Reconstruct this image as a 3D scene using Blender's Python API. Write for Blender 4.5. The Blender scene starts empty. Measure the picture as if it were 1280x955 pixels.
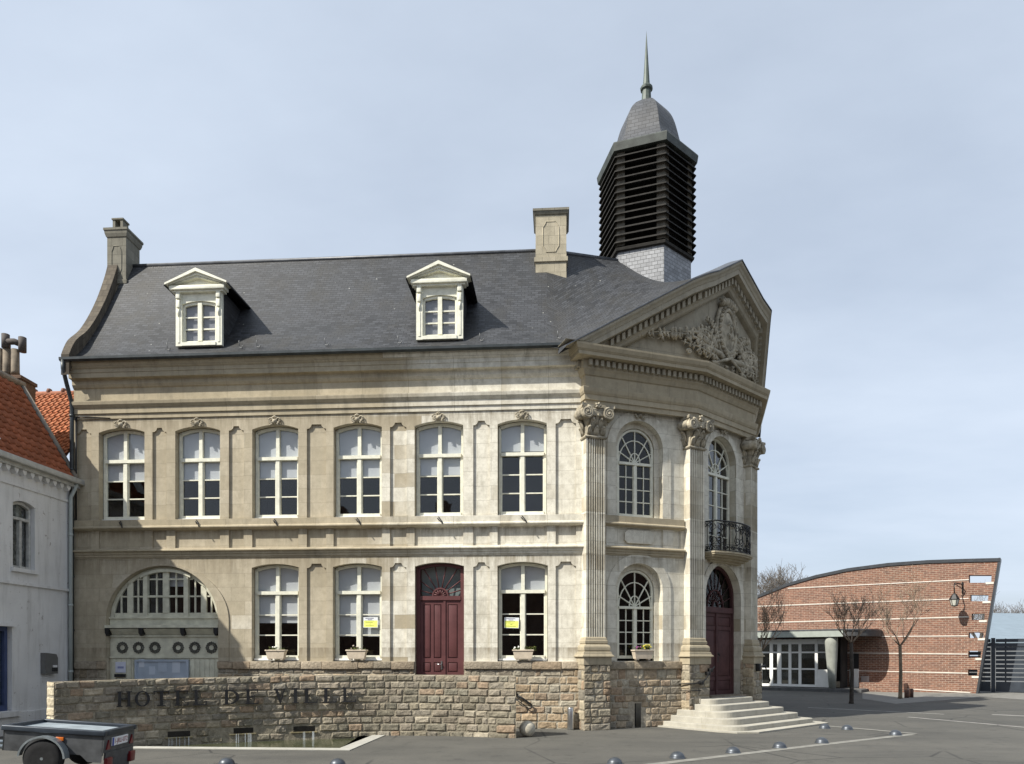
import bpy, bmesh, math, random
from mathutils import Vector, noise as mnoise
R = math.radians
SC = bpy.context.scene
COL = SC.collection
EYE = 1.7
FOC = 890.0      # focal length in photograph pixels
CX, HZ = 640.0, 820.0

# ------------------------------------------------------------------ measuring helpers
def gnd(px, py, z=0.0):
    Y = FOC * (EYE - z) / (py - HZ)
    return ((px - CX) / FOC * Y, Y)

class Frame:
    """vertical plane: u along it, w out towards the square, z up"""
    def __init__(s, ox, oy, ang):
        s.o = (ox, oy); a = R(ang); s.ang = ang
        s.d = (math.cos(a), math.sin(a)); s.n = (math.sin(a), -math.cos(a))
    def at(s, u, w, z):
        return (s.o[0] + s.d[0]*u + s.n[0]*w, s.o[1] + s.d[1]*u + s.n[1]*w, z)
    def px(s, x, y, w=0.0):
        k = (x - CX) / FOC
        ox = s.o[0] + s.n[0]*w; oy = s.o[1] + s.n[1]*w
        u = (k*oy - ox) / (s.d[0] - k*s.d[1])
        Y = oy + s.d[1]*u
        return u, EYE + (HZ - y) / FOC * Y
    def U(s, x, w=0.0): return s.px(x, HZ, w)[0]
    def sub(s, u, w=0.0):
        p = s.at(u, w, 0); f = Frame(p[0], p[1], 0); f.ang = s.ang; f.d = s.d; f.n = s.n
        return f

class World:
    def at(s, x, y, z): return (x, y, z)
WORLD = World()

class Along:
    """a developed path in plan (list of xy): l along it, w out, z up"""
    def __init__(s, pts, smooth=0.12):
        s.p = [Vector(p) for p in pts]; s.L = [0.0]
        for a, b in zip(s.p, s.p[1:]): s.L.append(s.L[-1] + (b-a).length)
        s.nn = []
        for a, b in zip(s.p, s.p[1:]):
            d = (b-a).normalized(); s.nn.append(Vector((d.y, -d.x)))
        s.sm = smooth
    def seg(s, l):
        for i in range(len(s.nn)):
            if l <= s.L[i+1] or i == len(s.nn)-1: return i
    def at(s, l, w, z):
        i = s.seg(l); a, b = s.p[i], s.p[i+1]
        t = (l - s.L[i]) / (s.L[i+1]-s.L[i])
        q = a + (b-a)*t; n = s.nn[i].copy()
        if i+1 < len(s.nn) and s.L[i+1]-l < s.sm:
            n = n.lerp(s.nn[i+1], .5*(1-(s.L[i+1]-l)/s.sm))
        if i > 0 and l - s.L[i] < s.sm:
            n = n.lerp(s.nn[i-1], .5*(1-(l-s.L[i])/s.sm))
        n.normalize()
        return (q.x+n.x*w, q.y+n.y*w, z)

def spline(pts, n=60):
    out = []; P = [Vector(p) for p in pts]
    P = [P[0]*2-P[1]] + P + [P[-1]*2-P[-2]]
    for i in range(1, len(P)-2):
        for k in range(n):
            t = k/n; a, b, c, d = P[i-1:i+3]
            out.append(.5*((2*b)+(c-a)*t+(2*a-5*b+4*c-d)*t*t+(3*b-a-3*c+d)*t**3))
    out.append(P[-2]); return out

# ------------------------------------------------------------------ mesh builder
class MB:
    def __init__(s): s.v = []; s.lv = []; s.f = []; s.uv = []; s.c = []; s.sm = []
    def add(s, sp, verts, faces, col=(1, 1, 1), smooth=False, uvs=None):
        b = len(s.v)
        for p in verts: s.v.append(sp.at(*p)); s.lv.append(p)
        for i, f in enumerate(faces):
            s.f.append([b+k for k in f]); s.c.append(col); s.sm.append(smooth)
            if uvs: s.uv.append([uvs[k] for k in f])
            else:
                P = [Vector(verts[k]) for k in f]
                n = Vector((0, 0, 0))
                for k in range(len(P)):
                    a, q = P[k], P[(k+1) % len(P)]
                    n += a.cross(q)
                m = max((abs(n.y), 0), (abs(n.x), 1), (abs(n.z), 2))[1]
                s.uv.append([(p.x, p.z) if m == 0 else (p.y, p.z) if m == 1 else (p.x, p.y) for p in P])
        return s
    def box(s, sp, u0, u1, w0, w1, z0, z1, col=(1, 1, 1)):
        V = [(u0, w0, z0), (u1, w0, z0), (u1, w1, z0), (u0, w1, z0), (u0, w0, z1), (u1, w0, z1), (u1, w1, z1), (u0, w1, z1)]
        s.add(sp, V, [(0, 1, 2, 3), (7, 6, 5, 4), (4, 5, 1, 0), (5, 6, 2, 1), (6, 7, 3, 2), (7, 4, 0, 3)], col); return s
    def bbox(s, sp, u0, u1, w0, w1, z0, z1, b=.01, col=(1, 1, 1)):
        """box with chamfered edges"""
        V = []; F = []
        bm = bmesh.new(); bmesh.ops.create_cube(bm, size=1)
        bmesh.ops.scale(bm, vec=(u1-u0, w1-w0, z1-z0), verts=bm.verts)
        bmesh.ops.bevel(bm, geom=list(bm.edges), offset=b, segments=2, affect='EDGES', profile=.6)
        bmesh.ops.translate(bm, vec=((u0+u1)/2, (w0+w1)/2, (z0+z1)/2), verts=bm.verts)
        s.bm(sp, bm, col, True); return s
    def bm(s, sp, bm, col=(1, 1, 1), smooth=False):
        bm.verts.index_update()
        s.add(sp, [tuple(v.co) for v in bm.verts], [[v.index for v in f.verts] for f in bm.faces], col, smooth); bm.free(); return s
    def prism(s, sp, poly, w0, w1, col=(1, 1, 1)):
        """polygon in (u,z) between depths w0 (back) and w1 (front)"""
        n = len(poly)
        V = [(u, w1, z) for u, z in poly] + [(u, w0, z) for u, z in poly]
        F = [list(range(n)), list(range(2*n-1, n-1, -1))]
        F += [((i+1) % n, i, n+i, n+(i+1) % n) for i in range(n)]
        s.add(sp, V, F, col); return s
    def hprism(s, sp, poly, z0, z1, col=(1, 1, 1)):
        n = len(poly)
        V = [(u, w, z1) for u, w in poly] + [(u, w, z0) for u, w in poly]
        F = [list(range(n)), list(range(2*n-1, n-1, -1))]
        F += [((i+1) % n, i, n+i, n+(i+1) % n) for i in range(n)]
        s.add(sp, V, F, col); return s
    def band(s, sp, outer, inner, w0, w1, col=(1, 1, 1), ends=True):
        """strip between two equally long polylines in (u,z)"""
        n = len(outer)
        V = [(u, w1, z) for u, z in outer]+[(u, w1, z) for u, z in inner]+[(u, w0, z) for u, z in outer]+[(u, w0, z) for u, z in inner]
        F = []
        for i in range(n-1):
            F += [(i, i+1, n+i+1, n+i), (2*n+i, 3*n+i, 3*n+i+1, 2*n+i+1), (i+1, i, 2*n+i, 2*n+i+1), (n+i, n+i+1, 3*n+i+1, 3*n+i)]
        if ends: F += [(0, n, 3*n, 2*n), (n-1, 3*n-1, 4*n-1, 2*n-1)]
        s.add(sp, V, F, col); return s
    def tube(s, sp, pts, r, n=6, col=(1, 1, 1), smooth=True, caps=True):
        P = [Vector(p) for p in pts]; rs = r if isinstance(r, (list, tuple)) else [r]*len(P)
        V = []; F = []; up = None
        for i, p in enumerate(P):
            d = (P[min(i+1, len(P)-1)]-P[max(i-1, 0)])
            d = d.normalized() if d.length > 1e-9 else Vector((0, 0, 1))
            if up is None:
                up = Vector((0, 0, 1)) if abs(d.z) < .9 else Vector((1, 0, 0))
            x = d.cross(up)
            x = x.normalized() if x.length > 1e-6 else d.orthogonal().normalized()
            y = x.cross(d).normalized(); up = y
            for k in range(n):
                a = 2*math.pi*k/n; q = p + (x*math.cos(a)+y*math.sin(a))*rs[i]; V.append(tuple(q))
        for i in range(len(P)-1):
            for k in range(n):
                F.append((i*n+k, i*n+(k+1) % n, (i+1)*n+(k+1) % n, (i+1)*n+k))
        if caps: F += [list(range(n-1, -1, -1)), [(len(P)-1)*n+k for k in range(n)]]
        s.add(sp, V, F, col, smooth); return s
    def lathe(s, sp, cx, cy, prof, n=24, col=(1, 1, 1), smooth=True, a0=0.0):
        V = []; F = []
        for r, z in prof:
            for k in range(n):
                a = a0+2*math.pi*k/n; V.append((cx+r*math.cos(a), cy+r*math.sin(a), z))
        for i in range(len(prof)-1):
            for k in range(n): F.append((i*n+k, i*n+(k+1) % n, (i+1)*n+(k+1) % n, (i+1)*n+k))
        F += [list(range(n-1, -1, -1)), [(len(prof)-1)*n+k for k in range(n)]]
        s.add(sp, V, F, col, smooth); return s
    def sweep(s, path, prof, zs=None, col=(1, 1, 1), cap=True, off=None):
        """profile [(w,z)] carried along plan polyline with mitres; zs gives a height per path point"""
        P = [Vector(p[:2]) for p in path]; N = len(P); m = len(prof); V = []; F = []; UV = []
        nn = []
        for a, b in zip(P, P[1:]):
            d = (b-a).normalized(); nn.append(Vector((d.y, -d.x)))
        L = 0
        for i, p in enumerate(P):
            if i > 0: L += (p-P[i-1]).length
            n1 = nn[max(i-1, 0)]; n2 = nn[min(i, N-2)]
            k = (n1+n2)/(1+n1.dot(n2)); q = 0; pw = None
            for w, z in prof:
                if pw: q += math.hypot(w-pw[0], z-pw[1])
                pw = (w, z)
                V.append((p.x+k.x*w, p.y+k.y*w, z+(zs[i] if zs else 0))); UV.append((L, q + prof[0][1]))
        for i in range(N-1):
            for j in range(m-1): F.append((i*m+j, (i+1)*m+j, (i+1)*m+j+1, i*m+j+1))
        if cap: F += [list(range(m)), [(N-1)*m+j for j in range(m-1, -1, -1)]]
        s.add(WORLD, V, F, col, False, UV); return s
    def holed(s, sp, outer, holes, w=0.0, col=(1, 1, 1)):
        """flat wall face with openings. holes: (poly, depth, closed)"""
        bm = bmesh.new(); ed = []
        for poly in [outer]+[h[0] for h in holes]:
            vs = [bm.verts.new((u, z, 0)) for u, z in poly]
            ed += [bm.edges.new((vs[i], vs[(i+1) % len(vs)])) for i in range(len(vs))]
        bmesh.ops.triangle_fill(bm, use_beauty=True, use_dissolve=False, edges=ed, normal=(0, 0, 1))
        bm.verts.index_update()
        s.add(sp, [(v.co.x, w, v.co.y) for v in bm.verts], [[v.index for v in f.verts] for f in bm.faces], col); bm.free()
        for poly, dep, closed in holes:
            n = len(poly)
            V = [(u, w, z) for u, z in poly]+[(u, w-dep, z) for u, z in poly]
            F = [(i, (i+1) % n, n+(i+1) % n, n+i) for i in range(n)]
            if closed: F.append([n+i for i in range(n)])
            s.add(sp, V, F, col)
        return s
    def build(s, name, mat, parent=None, loc=None):
        me = bpy.data.meshes.new(name)
        o = bpy.data.objects.new(name, me)
        org = Vector(loc) if loc else Vector((0, 0, 0))
        if parent is not None: org = Vector(parent['_org'])
        me.from_pydata([tuple(Vector(v)-org) for v in s.v], [], s.f)
        me.uv_layers.new(name='UVMap'); me.color_attributes.new('tint', 'FLOAT_COLOR', 'CORNER')
        U_ = []; C_ = []
        for uv, c in zip(s.uv, s.c):
            for q in uv:
                U_ += (q[0], q[1]); C_ += (c[0], c[1], c[2], 1.0)
        me.uv_layers['UVMap'].data.foreach_set('uv', U_)
        me.color_attributes['tint'].data.foreach_set('color', C_)
        me.polygons.foreach_set('use_smooth', s.sm)
        me.materials.append(mat); me.validate()
        if len(s.f) > 1:
            bm = bmesh.new(); bm.from_mesh(me); bmesh.ops.recalc_face_normals(bm, faces=bm.faces); bm.to_mesh(me); bm.free()
        COL.objects.link(o)
        if parent is not None: o.parent = parent; o['_org'] = parent['_org']
        else: o.location = org; o['_org'] = tuple(org)
        return o

def tag(o, label, cat, group=None, kind=None):
    o['label'] = label; o['category'] = cat
    if group: o['group'] = group
    if kind: o['kind'] = kind
    return o
def thing(name, label, cat, loc=(0, 0, 0), group=None):
    o = bpy.data.objects.new(name, None); COL.objects.link(o); o.location = loc; o['_org'] = tuple(loc)
    return tag(o, label, cat, group)
def struct(o): o['kind'] = 'structure'; return o
def rnd_col(rng, base, var, hue=.05):
    k = 1+rng.uniform(-var, var); h = rng.uniform(-hue, hue)
    return (base[0]*k*(1+h), base[1]*k, base[2]*k*(1-h))

# ------------------------------------------------------------------ materials
def mat(name):
    m = bpy.data.materials.new(name); m.use_nodes = True
    nt = m.node_tree; b = nt.nodes['Principled BSDF']
    return m, nt, b
def N(nt, t, **kw):
    n = nt.nodes.new(t)
    for k, v in kw.items():
        if k in n.inputs: n.inputs[k].default_value = v
        else: setattr(n, k, v)
    return n
def L(nt, a, b): nt.links.new(a, b)
def ramp(nt, fac, stops):
    r = nt.nodes.new('ShaderNodeValToRGB'); e = r.color_ramp.elements
    while len(e) < len(stops): e.new(.5)
    for q, (p, c) in zip(e, stops): q.position = p; q.color = (c, c, c, 1) if isinstance(c, (int, float)) else (*c, 1)
    if fac is not None: L(nt, fac, r.inputs[0])
    return r.outputs[0]
def mix(nt, fac, a, b, mode='MIX'):
    m = nt.nodes.new('ShaderNodeMix'); m.data_type = 'RGBA'; m.blend_type = mode
    for inp, v in ((m.inputs[0], fac), (m.inputs[6], a), (m.inputs[7], b)):
        if hasattr(v, 'is_linked'): L(nt, v, inp)
        elif isinstance(v, tuple): inp.default_value = (*v, 1)
        else: inp.default_value = v
    return m.outputs[2]
def math_(nt, op, a, b=0.0, clamp=False):
    m = nt.nodes.new('ShaderNodeMath'); m.operation = op; m.use_clamp = clamp
    for inp, v in ((m.inputs[0], a), (m.inputs[1], b)):
        if hasattr(v, 'is_linked'): L(nt, v, inp)
        else: inp.default_value = v
    return m.outputs[0]
def noise(nt, vec, scale, detail=4, rough=.55):
    n = N(nt, 'ShaderNodeTexNoise', Scale=scale, Detail=detail, Roughness=rough)
    if vec is not None: L(nt, vec, n.inputs['Vector'])
    return n.outputs['Fac']
def mapping(nt, vec, scale=(1, 1, 1), loc=(0, 0, 0), rot=(0, 0, 0)):
    m = nt.nodes.new('ShaderNodeMapping'); L(nt, vec, m.inputs[0])
    m.inputs['Scale'].default_value = scale; m.inputs['Location'].default_value = loc; m.inputs['Rotation'].default_value = rot
    return m.outputs[0]
def coords(nt):
    t = nt.nodes.new('ShaderNodeTexCoord'); g = nt.nodes.new('ShaderNodeNewGeometry')
    return t.outputs['UV'], g.outputs['Position']
def tint(nt): 
    a = nt.nodes.new('ShaderNodeAttribute'); a.attribute_name = 'tint'; return a.outputs['Color']
def bump(nt, b, h, strength=.4, dist=.02):
    n = N(nt, 'ShaderNodeBump', Strength=strength, Distance=dist); L(nt, h, n.inputs['Height']); L(nt, n.outputs[0], b.inputs['Normal']); return n

def plain(name, col, rough=.6, metal=0.0, var=.12, scale=3.0, spec=.5, use_tint=False, bmp=0.0, bscale=60):
    m, nt, b = mat(name); uv, pos = coords(nt)
    f = noise(nt, pos, scale, 5)
    lo = tuple(c*(1-var) for c in col); hi = tuple(min(1, c*(1+var)) for c in col)
    c = mix(nt, ramp(nt, f, [(.3, 0.0), (.7, 1.0)]), lo, hi)
    if use_tint: c = mix(nt, 1.0, c, tint(nt), 'MULTIPLY')
    L(nt, c, b.inputs['Base Color'])
    b.inputs['Roughness'].default_value = rough; b.inputs['Metallic'].default_value = metal
    b.inputs['Specular IOR Level'].default_value = spec
    if bmp: bump(nt, b, noise(nt, pos, bscale, 3), bmp, .01)
    return m

def ashlar(name, a, bcol, restored=None, bw=.66, rh=.335, stain=(.30, .27, .2), stain_amt=.55, joint=.6, rx=(6.0, 9.5), ledges=()):
    """limestone blocks with thin joints, grime blotches and paler replaced blocks"""
    m, nt, b = mat(name); uv, pos = coords(nt)
    br = N(nt, 'ShaderNodeTexBrick', Scale=1.0); br.offset = .5
    br.inputs['Mortar Size'].default_value = .0045; br.inputs['Mortar Smooth'].default_value = .3
    br.inputs['Brick Width'].default_value = bw; br.inputs['Row Height'].default_value = rh
    br.inputs['Color1'].default_value = (0, 0, 0, 1); br.inputs['Color2'].default_value = (1, 1, 1, 1); br.inputs['Mortar'].default_value = (.5, .5, .5, 1)
    L(nt, uv, br.inputs['Vector'])
    rndb = br.outputs['Color']
    n1 = noise(nt, pos, .7, 6, .6); n2 = noise(nt, pos, 6, 6, .65)
    c = mix(nt, rndb, a, bcol)
    c = mix(nt, ramp(nt, n1, [(.38, 0.0), (.66, .55)]), c, tuple(x*.82 for x in a))
    if restored:
        sx = nt.nodes.new('ShaderNodeSeparateXYZ'); L(nt, uv, sx.inputs[0])
        g = nt.nodes.new('ShaderNodeMapRange'); L(nt, sx.outputs[0], g.inputs[0])
        g.inputs[1].default_value = rx[0]; g.inputs[2].default_value = rx[1]; g.inputs[3].default_value = -.28; g.inputs[4].default_value = .3
        rr = math_(nt, 'ADD', g.outputs[0], math_(nt, 'ADD', math_(nt, 'MULTIPLY', rndb, .45), math_(nt, 'MULTIPLY', noise(nt, pos, .55, 2), .55)))
        c = mix(nt, ramp(nt, rr, [(.45, 0.0), (.62, .85)]), c, restored)
    st = noise(nt, mapping(nt, pos, (2.2, 2.2, .45)), 2.0, 6, .7)
    c = mix(nt, math_(nt, 'MULTIPLY', ramp(nt, st, [(.52, 0.0), (.78, 1.0)]), stain_amt), c, stain)
    c = mix(nt, math_(nt, 'MULTIPLY', ramp(nt, n2, [(.35, 1.0), (.62, 0.0)]), .34), c, tuple(x*.55 for x in a))
    if ledges:      # soot and run-off stains hanging below ledges, broken up into streaks
        sy = nt.nodes.new('ShaderNodeSeparateXYZ'); L(nt, uv, sy.inputs[0]); tot = None
        for zt, ln in ledges:
            mr = nt.nodes.new('ShaderNodeMapRange'); L(nt, sy.outputs[1], mr.inputs[0])
            for q, v in zip((1, 2, 3, 4), (zt-ln, zt, 0.0, 1.0)): mr.inputs[q].default_value = v
            k = math_(nt, 'MULTIPLY', mr.outputs[0], math_(nt, 'LESS_THAN', sy.outputs[1], zt+.001))
            tot = k if tot is None else math_(nt, 'MAXIMUM', tot, k)
        sn = noise(nt, mapping(nt, pos, (3.4, 3.4, .35)), 2.2, 6, .75)
        c = mix(nt, math_(nt, 'MULTIPLY', math_(nt, 'MULTIPLY', tot, ramp(nt, sn, [(.36, 0.0), (.62, 1.0)])), .75), c, (.19, .155, .105))
    pit = noise(nt, pos, 34, 5, .8)
    c = mix(nt, math_(nt, 'MULTIPLY', ramp(nt, pit, [(.34, 1.0), (.46, 0.0)]), .3), c, tuple(x*.5 for x in a))
    c = mix(nt, math_(nt, 'MULTIPLY', br.outputs['Fac'], joint), c, tuple(x*.42 for x in a))
    L(nt, c, b.inputs['Base Color']); b.inputs['Roughness'].default_value = .9; b.inputs['Specular IOR Level'].default_value = .2
    h = math_(nt, 'SUBTRACT', math_(nt, 'MULTIPLY', noise(nt, pos, 40, 4, .7), .35), math_(nt, 'MULTIPLY', br.outputs['Fac'], .8))
    bump(nt, b, h, .45, .008)
    return m

def rubble_mat(name, dark=1.0):
    m, nt, b = mat(name); uv, pos = coords(nt)
    c = tint(nt)
    n = noise(nt, pos, 14, 6, .65); n3 = noise(nt, pos, 1.1, 4, .6)
    c = mix(nt, 1.0, c, ramp(nt, n, [(.25, .55), (.6, 1.05), (.8, 1.3)]), 'MULTIPLY')
    c = mix(nt, 1.0, c, ramp(nt, n3, [(.3, .72), (.7, 1.12)]), 'MULTIPLY')
    if dark != 1.0: c = mix(nt, 1.0, c, (dark, dark, dark), 'MULTIPLY')
    L(nt, c, b.inputs['Base Color']); b.inputs['Roughness'].default_value = .92; b.inputs['Specular IOR Level'].default_value = .15
    bump(nt, b, noise(nt, pos, 22, 5, .65), .8, .03)
    return m

def slate_mat(name, base=(.05, .052, .06), var=.35, bw=.22, rh=.11, spots=True, rough=.55, moss=True):
    m, nt, b = mat(name); uv, pos = coords(nt)
    br = N(nt, 'ShaderNodeTexBrick', Scale=1.0); br.offset = .5
    br.inputs['Mortar Size'].default_value = .007; br.inputs['Mortar Smooth'].default_value = .1
    br.inputs['Brick Width'].default_value = bw; br.inputs['Row Height'].default_value = rh
    br.inputs['Color1'].default_value = (0, 0, 0, 1); br.inputs['Color2'].default_value = (1, 1, 1, 1)
    wob = mix(nt, .012, uv, N(nt, 'ShaderNodeTexNoise', Scale=9.0).outputs['Color'], 'ADD')
    L(nt, wob, br.inputs['Vector'])
    c = mix(nt, br.outputs['Color'], tuple(x*(1-var) for x in base), tuple(x*(1+var) for x in base))
    c = mix(nt, ramp(nt, noise(nt, pos, .7, 6, .65), [(.38, 0.0), (.68, .65)]), c, tuple(x*1.7 for x in base))
    if moss: c = mix(nt, ramp(nt, noise(nt, mapping(nt, pos, (1, 1, .5)), 1.6, 6, .7), [(.47, 0.0), (.68, .7)]), c, (.030, .027, .021))
    c = mix(nt, math_(nt, 'MULTIPLY', br.outputs['Fac'], .75), c, tuple(x*.3 for x in base))
    if spots:
        v = N(nt, 'ShaderNodeTexVoronoi', Scale=4.2); L(nt, pos, v.inputs['Vector'])
        sp = math_(nt, 'MULTIPLY', ramp(nt, v.outputs['Distance'], [(.05, .7), (.09, 0.0)]), ramp(nt, noise(nt, pos, .8, 2), [(.5, 0.0), (.58, 1.0)]))
        c = mix(nt, sp, c, (.42, .42, .38))
    L(nt, c, b.inputs['Base Color']); b.inputs['Roughness'].default_value = rough
    sx = nt.nodes.new('ShaderNodeSeparateXYZ'); L(nt, uv, sx.inputs[0])
    saw = math_(nt, 'FRACT', math_(nt, 'DIVIDE', sx.outputs[1], rh))
    h = math_(nt, 'ADD', math_(nt, 'MULTIPLY', math_(nt, 'SUBTRACT', 1.0, saw), .7), math_(nt, 'MULTIPLY', br.outputs['Color'], .5))
    bump(nt, b, h, .55, .012)
    return m

def glass_mat(name, refl=1.0, dirt=.02):
    m = bpy.data.materials.new(name); m.use_nodes = True; nt = m.node_tree
    for n in list(nt.nodes):
        if n.type == 'BSDF_PRINCIPLED': nt.nodes.remove(n)
    out = [n for n in nt.nodes if n.type == 'OUTPUT_MATERIAL'][0]
    tr = N(nt, 'ShaderNodeBsdfTransparent'); tr.inputs[0].default_value = (.92, .94, .94, 1)
    gl = N(nt, 'ShaderNodeBsdfGlossy', Roughness=.02)
    uv, pos = coords(nt)
    bp = N(nt, 'ShaderNodeBump', Strength=.05, Distance=.02); L(nt, noise(nt, pos, 2.5, 2), bp.inputs['Height']); L(nt, bp.outputs[0], gl.inputs['Normal'])
    # Schlick reflectance, the same from both sides of the pane
    g = nt.nodes.new('ShaderNodeNewGeometry'); dt = nt.nodes.new('ShaderNodeVectorMath'); dt.operation = 'DOT_PRODUCT'
    L(nt, g.outputs['Incoming'], dt.inputs[0]); L(nt, g.outputs['Normal'], dt.inputs[1])
    k = math_(nt, 'POWER', math_(nt, 'SUBTRACT', 1.0, math_(nt, 'ABSOLUTE', dt.outputs['Value']), True), 5.0)
    f = math_(nt, 'MULTIPLY', math_(nt, 'ADD', math_(nt, 'MULTIPLY', k, .96), .04), 1.9*refl, True)
    mx = nt.nodes.new('ShaderNodeMixShader'); L(nt, f, mx.inputs[0]); L(nt, tr.outputs[0], mx.inputs[1]); L(nt, gl.outputs[0], mx.inputs[2])
    L(nt, mx.outputs[0], out.inputs[0])
    return m
# ------------------------------------------------------------------ palette
M = {}
M['stone'] = ashlar('limestone_front', (.43, .375, .275), (.53, .47, .36), restored=(.77, .745, .655), stain_amt=.7, joint=.42, ledges=((7.46, .55), (4.98, .35), (4.74, .42), (4.06, .6), (1.9, .4)))
M['stone_bay'] = ashlar('limestone_bay', (.45, .40, .30), (.54, .495, .385), restored=(.72, .695, .605), rx=(-3, 0.5), stain_amt=.45, ledges=((7.46, .5), (4.98, .3), (4.06, .5), (2.0, .4)))
M['mould'] = ashlar('limestone_mouldings', (.40, .345, .245), (.48, .42, .31), bw=1.1, rh=9.0, stain_amt=.75, stain=(.2, .18, .14), restored=(.70, .675, .59), rx=(6, 11))
M['pediment'] = ashlar('weathered_pediment_stone', (.36, .325, .25), (.42, .38, .30), bw=1.2, rh=9.0, stain_amt=.8, stain=(.16, .145, .115))
M['carve'] = plain('carved_stone', (.34, .305, .235), .9, var=.5, scale=6, spec=.15, bmp=.4, bscale=45)
M['carve_light'] = plain('carved_stone_pale', (.56, .51, .41), .9, var=.3, scale=8, spec=.15, bmp=.4, bscale=45)
M['rubble'] = rubble_mat('rubble_sandstone')
M['step'] = ashlar('step_stone', (.41, .39, .335), (.49, .47, .41), bw=1.3, rh=9.0, stain_amt=.55)
M['slate'] = slate_mat('roof_slate', (.028, .0295, .033), .7, .17, .085)
M['slate_pale'] = slate_mat('pale_slate_cladding', (.19, .195, .205), .4, .15, .10, False, .45, False)
M['lead'] = plain('lead_sheet', (.085, .09, .10), .45, .35, .35, 4)
M['zinc'] = plain('zinc_gutter', (.05, .058, .062), .45, .4, .3, 4)
M['copper'] = plain('verdigris_copper', (.075, .095, .082), .6, .1, .35, 5)
M['louvre_edge'] = plain('dark_copper_edge', (.045, .052, .046), .6, .1, .4, 5); M['zinc_pale'] = plain('dull_zinc', (.16, .165, .17), .5, .4, .2, 6)
M['louvre'] = plain('weathered_dark_boards', (.03, .028, .025), .75, 0, .4, 9, .2)
M['post'] = plain('grey_weathered_post', (.13, .12, .10), .8, 0, .35, 9, .2)
M['cream'] = plain('cream_paint', (.70, .69, .58), .5, 0, .12, 9, .4)
M['cream_old'] = plain('old_cream_paint', (.56, .55, .44), .6, 0, .2, 5, .3)
M['white_paint'] = plain('white_paint', (.80, .80, .77), .45, 0, .05, 4)
M['maroon'] = plain('maroon_paint', (.105, .04, .041), .5, 0, .15, 5, .3); M['maroon_shaded'] = plain('shade_darkened_maroon', (.075, .035, .035), .6, 0, .2, 5, .2)  # main door's shade is put into its darker maroon
M['iron'] = plain('wrought_iron', (.012, .012, .013), .5, .3, .3, 8)
M['steel'] = plain('brushed_steel', (.55, .56, .57), .3, 1.0, .08, 6)
M['glass'] = glass_mat('window_glass', 1.0); M['glass_dim'] = glass_mat('low_reflection_glass', .6)
M['glass_bright'] = glass_mat('high_reflection_glass', 1.6)  # copies of the window glass
M['blind'] = plain('white_blind', (.50, .51, .54), .8, 0, .06, 2)
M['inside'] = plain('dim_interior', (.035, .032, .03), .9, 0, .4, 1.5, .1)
M['planter'] = plain('buff_planter_concrete', (.55, .47, .37), .85, 0, .15, 8, .2, bmp=.2)
M['leaf'] = plain('pansy_leaves', (.07, .10, .03), .7, 0, .4, 20, .3, use_tint=True)
M['petal'] = plain('flower_petals', (.8, .8, .8), .7, 0, .05, 20, .3, use_tint=True)
M['notice_board'] = plain('notice_panel_blue_grey', (.36, .42, .50), .4, 0, .15, 3)
M['paper'] = plain('paper', (.75, .76, .78), .8, 0, .05, 6, use_tint=True)
M['black'] = plain('black_paint', (.012, .012, .014), .5, 0, .3, 6)
M['tinted'] = plain('coloured_paint', (1, 1, 1), .6, 0, .08, 6, use_tint=True)

# ------------------------------------------------------------------ plan of the town hall
P1 = (1.88, 16.53); TH0 = -3.8
def step_pt(p, ang, l): return (p[0]+math.cos(R(ang))*l, p[1]+math.sin(R(ang))*l)
AA, AB, AC_, AD = TH0+22.5, TH0+45, TH0+79, TH0+91
LMAIN = 12.6
P0 = step_pt(P1, TH0, -LMAIN)
LA = 2.677; LB = 2.565
P2 = step_pt(P1, AA, LA); P3 = step_pt(P2, AB, LB); P4 = step_pt(P3, AC_, LA); P5 = step_pt(P4, AD, 9.0)
FM = Frame(*P0, TH0); FA = Frame(*P1, AA); FB = Frame(*P2, AB); FC = Frame(*P3, AC_); FD = Frame(*P4, AD)
BAY = Along([P1, P2, P3, P4])

hall = thing('town_hall', 'pale limestone town hall with slate roof, louvred bell turret and carved pediment over its corner', 'town hall', (P0[0], P0[1], 0))

def arc_pts(uc, hw, zs, za, n=10):
    h = za-zs; r = (hw*hw+h*h)/(2*h); zc = za-r; a = math.asin(min(1, hw/r))
    return [(uc+r*math.sin(-a+2*a*i/n), zc+r*math.cos(-a+2*a*i/n)) for i in range(n+1)]   # left to right
def opening(uc, hw, zb, zs, za, n=10):
    return [(uc-hw, zb), (uc+hw, zb)] + arc_pts(uc, hw, zs, za, n)[::-1]
def ell_pts(uc, hw, zs, za, n=20):
    return [(uc-hw*math.cos(math.pi*i/n), zs+(za-zs)*math.sin(math.pi*i/n)) for i in range(n+1)]
def ell_open(uc, hw, zb, zs, za, n=20):
    return [(uc-hw, zb), (uc+hw, zb)] + ell_pts(uc, hw, zs, za, n)[::-1]
def shoulder(u0, u1, zb, zt, sh=.12, sd=.105):
    """sunk panel with scooped upper corners"""
    def q(cx, a0, a1): return [(cx+sh*math.cos(R(a0+(a1-a0)*i/4)), zt+sd*0-sd+(sd)*math.sin(R(a0+(a1-a0)*i/4))*0) for i in range(0)]
    pr = [(u1, zt-sd), (u1-sh*.45, zt-sd*.9), (u1-sh*.8, zt-sd*.55), (u1-sh, zt)]
    pl = [(u0+sh, zt), (u0+sh*.8, zt-sd*.55), (u0+sh*.45, zt-sd*.9), (u0, zt-sd)]
    return [(u0, zb), (u1, zb)] + pr + pl
def rect(u0, u1, z0, z1): return [(u0, z0), (u1, z0), (u1, z1), (u0, z1)]

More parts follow.
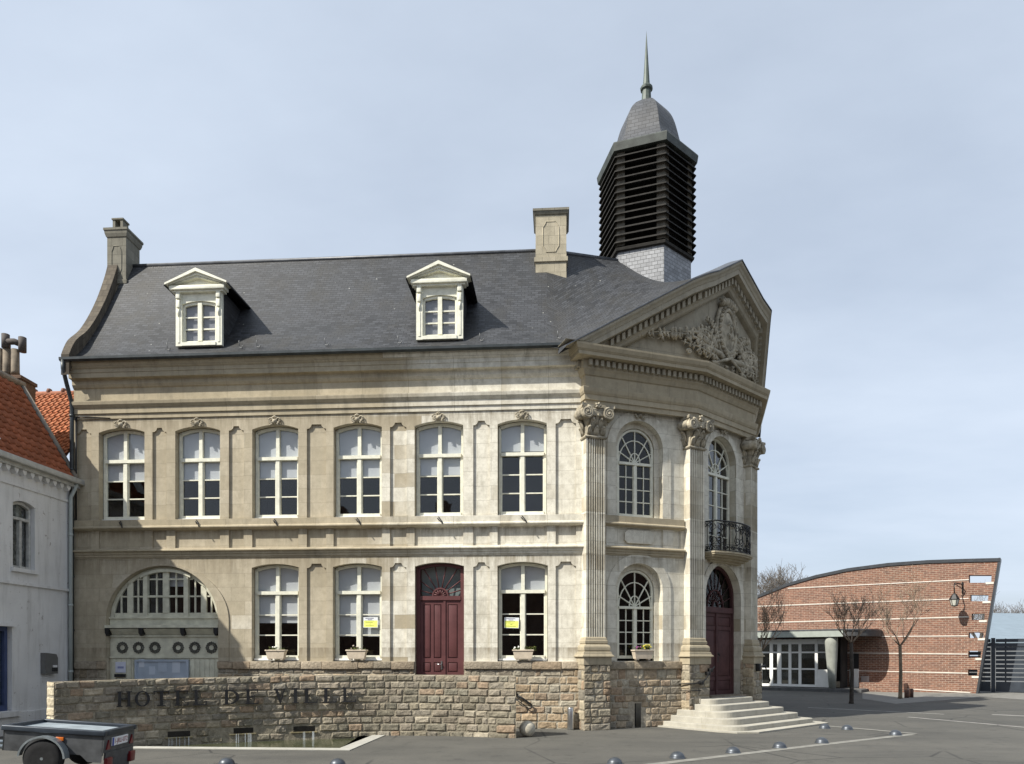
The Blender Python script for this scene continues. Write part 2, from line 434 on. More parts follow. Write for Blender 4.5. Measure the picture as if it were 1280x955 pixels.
interior = MB()
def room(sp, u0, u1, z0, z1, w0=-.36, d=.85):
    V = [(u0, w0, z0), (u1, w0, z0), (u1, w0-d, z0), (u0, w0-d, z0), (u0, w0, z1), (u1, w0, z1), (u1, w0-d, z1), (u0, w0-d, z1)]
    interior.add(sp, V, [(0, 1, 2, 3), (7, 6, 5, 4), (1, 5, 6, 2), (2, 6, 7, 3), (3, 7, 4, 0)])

Z_BASE = 1.57
# -------- main front: window positions read off the photograph
ZU_B, ZU_S, ZU_A = 4.99, 7.13, 7.235
ZL_S, ZL_A = 3.815, 3.905
upper_px = [(123.4, 180.6), (219, 275), (315.2, 372.8), (416.9, 477.2), (518.2, 579), (622, 683.4)]
lower_px = [(314.6, 373.4), (416, 477.2), (518.6, 580), (621.8, 684.7)]
UW = [((FM.U(a)+FM.U(b))/2, (FM.U(b)-FM.U(a))/2) for a, b in upper_px]
LW = [((FM.U(a)+FM.U(b))/2, (FM.U(b)-FM.U(a))/2) for a, b in lower_px]
REV = .165
holes = []
for uc, hw in UW: holes.append((opening(uc, hw, ZU_B, ZU_S, ZU_A), REV, False))
DOOR_B = .98
for i, (uc, hw) in enumerate(LW):
    if i != 2: holes.append((opening(uc, hw, Z_BASE+.003, ZL_S, ZL_A), REV, False))
# sunk panels between the windows
pil_px = [(95.5, 114), (190.5, 208), (286, 304.5), (383.5, 407.5), (487.5, 508), (591.5, 612), (694.5, 720)]
PD = .048
for k, (a, b) in enumerate(pil_px):
    u0, u1 = FM.U(a), FM.U(b)
    holes.append((shoulder(u0, u1, 5.0, 7.22), PD, True))
    holes.append((rect(u0, u1, 4.30, 4.735), PD, True))
    if k >= 3: holes.append((shoulder(u0, u1, Z_BASE+.01, 3.90), PD, True))
for uc, hw in UW: holes.append((rect(uc-hw, uc+hw, 4.305, 4.73), PD, True))
# the broad basket arch of the old carriage entrance
AU0, AU1 = FM.U(133.4), FM.U(272.8); AUC = (AU0+AU1)/2; AHW = (AU1-AU0)/2
A_S, A_T = FM.px(203, 776)[1], FM.px(203, 707.5)[1]
wm = MB()
ar = ell_open(AUC, AHW, .9, A_S, A_T, 28)
du, dh = LW[2]
outer = [(0, .9), (AU0, .9)] + ell_pts(AUC, AHW, A_S, A_T, 28) + [(AU1, .9), (du-dh, .9)] + arc_pts(du, dh, ZL_S, ZL_A) + [(du+dh, .9), (LMAIN, .9), (LMAIN, 7.9), (0, 7.9)]
wm.holed(FM, outer, holes)
ap = [(AU0, .9)]+ell_pts(AUC, AHW, A_S, A_T, 28)+[(AU1, .9)]
for i in range(len(ap)-1): wm.add(FM, [(ap[i][0], 0, ap[i][1]), (ap[i+1][0], 0, ap[i+1][1]), (ap[i+1][0], -.22, ap[i+1][1]), (ap[i][0], -.22, ap[i][1])], [(0, 1, 2, 3)])
dp = [(du-dh, .9)]+arc_pts(du, dh, ZL_S, ZL_A)+[(du+dh, .9)]
for i in range(len(dp)-1): wm.add(FM, [(dp[i][0], 0, dp[i][1]), (dp[i+1][0], 0, dp[i+1][1]), (dp[i+1][0], -.22, dp[i+1][1]), (dp[i][0], -.22, dp[i][1])], [(0, 1, 2, 3)])
# raised frame round the arch
oo = ell_pts(AUC, AHW+.27, A_S, A_T+.05, 28); 
wm.band(FM, [(AUC+AHW+.27, 1.58)]+oo[::-1][:15], [(AUC+AHW+.01, 1.58)]+ell_pts(AUC, AHW+.01, A_S, A_T+.01, 28)[::-1][:15], 0.0, .025)
wm.band(FM, [(AUC-AHW-.27, 1.58)]+oo[:15], [(AUC-AHW-.01, 1.58)]+ell_pts(AUC, AHW+.01, A_S, A_T+.01, 28)[:15], 0.0, .025)
# left gable wall and back walls
wall = wm.build('front_wall', M['stone'], hall)
gm = MB()
roofprof = [(.36, 8.78), (.0, 9.08), (-.4, 9.56), (-.8, 10.12), (-1.2, 10.76), (-1.6, 11.48), (-2.05, 12.32)]
gp = [(0, 0)]+[(0, 9.08)]+roofprof[2:]+[(-4.1, 9.08), (-4.4, 9.0), (-4.4, 0)]
gm.add(FM, [(0.0, w, z) for w, z in gp], [list(range(len(gp)))])
gm.box(FM, 0, 12, -4.5, -4.4, 0, 9.0)
gm.build('rear_wall', M['stone'], hall)

# -------- casement windows
def casement(sp, uc, hw, zb, zs, za, w=-REV, blind=None, arch=True, ztr=None, rows=3, parent=hall, side=None, tone='cream'):
    f = MB(); e = .012; hw2 = hw-e; t = .058; d0, d1 = w-.07, w
    ap = arc_pts(uc, hw2, zs-e, za-e, 10); ip = [(u, z-t) for u, z in arc_pts(uc, hw2-t, zs-e+.004, za-e, 10)]
    f.band(sp, ap, ip, d0, d1)
    f.box(sp, uc-hw2, uc-hw2+t, d0, d1, zb, zs-e); f.box(sp, uc+hw2-t, uc+hw2, d0, d1, zb, zs-e)
    f.box(sp, uc-hw2+t, uc+hw2-t, d0, d1+.03, zb, zb+.085)
    ztr = ztr or zb+(zs-zb)*.74
    f.box(sp, uc-hw2+t, uc+hw2-t, d0, d1+.035, ztr-.04, ztr+.04)
    f.box(sp, uc-.045, uc+.045, d0, d1+.018, zb+.085, ztr-.04)
    f.box(sp, uc-.042, uc+.042, d0, d1+.01, ztr+.04, za-t)
    for s_ in (-1, 1):
        a, b = (uc-hw2+t, uc-.045) if s_ < 0 else (uc+.045, uc+hw2-t)
        f.box(sp, a, a+.024, d0+.01, d1-.012, zb+.085, ztr-.04); f.box(sp, b-.024, b, d0+.01, d1-.012, zb+.085, ztr-.04)
        for r in range(1, rows):
            z = zb+.085+(ztr-.04-zb-.085)*r/rows
            f.box(sp, a+.024, b-.024, d0+.015, d1-.015, z-.014, z+.014)
    wo = f.build('window', M[tone], parent)
    g = MB(); g.add(sp, [(u, d0+.02, z) for u, z in opening(uc, hw2-.02, zb+.04, zs-.03, za-.05)], [list(range(13))])
    g.build('pane', M['glass'], wo)
    if blind:
        for (b0, b1, zlow) in blind:
            bl = MB()
            a, b = uc+b0*hw*.93, uc+b1*hw*.93
            bl.box(sp, a, b, d0-.02, d0-.015, zlow, za-.05); bl.build('blind', M['blind'], wo)
    room(sp, uc-hw-.12, uc+hw+.12, zb-.1, za+.15, w-.16)
    s = MB(); s.box(sp, uc-hw+.02, uc+hw-.02, w-.02, w+.075, zb-.035, zb+.012); s.build('sill', M['white_paint' if tone == 'cream' else tone], wo)
    return wo
zt = 6.46
blz = [5.98, 5.98, 6.02, 6.0, 6.02, 6.55]
for (uc, hw), b in zip(UW, blz):
    casement(FM, uc, hw, ZU_B+.03, ZU_S, ZU_A, blind=[(-1, -.04, b), (.04, 1, b)], ztr=zt)
lb = [[(-1, -.04, 2.50), (.04, 1, 2.50)], [(-1, -.04, 2.17), (.04, 1, 2.17)], None, [(-1, -.04, 3.26), (.04, 1, 3.26)]]
for (uc, hw), b, i in zip(LW, lb, range(4)):
    if i != 2: casement(FM, uc, hw, Z_BASE+.06, ZL_S, ZL_A, blind=b, ztr=3.22)
# black flag brackets under the upper windows
for uc, hw in UW:
    h = MB(); h.box(FM, uc-.16, uc+.16, .0, .05, 4.965, 4.99)
    h.tube(FM, [(uc, .05, 4.97), (uc+.05, .09, 4.9), (uc+.11, .15, 4.79)], .014, 6); h.tube(FM, [(uc-.05, .03, 4.97), (uc+.03, .1, 4.87)], .012, 6)
    h.build('flag_bracket', M['iron'], hall)

# carved keystones
def cartouche(sp, uc, z, s, parent, mtl, seed=0, w=0.0):
    r = random.Random(seed); k = MB()
    k.lathe(type('q', (), {'at': lambda _, a, b, c: sp.at(uc+a, w+c, z+b)})(), 0, 0, [(.001, .07*s/.1), (.035*s/.1, .06*s/.1), (.05*s/.1, .03*s/.1), (.055*s/.1, 0)], 10)
    for sd in (-1, 1):
        pts = []
        for i in range(16):
            a = i/15*2.3*math.pi; rr = .06*(1-i/22)
            pts.append((uc+sd*(.07+rr*math.cos(a)*.9)*s/.1, w+.03*s/.1, z+(.015+rr*math.sin(a))*s/.1))
        k.tube(sp, pts, [.014*s/.1]*10+[.010*s/.1]*6, 5)
        for j in range(3):
            a = -.9+.6*j
            k.tube(sp, [(uc+sd*.03*s/.1, w+.02, z-.03*s/.1), (uc+sd*(.07+.02*j)*s/.1, w+.05*s/.1, z-(.07-.03*j)*s/.1), (uc+sd*(.11+.012*j)*s/.1, w+.03*s/.1, z-(.075-.045*j)*s/.1)], [.012*s/.1, .016*s/.1, .005], 5)
    k.tube(sp, [(uc-.05*s/.1, w+.02, z+.075*s/.1), (uc, w+.05, z+.095*s/.1), (uc+.05*s/.1, w+.02, z+.075*s/.1)], .02*s/.1, 5)
    return k.build('keystone_carving', mtl, parent)
for i, (uc, hw) in enumerate(UW): cartouche(FM, uc, 7.305, .12, hall, M['carve'], i)

# -------- mouldings of the main front
UE = LMAIN-.26
mb = MB(); p_main = [FM.at(0, -.3, 0), FM.at(0, 0, 0), FM.at(UE+.2, 0, 0)]
band1 = [(-.01, 4.995), (.06, 4.99), (.06, 4.845), (.075, 4.835), (.11, 4.81), (.11, 4.785), (.035, 4.745), (-.01, 4.74)]
band2 = [(-.01, 4.295), (.09, 4.265), (.115, 4.25), (.115, 4.225), (.06, 4.205), (.06, 4.155), (.038, 4.15), (.038, 4.098), (.016, 4.09), (.016, 4.065), (-.01, 4.06)]
mb.sweep(p_main[1:], band1); mb.build('sill_course', M['mould'], hall)
mb = MB(); mb.sweep(p_main[1:], band2); mb.build('string_course', M['mould'], hall)
ent = [(-.01, 7.455), (.03, 7.458), (.03, 7.575), (.062, 7.578), (.062, 7.70), (.075, 7.71), (.125, 7.775), (.14, 7.84), (.14, 7.86), (.02, 7.868), (.02, 8.19), (.05, 8.21), (.085, 8.27), (.09, 8.36), (.11, 8.385), (.21, 8.39), (.21, 8.50), (.225, 8.51), (.225, 8.59), (.26, 8.62), (.31, 8.70), (.325, 8.76), (-.02, 8.80)]
mb = MB(); mb.sweep([FM.at(.02, 0, 0), FM.at(LMAIN+.1, 0, 0)], ent); mb.build('cornice', M['mould'], hall)
# gutter and downpipe
mb = MB()
gut = [(.325, 8.80), (.34, 8.735), (.40, 8.72), (.44, 8.755), (.445, 8.81), (.43, 8.81), (.42, 8.77), (.37, 8.75)]
mb.sweep([FM.at(-.06, 0, 0), FM.at(LMAIN-.55, 0, 0)], gut+[gut[0]]); mb.build('gutter', M['zinc'], hall)
mb = MB()
mb.tube(FM, [(.02, .40, 8.75), (.02, .40, 8.55), (.02, .28, 8.25), (.02, .10, 7.85), (.02, .09, 7.6), (.02, .09, .9)], .048, 8)
for z in (7.5, 6.2, 5.0, 3.6, 2.3): mb.tube(FM, [(.02, .09, z), (.02, .09, z+.05)], .06, 8)
mb.build('downpipe', M['zinc'], hall)
mb = MB(); mb.tube(FM, [(.10, .05, 7.5), (.10, .05, 5.0)], .02, 6); mb.tube(FM, [(.1, .05, 7.5), (.2, .05, 7.52), (.95, .03, 7.47)], .012, 5); mb.build('cable', M['iron'], hall)

# -------- rubble stone base
def rubble(mbd, sp, u0, u1, z0, z1, skip=(), seed=1, hmin=.13, hmax=.2, lmin=.18, lmax=.40, pr=.021, base=(.345, .28, .195), gap=.008, w=0.0, split_top=True, var=.18, hue=.08, grey=.35, nx=6, nz=4):
    r = random.Random(seed); z = z0
    while z < z1-.03:
        h = r.uniform(hmin, hmax)
        if z1-(z+h) < .09: h = z1-z
        u = u0-r.uniform(0, lmin)*0
        first = True
        while u < u1-.02:
            l = r.uniform(lmin, lmax)*(r.choice((.75, 1, 1.2)))
            if first: l *= r.uniform(.5, 1); first = False
            if u1-(u+l) < .1: l = u1-u
            a, b, c, d = u+gap*r.uniform(.4, 1), u+l-gap*r.uniform(.4, 1), z+gap*r.uniform(.3, .9), z+h-gap*r.uniform(.3, .9)
            if not any(a < s1 and b > s0 and c < t1 and d > t0 for s0, s1, t0, t1 in skip):
                p = r.uniform(.35, 1)*pr; V = []; F = []
                g = r.random(); bc = base
                if g < grey: bc = (.30, .265, .21)
                elif g > .90: bc = (.34, .26, .185)
                elif g > .74: bc = (.41, .36, .275)
                col = rnd_col(r, bc, var, hue*.5)
                ph = r.uniform(0, 50); cj = [(r.uniform(-1, 1)*.012, r.uniform(-1, 1)*.012) for _ in range(4)]
                for j in range(nz+1):
                    for i in range(nx+1):
                        s, t = i/nx, j/nz
                        # denser samples near the edges
                        s = .5-.5*math.cos(math.pi*s)*(.75+.25*abs(math.cos(math.pi*s))); t = .5-.5*math.cos(math.pi*t)*(.75+.25*abs(math.cos(math.pi*t)))
                        e = min(s*(b-a), (1-s)*(b-a), t*(d-c), (1-t)*(d-c))
                        k = min(1, e/.028); k = k*(2-k)
                        jx = (cj[0][0]*(1-s)*(1-t)+cj[1][0]*s*(1-t)+cj[2][0]*s*t+cj[3][0]*(1-s)*t)
                        jz = (cj[0][1]*(1-s)*(1-t)+cj[1][1]*s*(1-t)+cj[2][1]*s*t+cj[3][1]*(1-s)*t)
                        uu, zz = a+s*(b-a)+jx, c+t*(d-c)+jz
                        nz_ = mnoise.noise(Vector((uu*7+ph, zz*9, ph)))*.5+mnoise.noise(Vector((uu*19, zz*19+ph, 3)))*.25
                        V.append((min(max(uu, u0), u1), w-.010+k*(p+nz_*pr*1.3+.010), zz))
                for j in range(nz):
                    for i in range(nx): F.append((j*(nx+1)+i, j*(nx+1)+i+1, (j+1)*(nx+1)+i+1, (j+1)*(nx+1)+i))
                mbd.add(sp, V, F, col, False)
            u += l
        z += h
MORT = (.41, .37, .295)
def mortar(mbd, sp, u0, u1, z0, z1, w=-.004, n=1):
    for i in range(n):
        a, b = u0+(u1-u0)*i/n, u0+(u1-u0)*(i+1)/n
        mbd.add(sp, [(a, w, z0), (b, w, z0), (b, w, z1), (a, w, z1)], [(0, 1, 2, 3)], MORT)
r = random.Random(9)
for k, (a, b) in enumerate(((0, AU0), (AU1, du-dh), (du+dh, LMAIN-.1))):
    pl = MB(); kw = dict(base=(.41, .325, .225), grey=.25) if k == 2 else {}  # stretch by the fountain wall's end: brighter light put in as warmer stone
    rubble(pl, FM, a, b-(.1 if k == 2 else 0), 0, 1.39, [], 3+k, w=.025, **kw); mortar(pl, FM, a, b, 0, 1.57, .022)
    u = a                                   # cap course: long slabs with ragged underside
    while u < b-.05:
        l = min(r.uniform(.35, .95), b-u)
        if b-(u+l) < .2: l = b-u
        pl.bbox(FM, u+.004, u+l-.004, -.02, .075+r.uniform(-.006, .012), 1.395+r.uniform(-.012, .015), 1.568, .012, rnd_col(r, (.39, .32, .235), .18, .05)); u += l
    pl.build('rubble_base', M['rubble'], hall)
pl = MB(); rubble(pl, FM, du-dh, du+dh, 0, DOOR_B, [], 7, w=.03); mortar(pl, FM, du-dh, du+dh, 0, DOOR_B, .02); pl.build('rubble_base', M['rubble'], hall); pl = MB()
# bay A base
FA0, FA1 = .30, LA-.32
rubble(pl, FA, FA0, FA1, 0, 1.39, [(FA.U(793), FA.U(801), -.1, .58)], 11, w=.02, base=(.38, .315, .23)); mortar(pl, FA, FA0, FA.U(793), 0, 1.57, .012); mortar(pl, FA, FA.U(801), FA1, 0, 1.57, .012)
mortar(pl, FA, FA.U(793), FA.U(801), .58, 1.57, .012)
u = FA0
while u < FA1-.02:
    l = min(r.uniform(.5, .9), FA1-u)
    if FA1-(u+l) < .2: l = FA1-u
    pl.bbox(FA, u+.003, u+l-.003, -.02, .07, 1.395, 1.566, .012, rnd_col(r, (.38, .325, .245), .15, .05)); u += l
# bay B either side of the door, bay C, side
pl.build('rubble_base', M['rubble'], hall); pl = MB()
DUC = (FB.U(881)+FB.U(925))/2
DHW = (FB.U(925)-FB.U(881))/2
for a, b in ((.2, DUC-DHW), (DUC+DHW, LB-.2)):
    if pl.v: pl.build('rubble_base', M['rubble'], hall); pl = MB()
    rubble(pl, FB, a, b, 0, 1.56, [], 14, w=.02, base=(.34, .295, .225)); mortar(pl, FB, a, b, 0, 1.57, .012)
pl.build('rubble_base', M['rubble'], hall); pl = MB()
rubble(pl, FC, .2, LA-.2, 0, 1.56, [], 16, w=.02, nx=3, nz=2); mortar(pl, FC, 0, LA, 0, 1.57, .012)
pl.build('rubble_base', M['rubble'], hall); pl = MB()
rubble(pl, FD, 0, 9, 0, 1.56, [], 17, w=.02, nx=3, nz=2); mortar(pl, FD, 0, 9, 0, 1.57, .012)
pl.build('rubble_base', M['rubble'], hall)
dr = MB(); dr.box(FA, FA.U(793), FA.U(801), -.3, -.25, -.05, .58); dr.build('drain_slot', M['black'], hall)

# -------- bay walls with round-headed windows
def rh(uc, hw, zb, zs, n=14): return ell_open(uc, hw, zb, zs, zs+hw, n)
bw_ = MB()
# bay A : stepped reveal (broad splay, then frame)
aU = [FA.px(777, 600)[0], FA.px(820.5, 600)[0]]; aUC = sum(aU)/2; aHW = (aU[1]-aU[0])/2+.035
OW = aHW+.13
zAu_s = FA.px(798, 577)[1]; zAu_b = 4.99; zAl_s = FA.px(798, 751)[1]-.1; zAl_b = 1.58
zAl_s = FA.px(798, 712)[1]-aHW+.02; zAu_s = FA.px(798, 534)[1]-aHW+.02
bw_.holed(FA, rect(0, LA, 1.0, 7.9), [(rh(aUC, OW, zAu_b, zAu_s), .16, False), (rh(aUC, OW, zAl_b, zAl_s), .16, False),
    (rect(aUC-OW-.02, aUC+OW+.02, 4.305, 4.73), PD, True), (rect(.34, aUC-OW-.30, 4.305, 4.73), PD, True), (rect(aUC+OW+.3, LA-.34, 4.305, 4.73), PD, True)])
def splay(sp, uc, ow, iw, zb, zs, w):
    o = [(uc-ow, zb)]+ell_pts(uc, ow, zs, zs+ow, 14)+[(uc+ow, zb)]; i = [(uc-iw, zb)]+ell_pts(uc, iw, zs, zs+iw, 14)+[(uc+iw, zb)]
    V = [(u, w, z) for u, z in o]+[(u, w, z) for u, z in i]+[(u, w-.1, z) for u, z in i]; n = len(o)
    bw_.add(sp, V, [(k, k+1, n+k+1, n+k) for k in range(n-1)]+[(n+k, n+k+1, 2*n+k+1, 2*n+k) for k in range(n-1)])
def hood(sp, uc, iw, ow, zb, zs, w):
    o = [(uc-ow, zb)]+ell_pts(uc, ow, zs, zs+ow, 14)+[(uc+ow, zb)]; i = [(uc-iw, zb)]+ell_pts(uc, iw, zs, zs+iw, 14)+[(uc+iw, zb)]
    bw_.band(sp, o, i, -.005, w)
for zb, zs in ((zAu_b, zAu_s), (zAl_b, zAl_s)):
    splay(FA, aUC, OW, aHW, zb, zs, -.16)
    hood(FA, aUC, OW, OW+.22, zb+.012, zs, .022)
# scooped lines beside the arches
# bay B
bHW = DHW
dUC = DUC
zD_s = FB.px(904, 706)[1]-bHW; 
bwc = [FB.px(886, 600)[0], FB.px(909, 600)[0]]
bUC = (FB.U(884)+FB.U(919))/2; bWH = (FB.U(919)-FB.U(884))/2
zB_s = FB.px(902, 546)[1]-bWH; zB_b = 4.30
bw_.holed(FB, [(0, 1.0), (dUC-bHW, 1.0), (dUC-bHW, 1.2)]+ell_pts(dUC, bHW, zD_s, zD_s+bHW, 14)+[(dUC+bHW, 1.2), (dUC+bHW, 1.0), (LB, 1.0), (LB, 7.9), (0, 7.9)], [(rh(bUC, bWH, zB_b, zB_s), .22, False)])
dpth = [(dUC-bHW, .6)]+ell_pts(dUC, bHW, zD_s, zD_s+bHW, 14)+[(dUC+bHW, .6)]
for i in range(len(dpth)-1): bw_.add(FB, [(dpth[i][0], 0, dpth[i][1]), (dpth[i+1][0], 0, dpth[i+1][1]), (dpth[i+1][0], -.3, dpth[i+1][1]), (dpth[i][0], -.3, dpth[i][1])], [(0, 1, 2, 3)])
hood(FB, dUC, bHW, bHW+.16, 1.6, zD_s, .03); hood(FB, bUC, bWH, bWH+.16, 4.35, zB_s, .03)
bw_.holed(FC, rect(0, LA, 1.0, 7.9), [(rh(LA/2, OW, zAu_b, zAu_s), .2, True), (rh(LA/2, OW, zAl_b, zAl_s), .2, True)])
bw_.holed(FD, rect(0, 9, 1.0, 8.8), [(rect(1.5, 2.5, 1.9, 3.8), .2, True), (rect(4.5, 5.5, 1.9, 3.8), .2, True), (rect(1.5, 2.5, 5, 7.1), .2, True), (rect(4.5, 5.5, 5, 7.1), .2, True)])
bw_.add(FD, [(9, 0, 0), (9, -7, 0), (9, -7, 8.8), (9, 0, 8.8)], [(0, 1, 2, 3)])
bw_.build('bay_wall', M['stone_bay'], hall)
# octagonal sunk tablet between the storeys of bay A
tb = MB(); u0, u1, z0, z1 = aUC-.38, aUC+.38, 4.37, 4.68; c = .07
tb.prism(FA, [(u0+c, z0), (u1-c, z0), (u1, z0+c), (u1, z1-c), (u1-c, z1), (u0+c, z1), (u0, z1-c), (u0, z0+c)], -.03, .012); tb.build('tablet', M['stone_bay'], hall)
cartouche(FA, aUC, zAu_s+OW+.11, .11, hall, M['carve'], 20, .02); cartouche(FB, bUC, zB_s+bWH+.13, .11, hall, M['carve'], 21, .03)

def fanlight(sp, uc, hw, zb, zs, w, parent=hall, rows=4, rays=6, name='arched_window', tone='cream', glass='glass', ztr=None):
    f = MB(); t = .05; d0, d1 = w-.06, w; hw2 = hw-.012; zt = ztr if ztr is not None else zs
    o = [(uc-hw2, zb)]+ell_pts(uc, hw2, zs, zs+hw2, 18)+[(uc+hw2, zb)]; i = [(uc-hw2+t, zb)]+ell_pts(uc, hw2-t, zs, zs+hw2-t, 18)+[(uc+hw2-t, zb)]
    f.band(sp, o, i, d0, d1); f.box(sp, uc-hw2+t, uc+hw2-t, d0, d1+.01, zb, zb+.07)
    f.box(sp, uc-hw2+t, uc+hw2-t, d0, d1+.025, zt-.03, zt+.03)
    f.box(sp, uc-.036, uc+.036, d0, d1+.012, zb+.07, zt-.03)
    for sgn in (-1, 1):
        a, b = (uc-hw2+t, uc-.036) if sgn < 0 else (uc+.036, uc+hw2-t); mmid = (a+b)/2
        f.box(sp, a, a+.018, d0+.01, d1-.01, zb+.07, zt-.03); f.box(sp, b-.018, b, d0+.01, d1-.01, zb+.07, zt-.03)
        f.box(sp, mmid-.01, mmid+.01, d0+.015, d1-.012, zb+.07, zt-.03)
        for k in range(1, rows):
            z = zb+.07+(zt-.03-zb-.07)*k/rows
            for q0, q1 in ((a+.018, mmid-.01), (mmid+.01, b-.018)): f.box(sp, q0, q1, d0+.015, d1-.012, z-.011, z+.011)
    hz = zs+hw2-t-zt; z0 = zt+.03
    for kx, kz in ((.32, .30), (.98, .68)):
        rx, rz = (hw2-t)*kx, hz*kz
        f.band(sp, ell_pts(uc, rx+.011, z0, z0+rz+.011, 14), ell_pts(uc, rx-.011, z0, z0+rz-.011, 14), d0+.015, d1-.012)
    for k in range(1, rays):
        a = math.pi*k/rays; c, s = math.cos(a), math.sin(a); q = .0115; r1 = .05
        while abs(c*r1) < hw2-t+.01 and (z0+s*r1 < zs or (c*r1)**2+(z0+s*r1-zs)**2 < (hw2-t+.01)**2): r1 += .01
        f.prism(sp, [(uc-s*q, z0+c*q), (uc+c*r1-s*q, z0+s*r1+c*q), (uc+c*r1+s*q, z0+s*r1-c*q), (uc+s*q, z0-c*q)], d0+.012, d1-.014)
    wo = f.build(name, M[tone], parent)
    g = MB(); pg = [(uc-hw2+.03, zb+.04), (uc+hw2-.03, zb+.04)]+ell_pts(uc, hw2-.03, zs, zs+hw2-.03, 18)[::-1]
    g.add(sp, [(u, d0+.02, z) for u, z in pg], [list(range(len(pg)))]); g.build('pane', M[glass], wo)
    room(sp, uc-hw-.12, uc+hw+.12, zb-.1, zs+hw+.15, w-.14)
    return wo
fanlight(FA, aUC, aHW, zAu_b+.04, zAu_s, -.2, glass='glass_dim', ztr=FA.px(798, 577.5)[1])
fanlight(FA, aUC, aHW, zAl_b+.06, zAl_s, -.2, glass='glass_dim', ztr=FA.px(798, 759)[1])
fanlight(FB, bUC, bWH, zB_b+.04, zB_s, -.16, rows=5, glass='glass_bright', ztr=FB.px(898, 596, -.2)[1])
# bay mouldings between the pilasters
for sp, a, b in ((FA, .27, LA-.27), (FC, .27, LA-.27)):
    mb = MB(); mb.sweep([sp.at(a, 0, 0), sp.at(b, 0, 0)], band1); mb.build('sill_course', M['mould'], hall)
    mb = MB(); mb.sweep([sp.at(a, 0, 0), sp.at(b, 0, 0)], band2); mb.build('string_course', M['mould'], hall)

# -------- doors
def leaf_panels(mb_, sp, u0, u1, z0, z1, w, rows, cols, t=.02):
    """door leaf: rails and stiles proud of sunk panels with a raised field"""
    mb_.box(sp, u0, u1, w-.05, w-.02, z0, z1)
    st = .07
    us = [u0+(u1-u0)*i/cols for i in range(cols+1)]
    for i, uu in enumerate(us):
        a = uu-(0 if i == 0 else st/2); b = uu+(0 if i == cols else st/2)
        if i == 0: b = uu+st
        if i == cols: a = uu-st
        mb_.box(sp, a, b, w-.02, w, z0, z1)
    for i in range(cols):
        a = us[i]+(st if i == 0 else st/2); b = us[i+1]-(st if i == cols-1 else st/2)
        for k, zz in enumerate(rows):
            mb_.box(sp, a, b, w-.02, w-.001, zz-.05, zz+.05)
        for z_a, z_b in zip(rows, rows[1:]):
            mb_.bbox(sp, a+.02, b-.02, w-.02, w-.003, z_a+.07, z_b-.07, .008)
dz_t = FM.px(549, 747)[1]
d = MB(); e = .01
f = MB(); wD = -.15
f.box(FM, du-dh+e, du-dh+.10, wD-.06, wD+.02, DOOR_B, ZL_S-.02); f.box(FM, du+dh-.10, du+dh-e, wD-.06, wD+.02, DOOR_B, ZL_S-.02)
f.band(FM, [(u, z-.012) for u, z in arc_pts(du, dh-e, ZL_S, ZL_A)], [(u, z-.075) for u, z in arc_pts(du, dh-.1, ZL_S+.01, ZL_A)], wD-.06, wD+.02)
f.box(FM, du-dh+.1, du+dh-.1, wD-.06, wD+.035, dz_t-.05, dz_t+.05)
# shell ornament and rays
zc = dz_t+.05
f.prism(FM, ell_pts(du, .19, zc, zc+.185, 12), wD-.05, wD+.01)
f.band(FM, ell_pts(du, .20, zc, zc+.2, 12), ell_pts(du, .165, zc, zc+.16, 12), wD-.05, wD+.035)
for k in range(7):
    a = math.pi*(k+.5)/7; f.tube(FM, [(du+.03*math.cos(a), wD+.015, zc+.03*math.sin(a)), (du+.15*math.cos(a), wD+.02, zc+.14*math.sin(a))], [.008, .02], 5)
def clip_ray(a):
    r = .2
    while abs(r*math.cos(a)) < dh-.1 and zc+r*math.sin(a) < ZL_S: r += .01
    return r
for k in range(8):
    a = math.pi*(k+.75)/8.5; r1 = clip_ray(a); f.tube(FM, [(du+.19*math.cos(a), wD-.02, zc+.19*math.sin(a)), (du+r1*math.cos(a), wD-.02, zc+r1*math.sin(a))], .014, 4)
do = f.build('side_door', M['maroon'], hall)
d = MB(); mid = du+.10; z0 = DOOR_B+.0
rows = [z0+.06, 1.52, 1.80, dz_t-.1]
rows = [z0+.03, 1.27, 1.60, dz_t-.10]
leaf_panels(d, FM, du-dh+.1, mid-.006, z0, dz_t-.05, wD, rows, 2); leaf_panels(d, FM, mid+.006, du+dh-.1, z0, dz_t-.05, wD, rows, 1)
d.box(FM, mid-.025, mid+.025, wD, wD+.02, z0, dz_t-.06); d.build('door_leaf', M['maroon'], do)
hh = MB(); hh.box(FM, mid-.09, mid-.055, wD, wD+.012, 1.38, 1.58); hh.tube(FM, [(mid-.072, wD+.01, 1.5), (mid-.072, wD+.06, 1.5), (mid-.18, wD+.06, 1.505)], .012, 6); hh.build('handle', M['steel'], do)
g = MB(); pg = opening(du, dh-.09, dz_t+.04, ZL_S-.04, ZL_A-.06); g.add(FM, [(u, wD-.04, z) for u, z in pg], [list(range(len(pg)))]); g.build('pane', M['glass'], do)
cu = MB(); cu.box(FM, du-dh+.1, du+dh-.1, wD-.2, wD-.19, dz_t, ZL_A); cu.build('transom_screen', plain('grey_green_screen', (.20, .24, .24), .8), do)
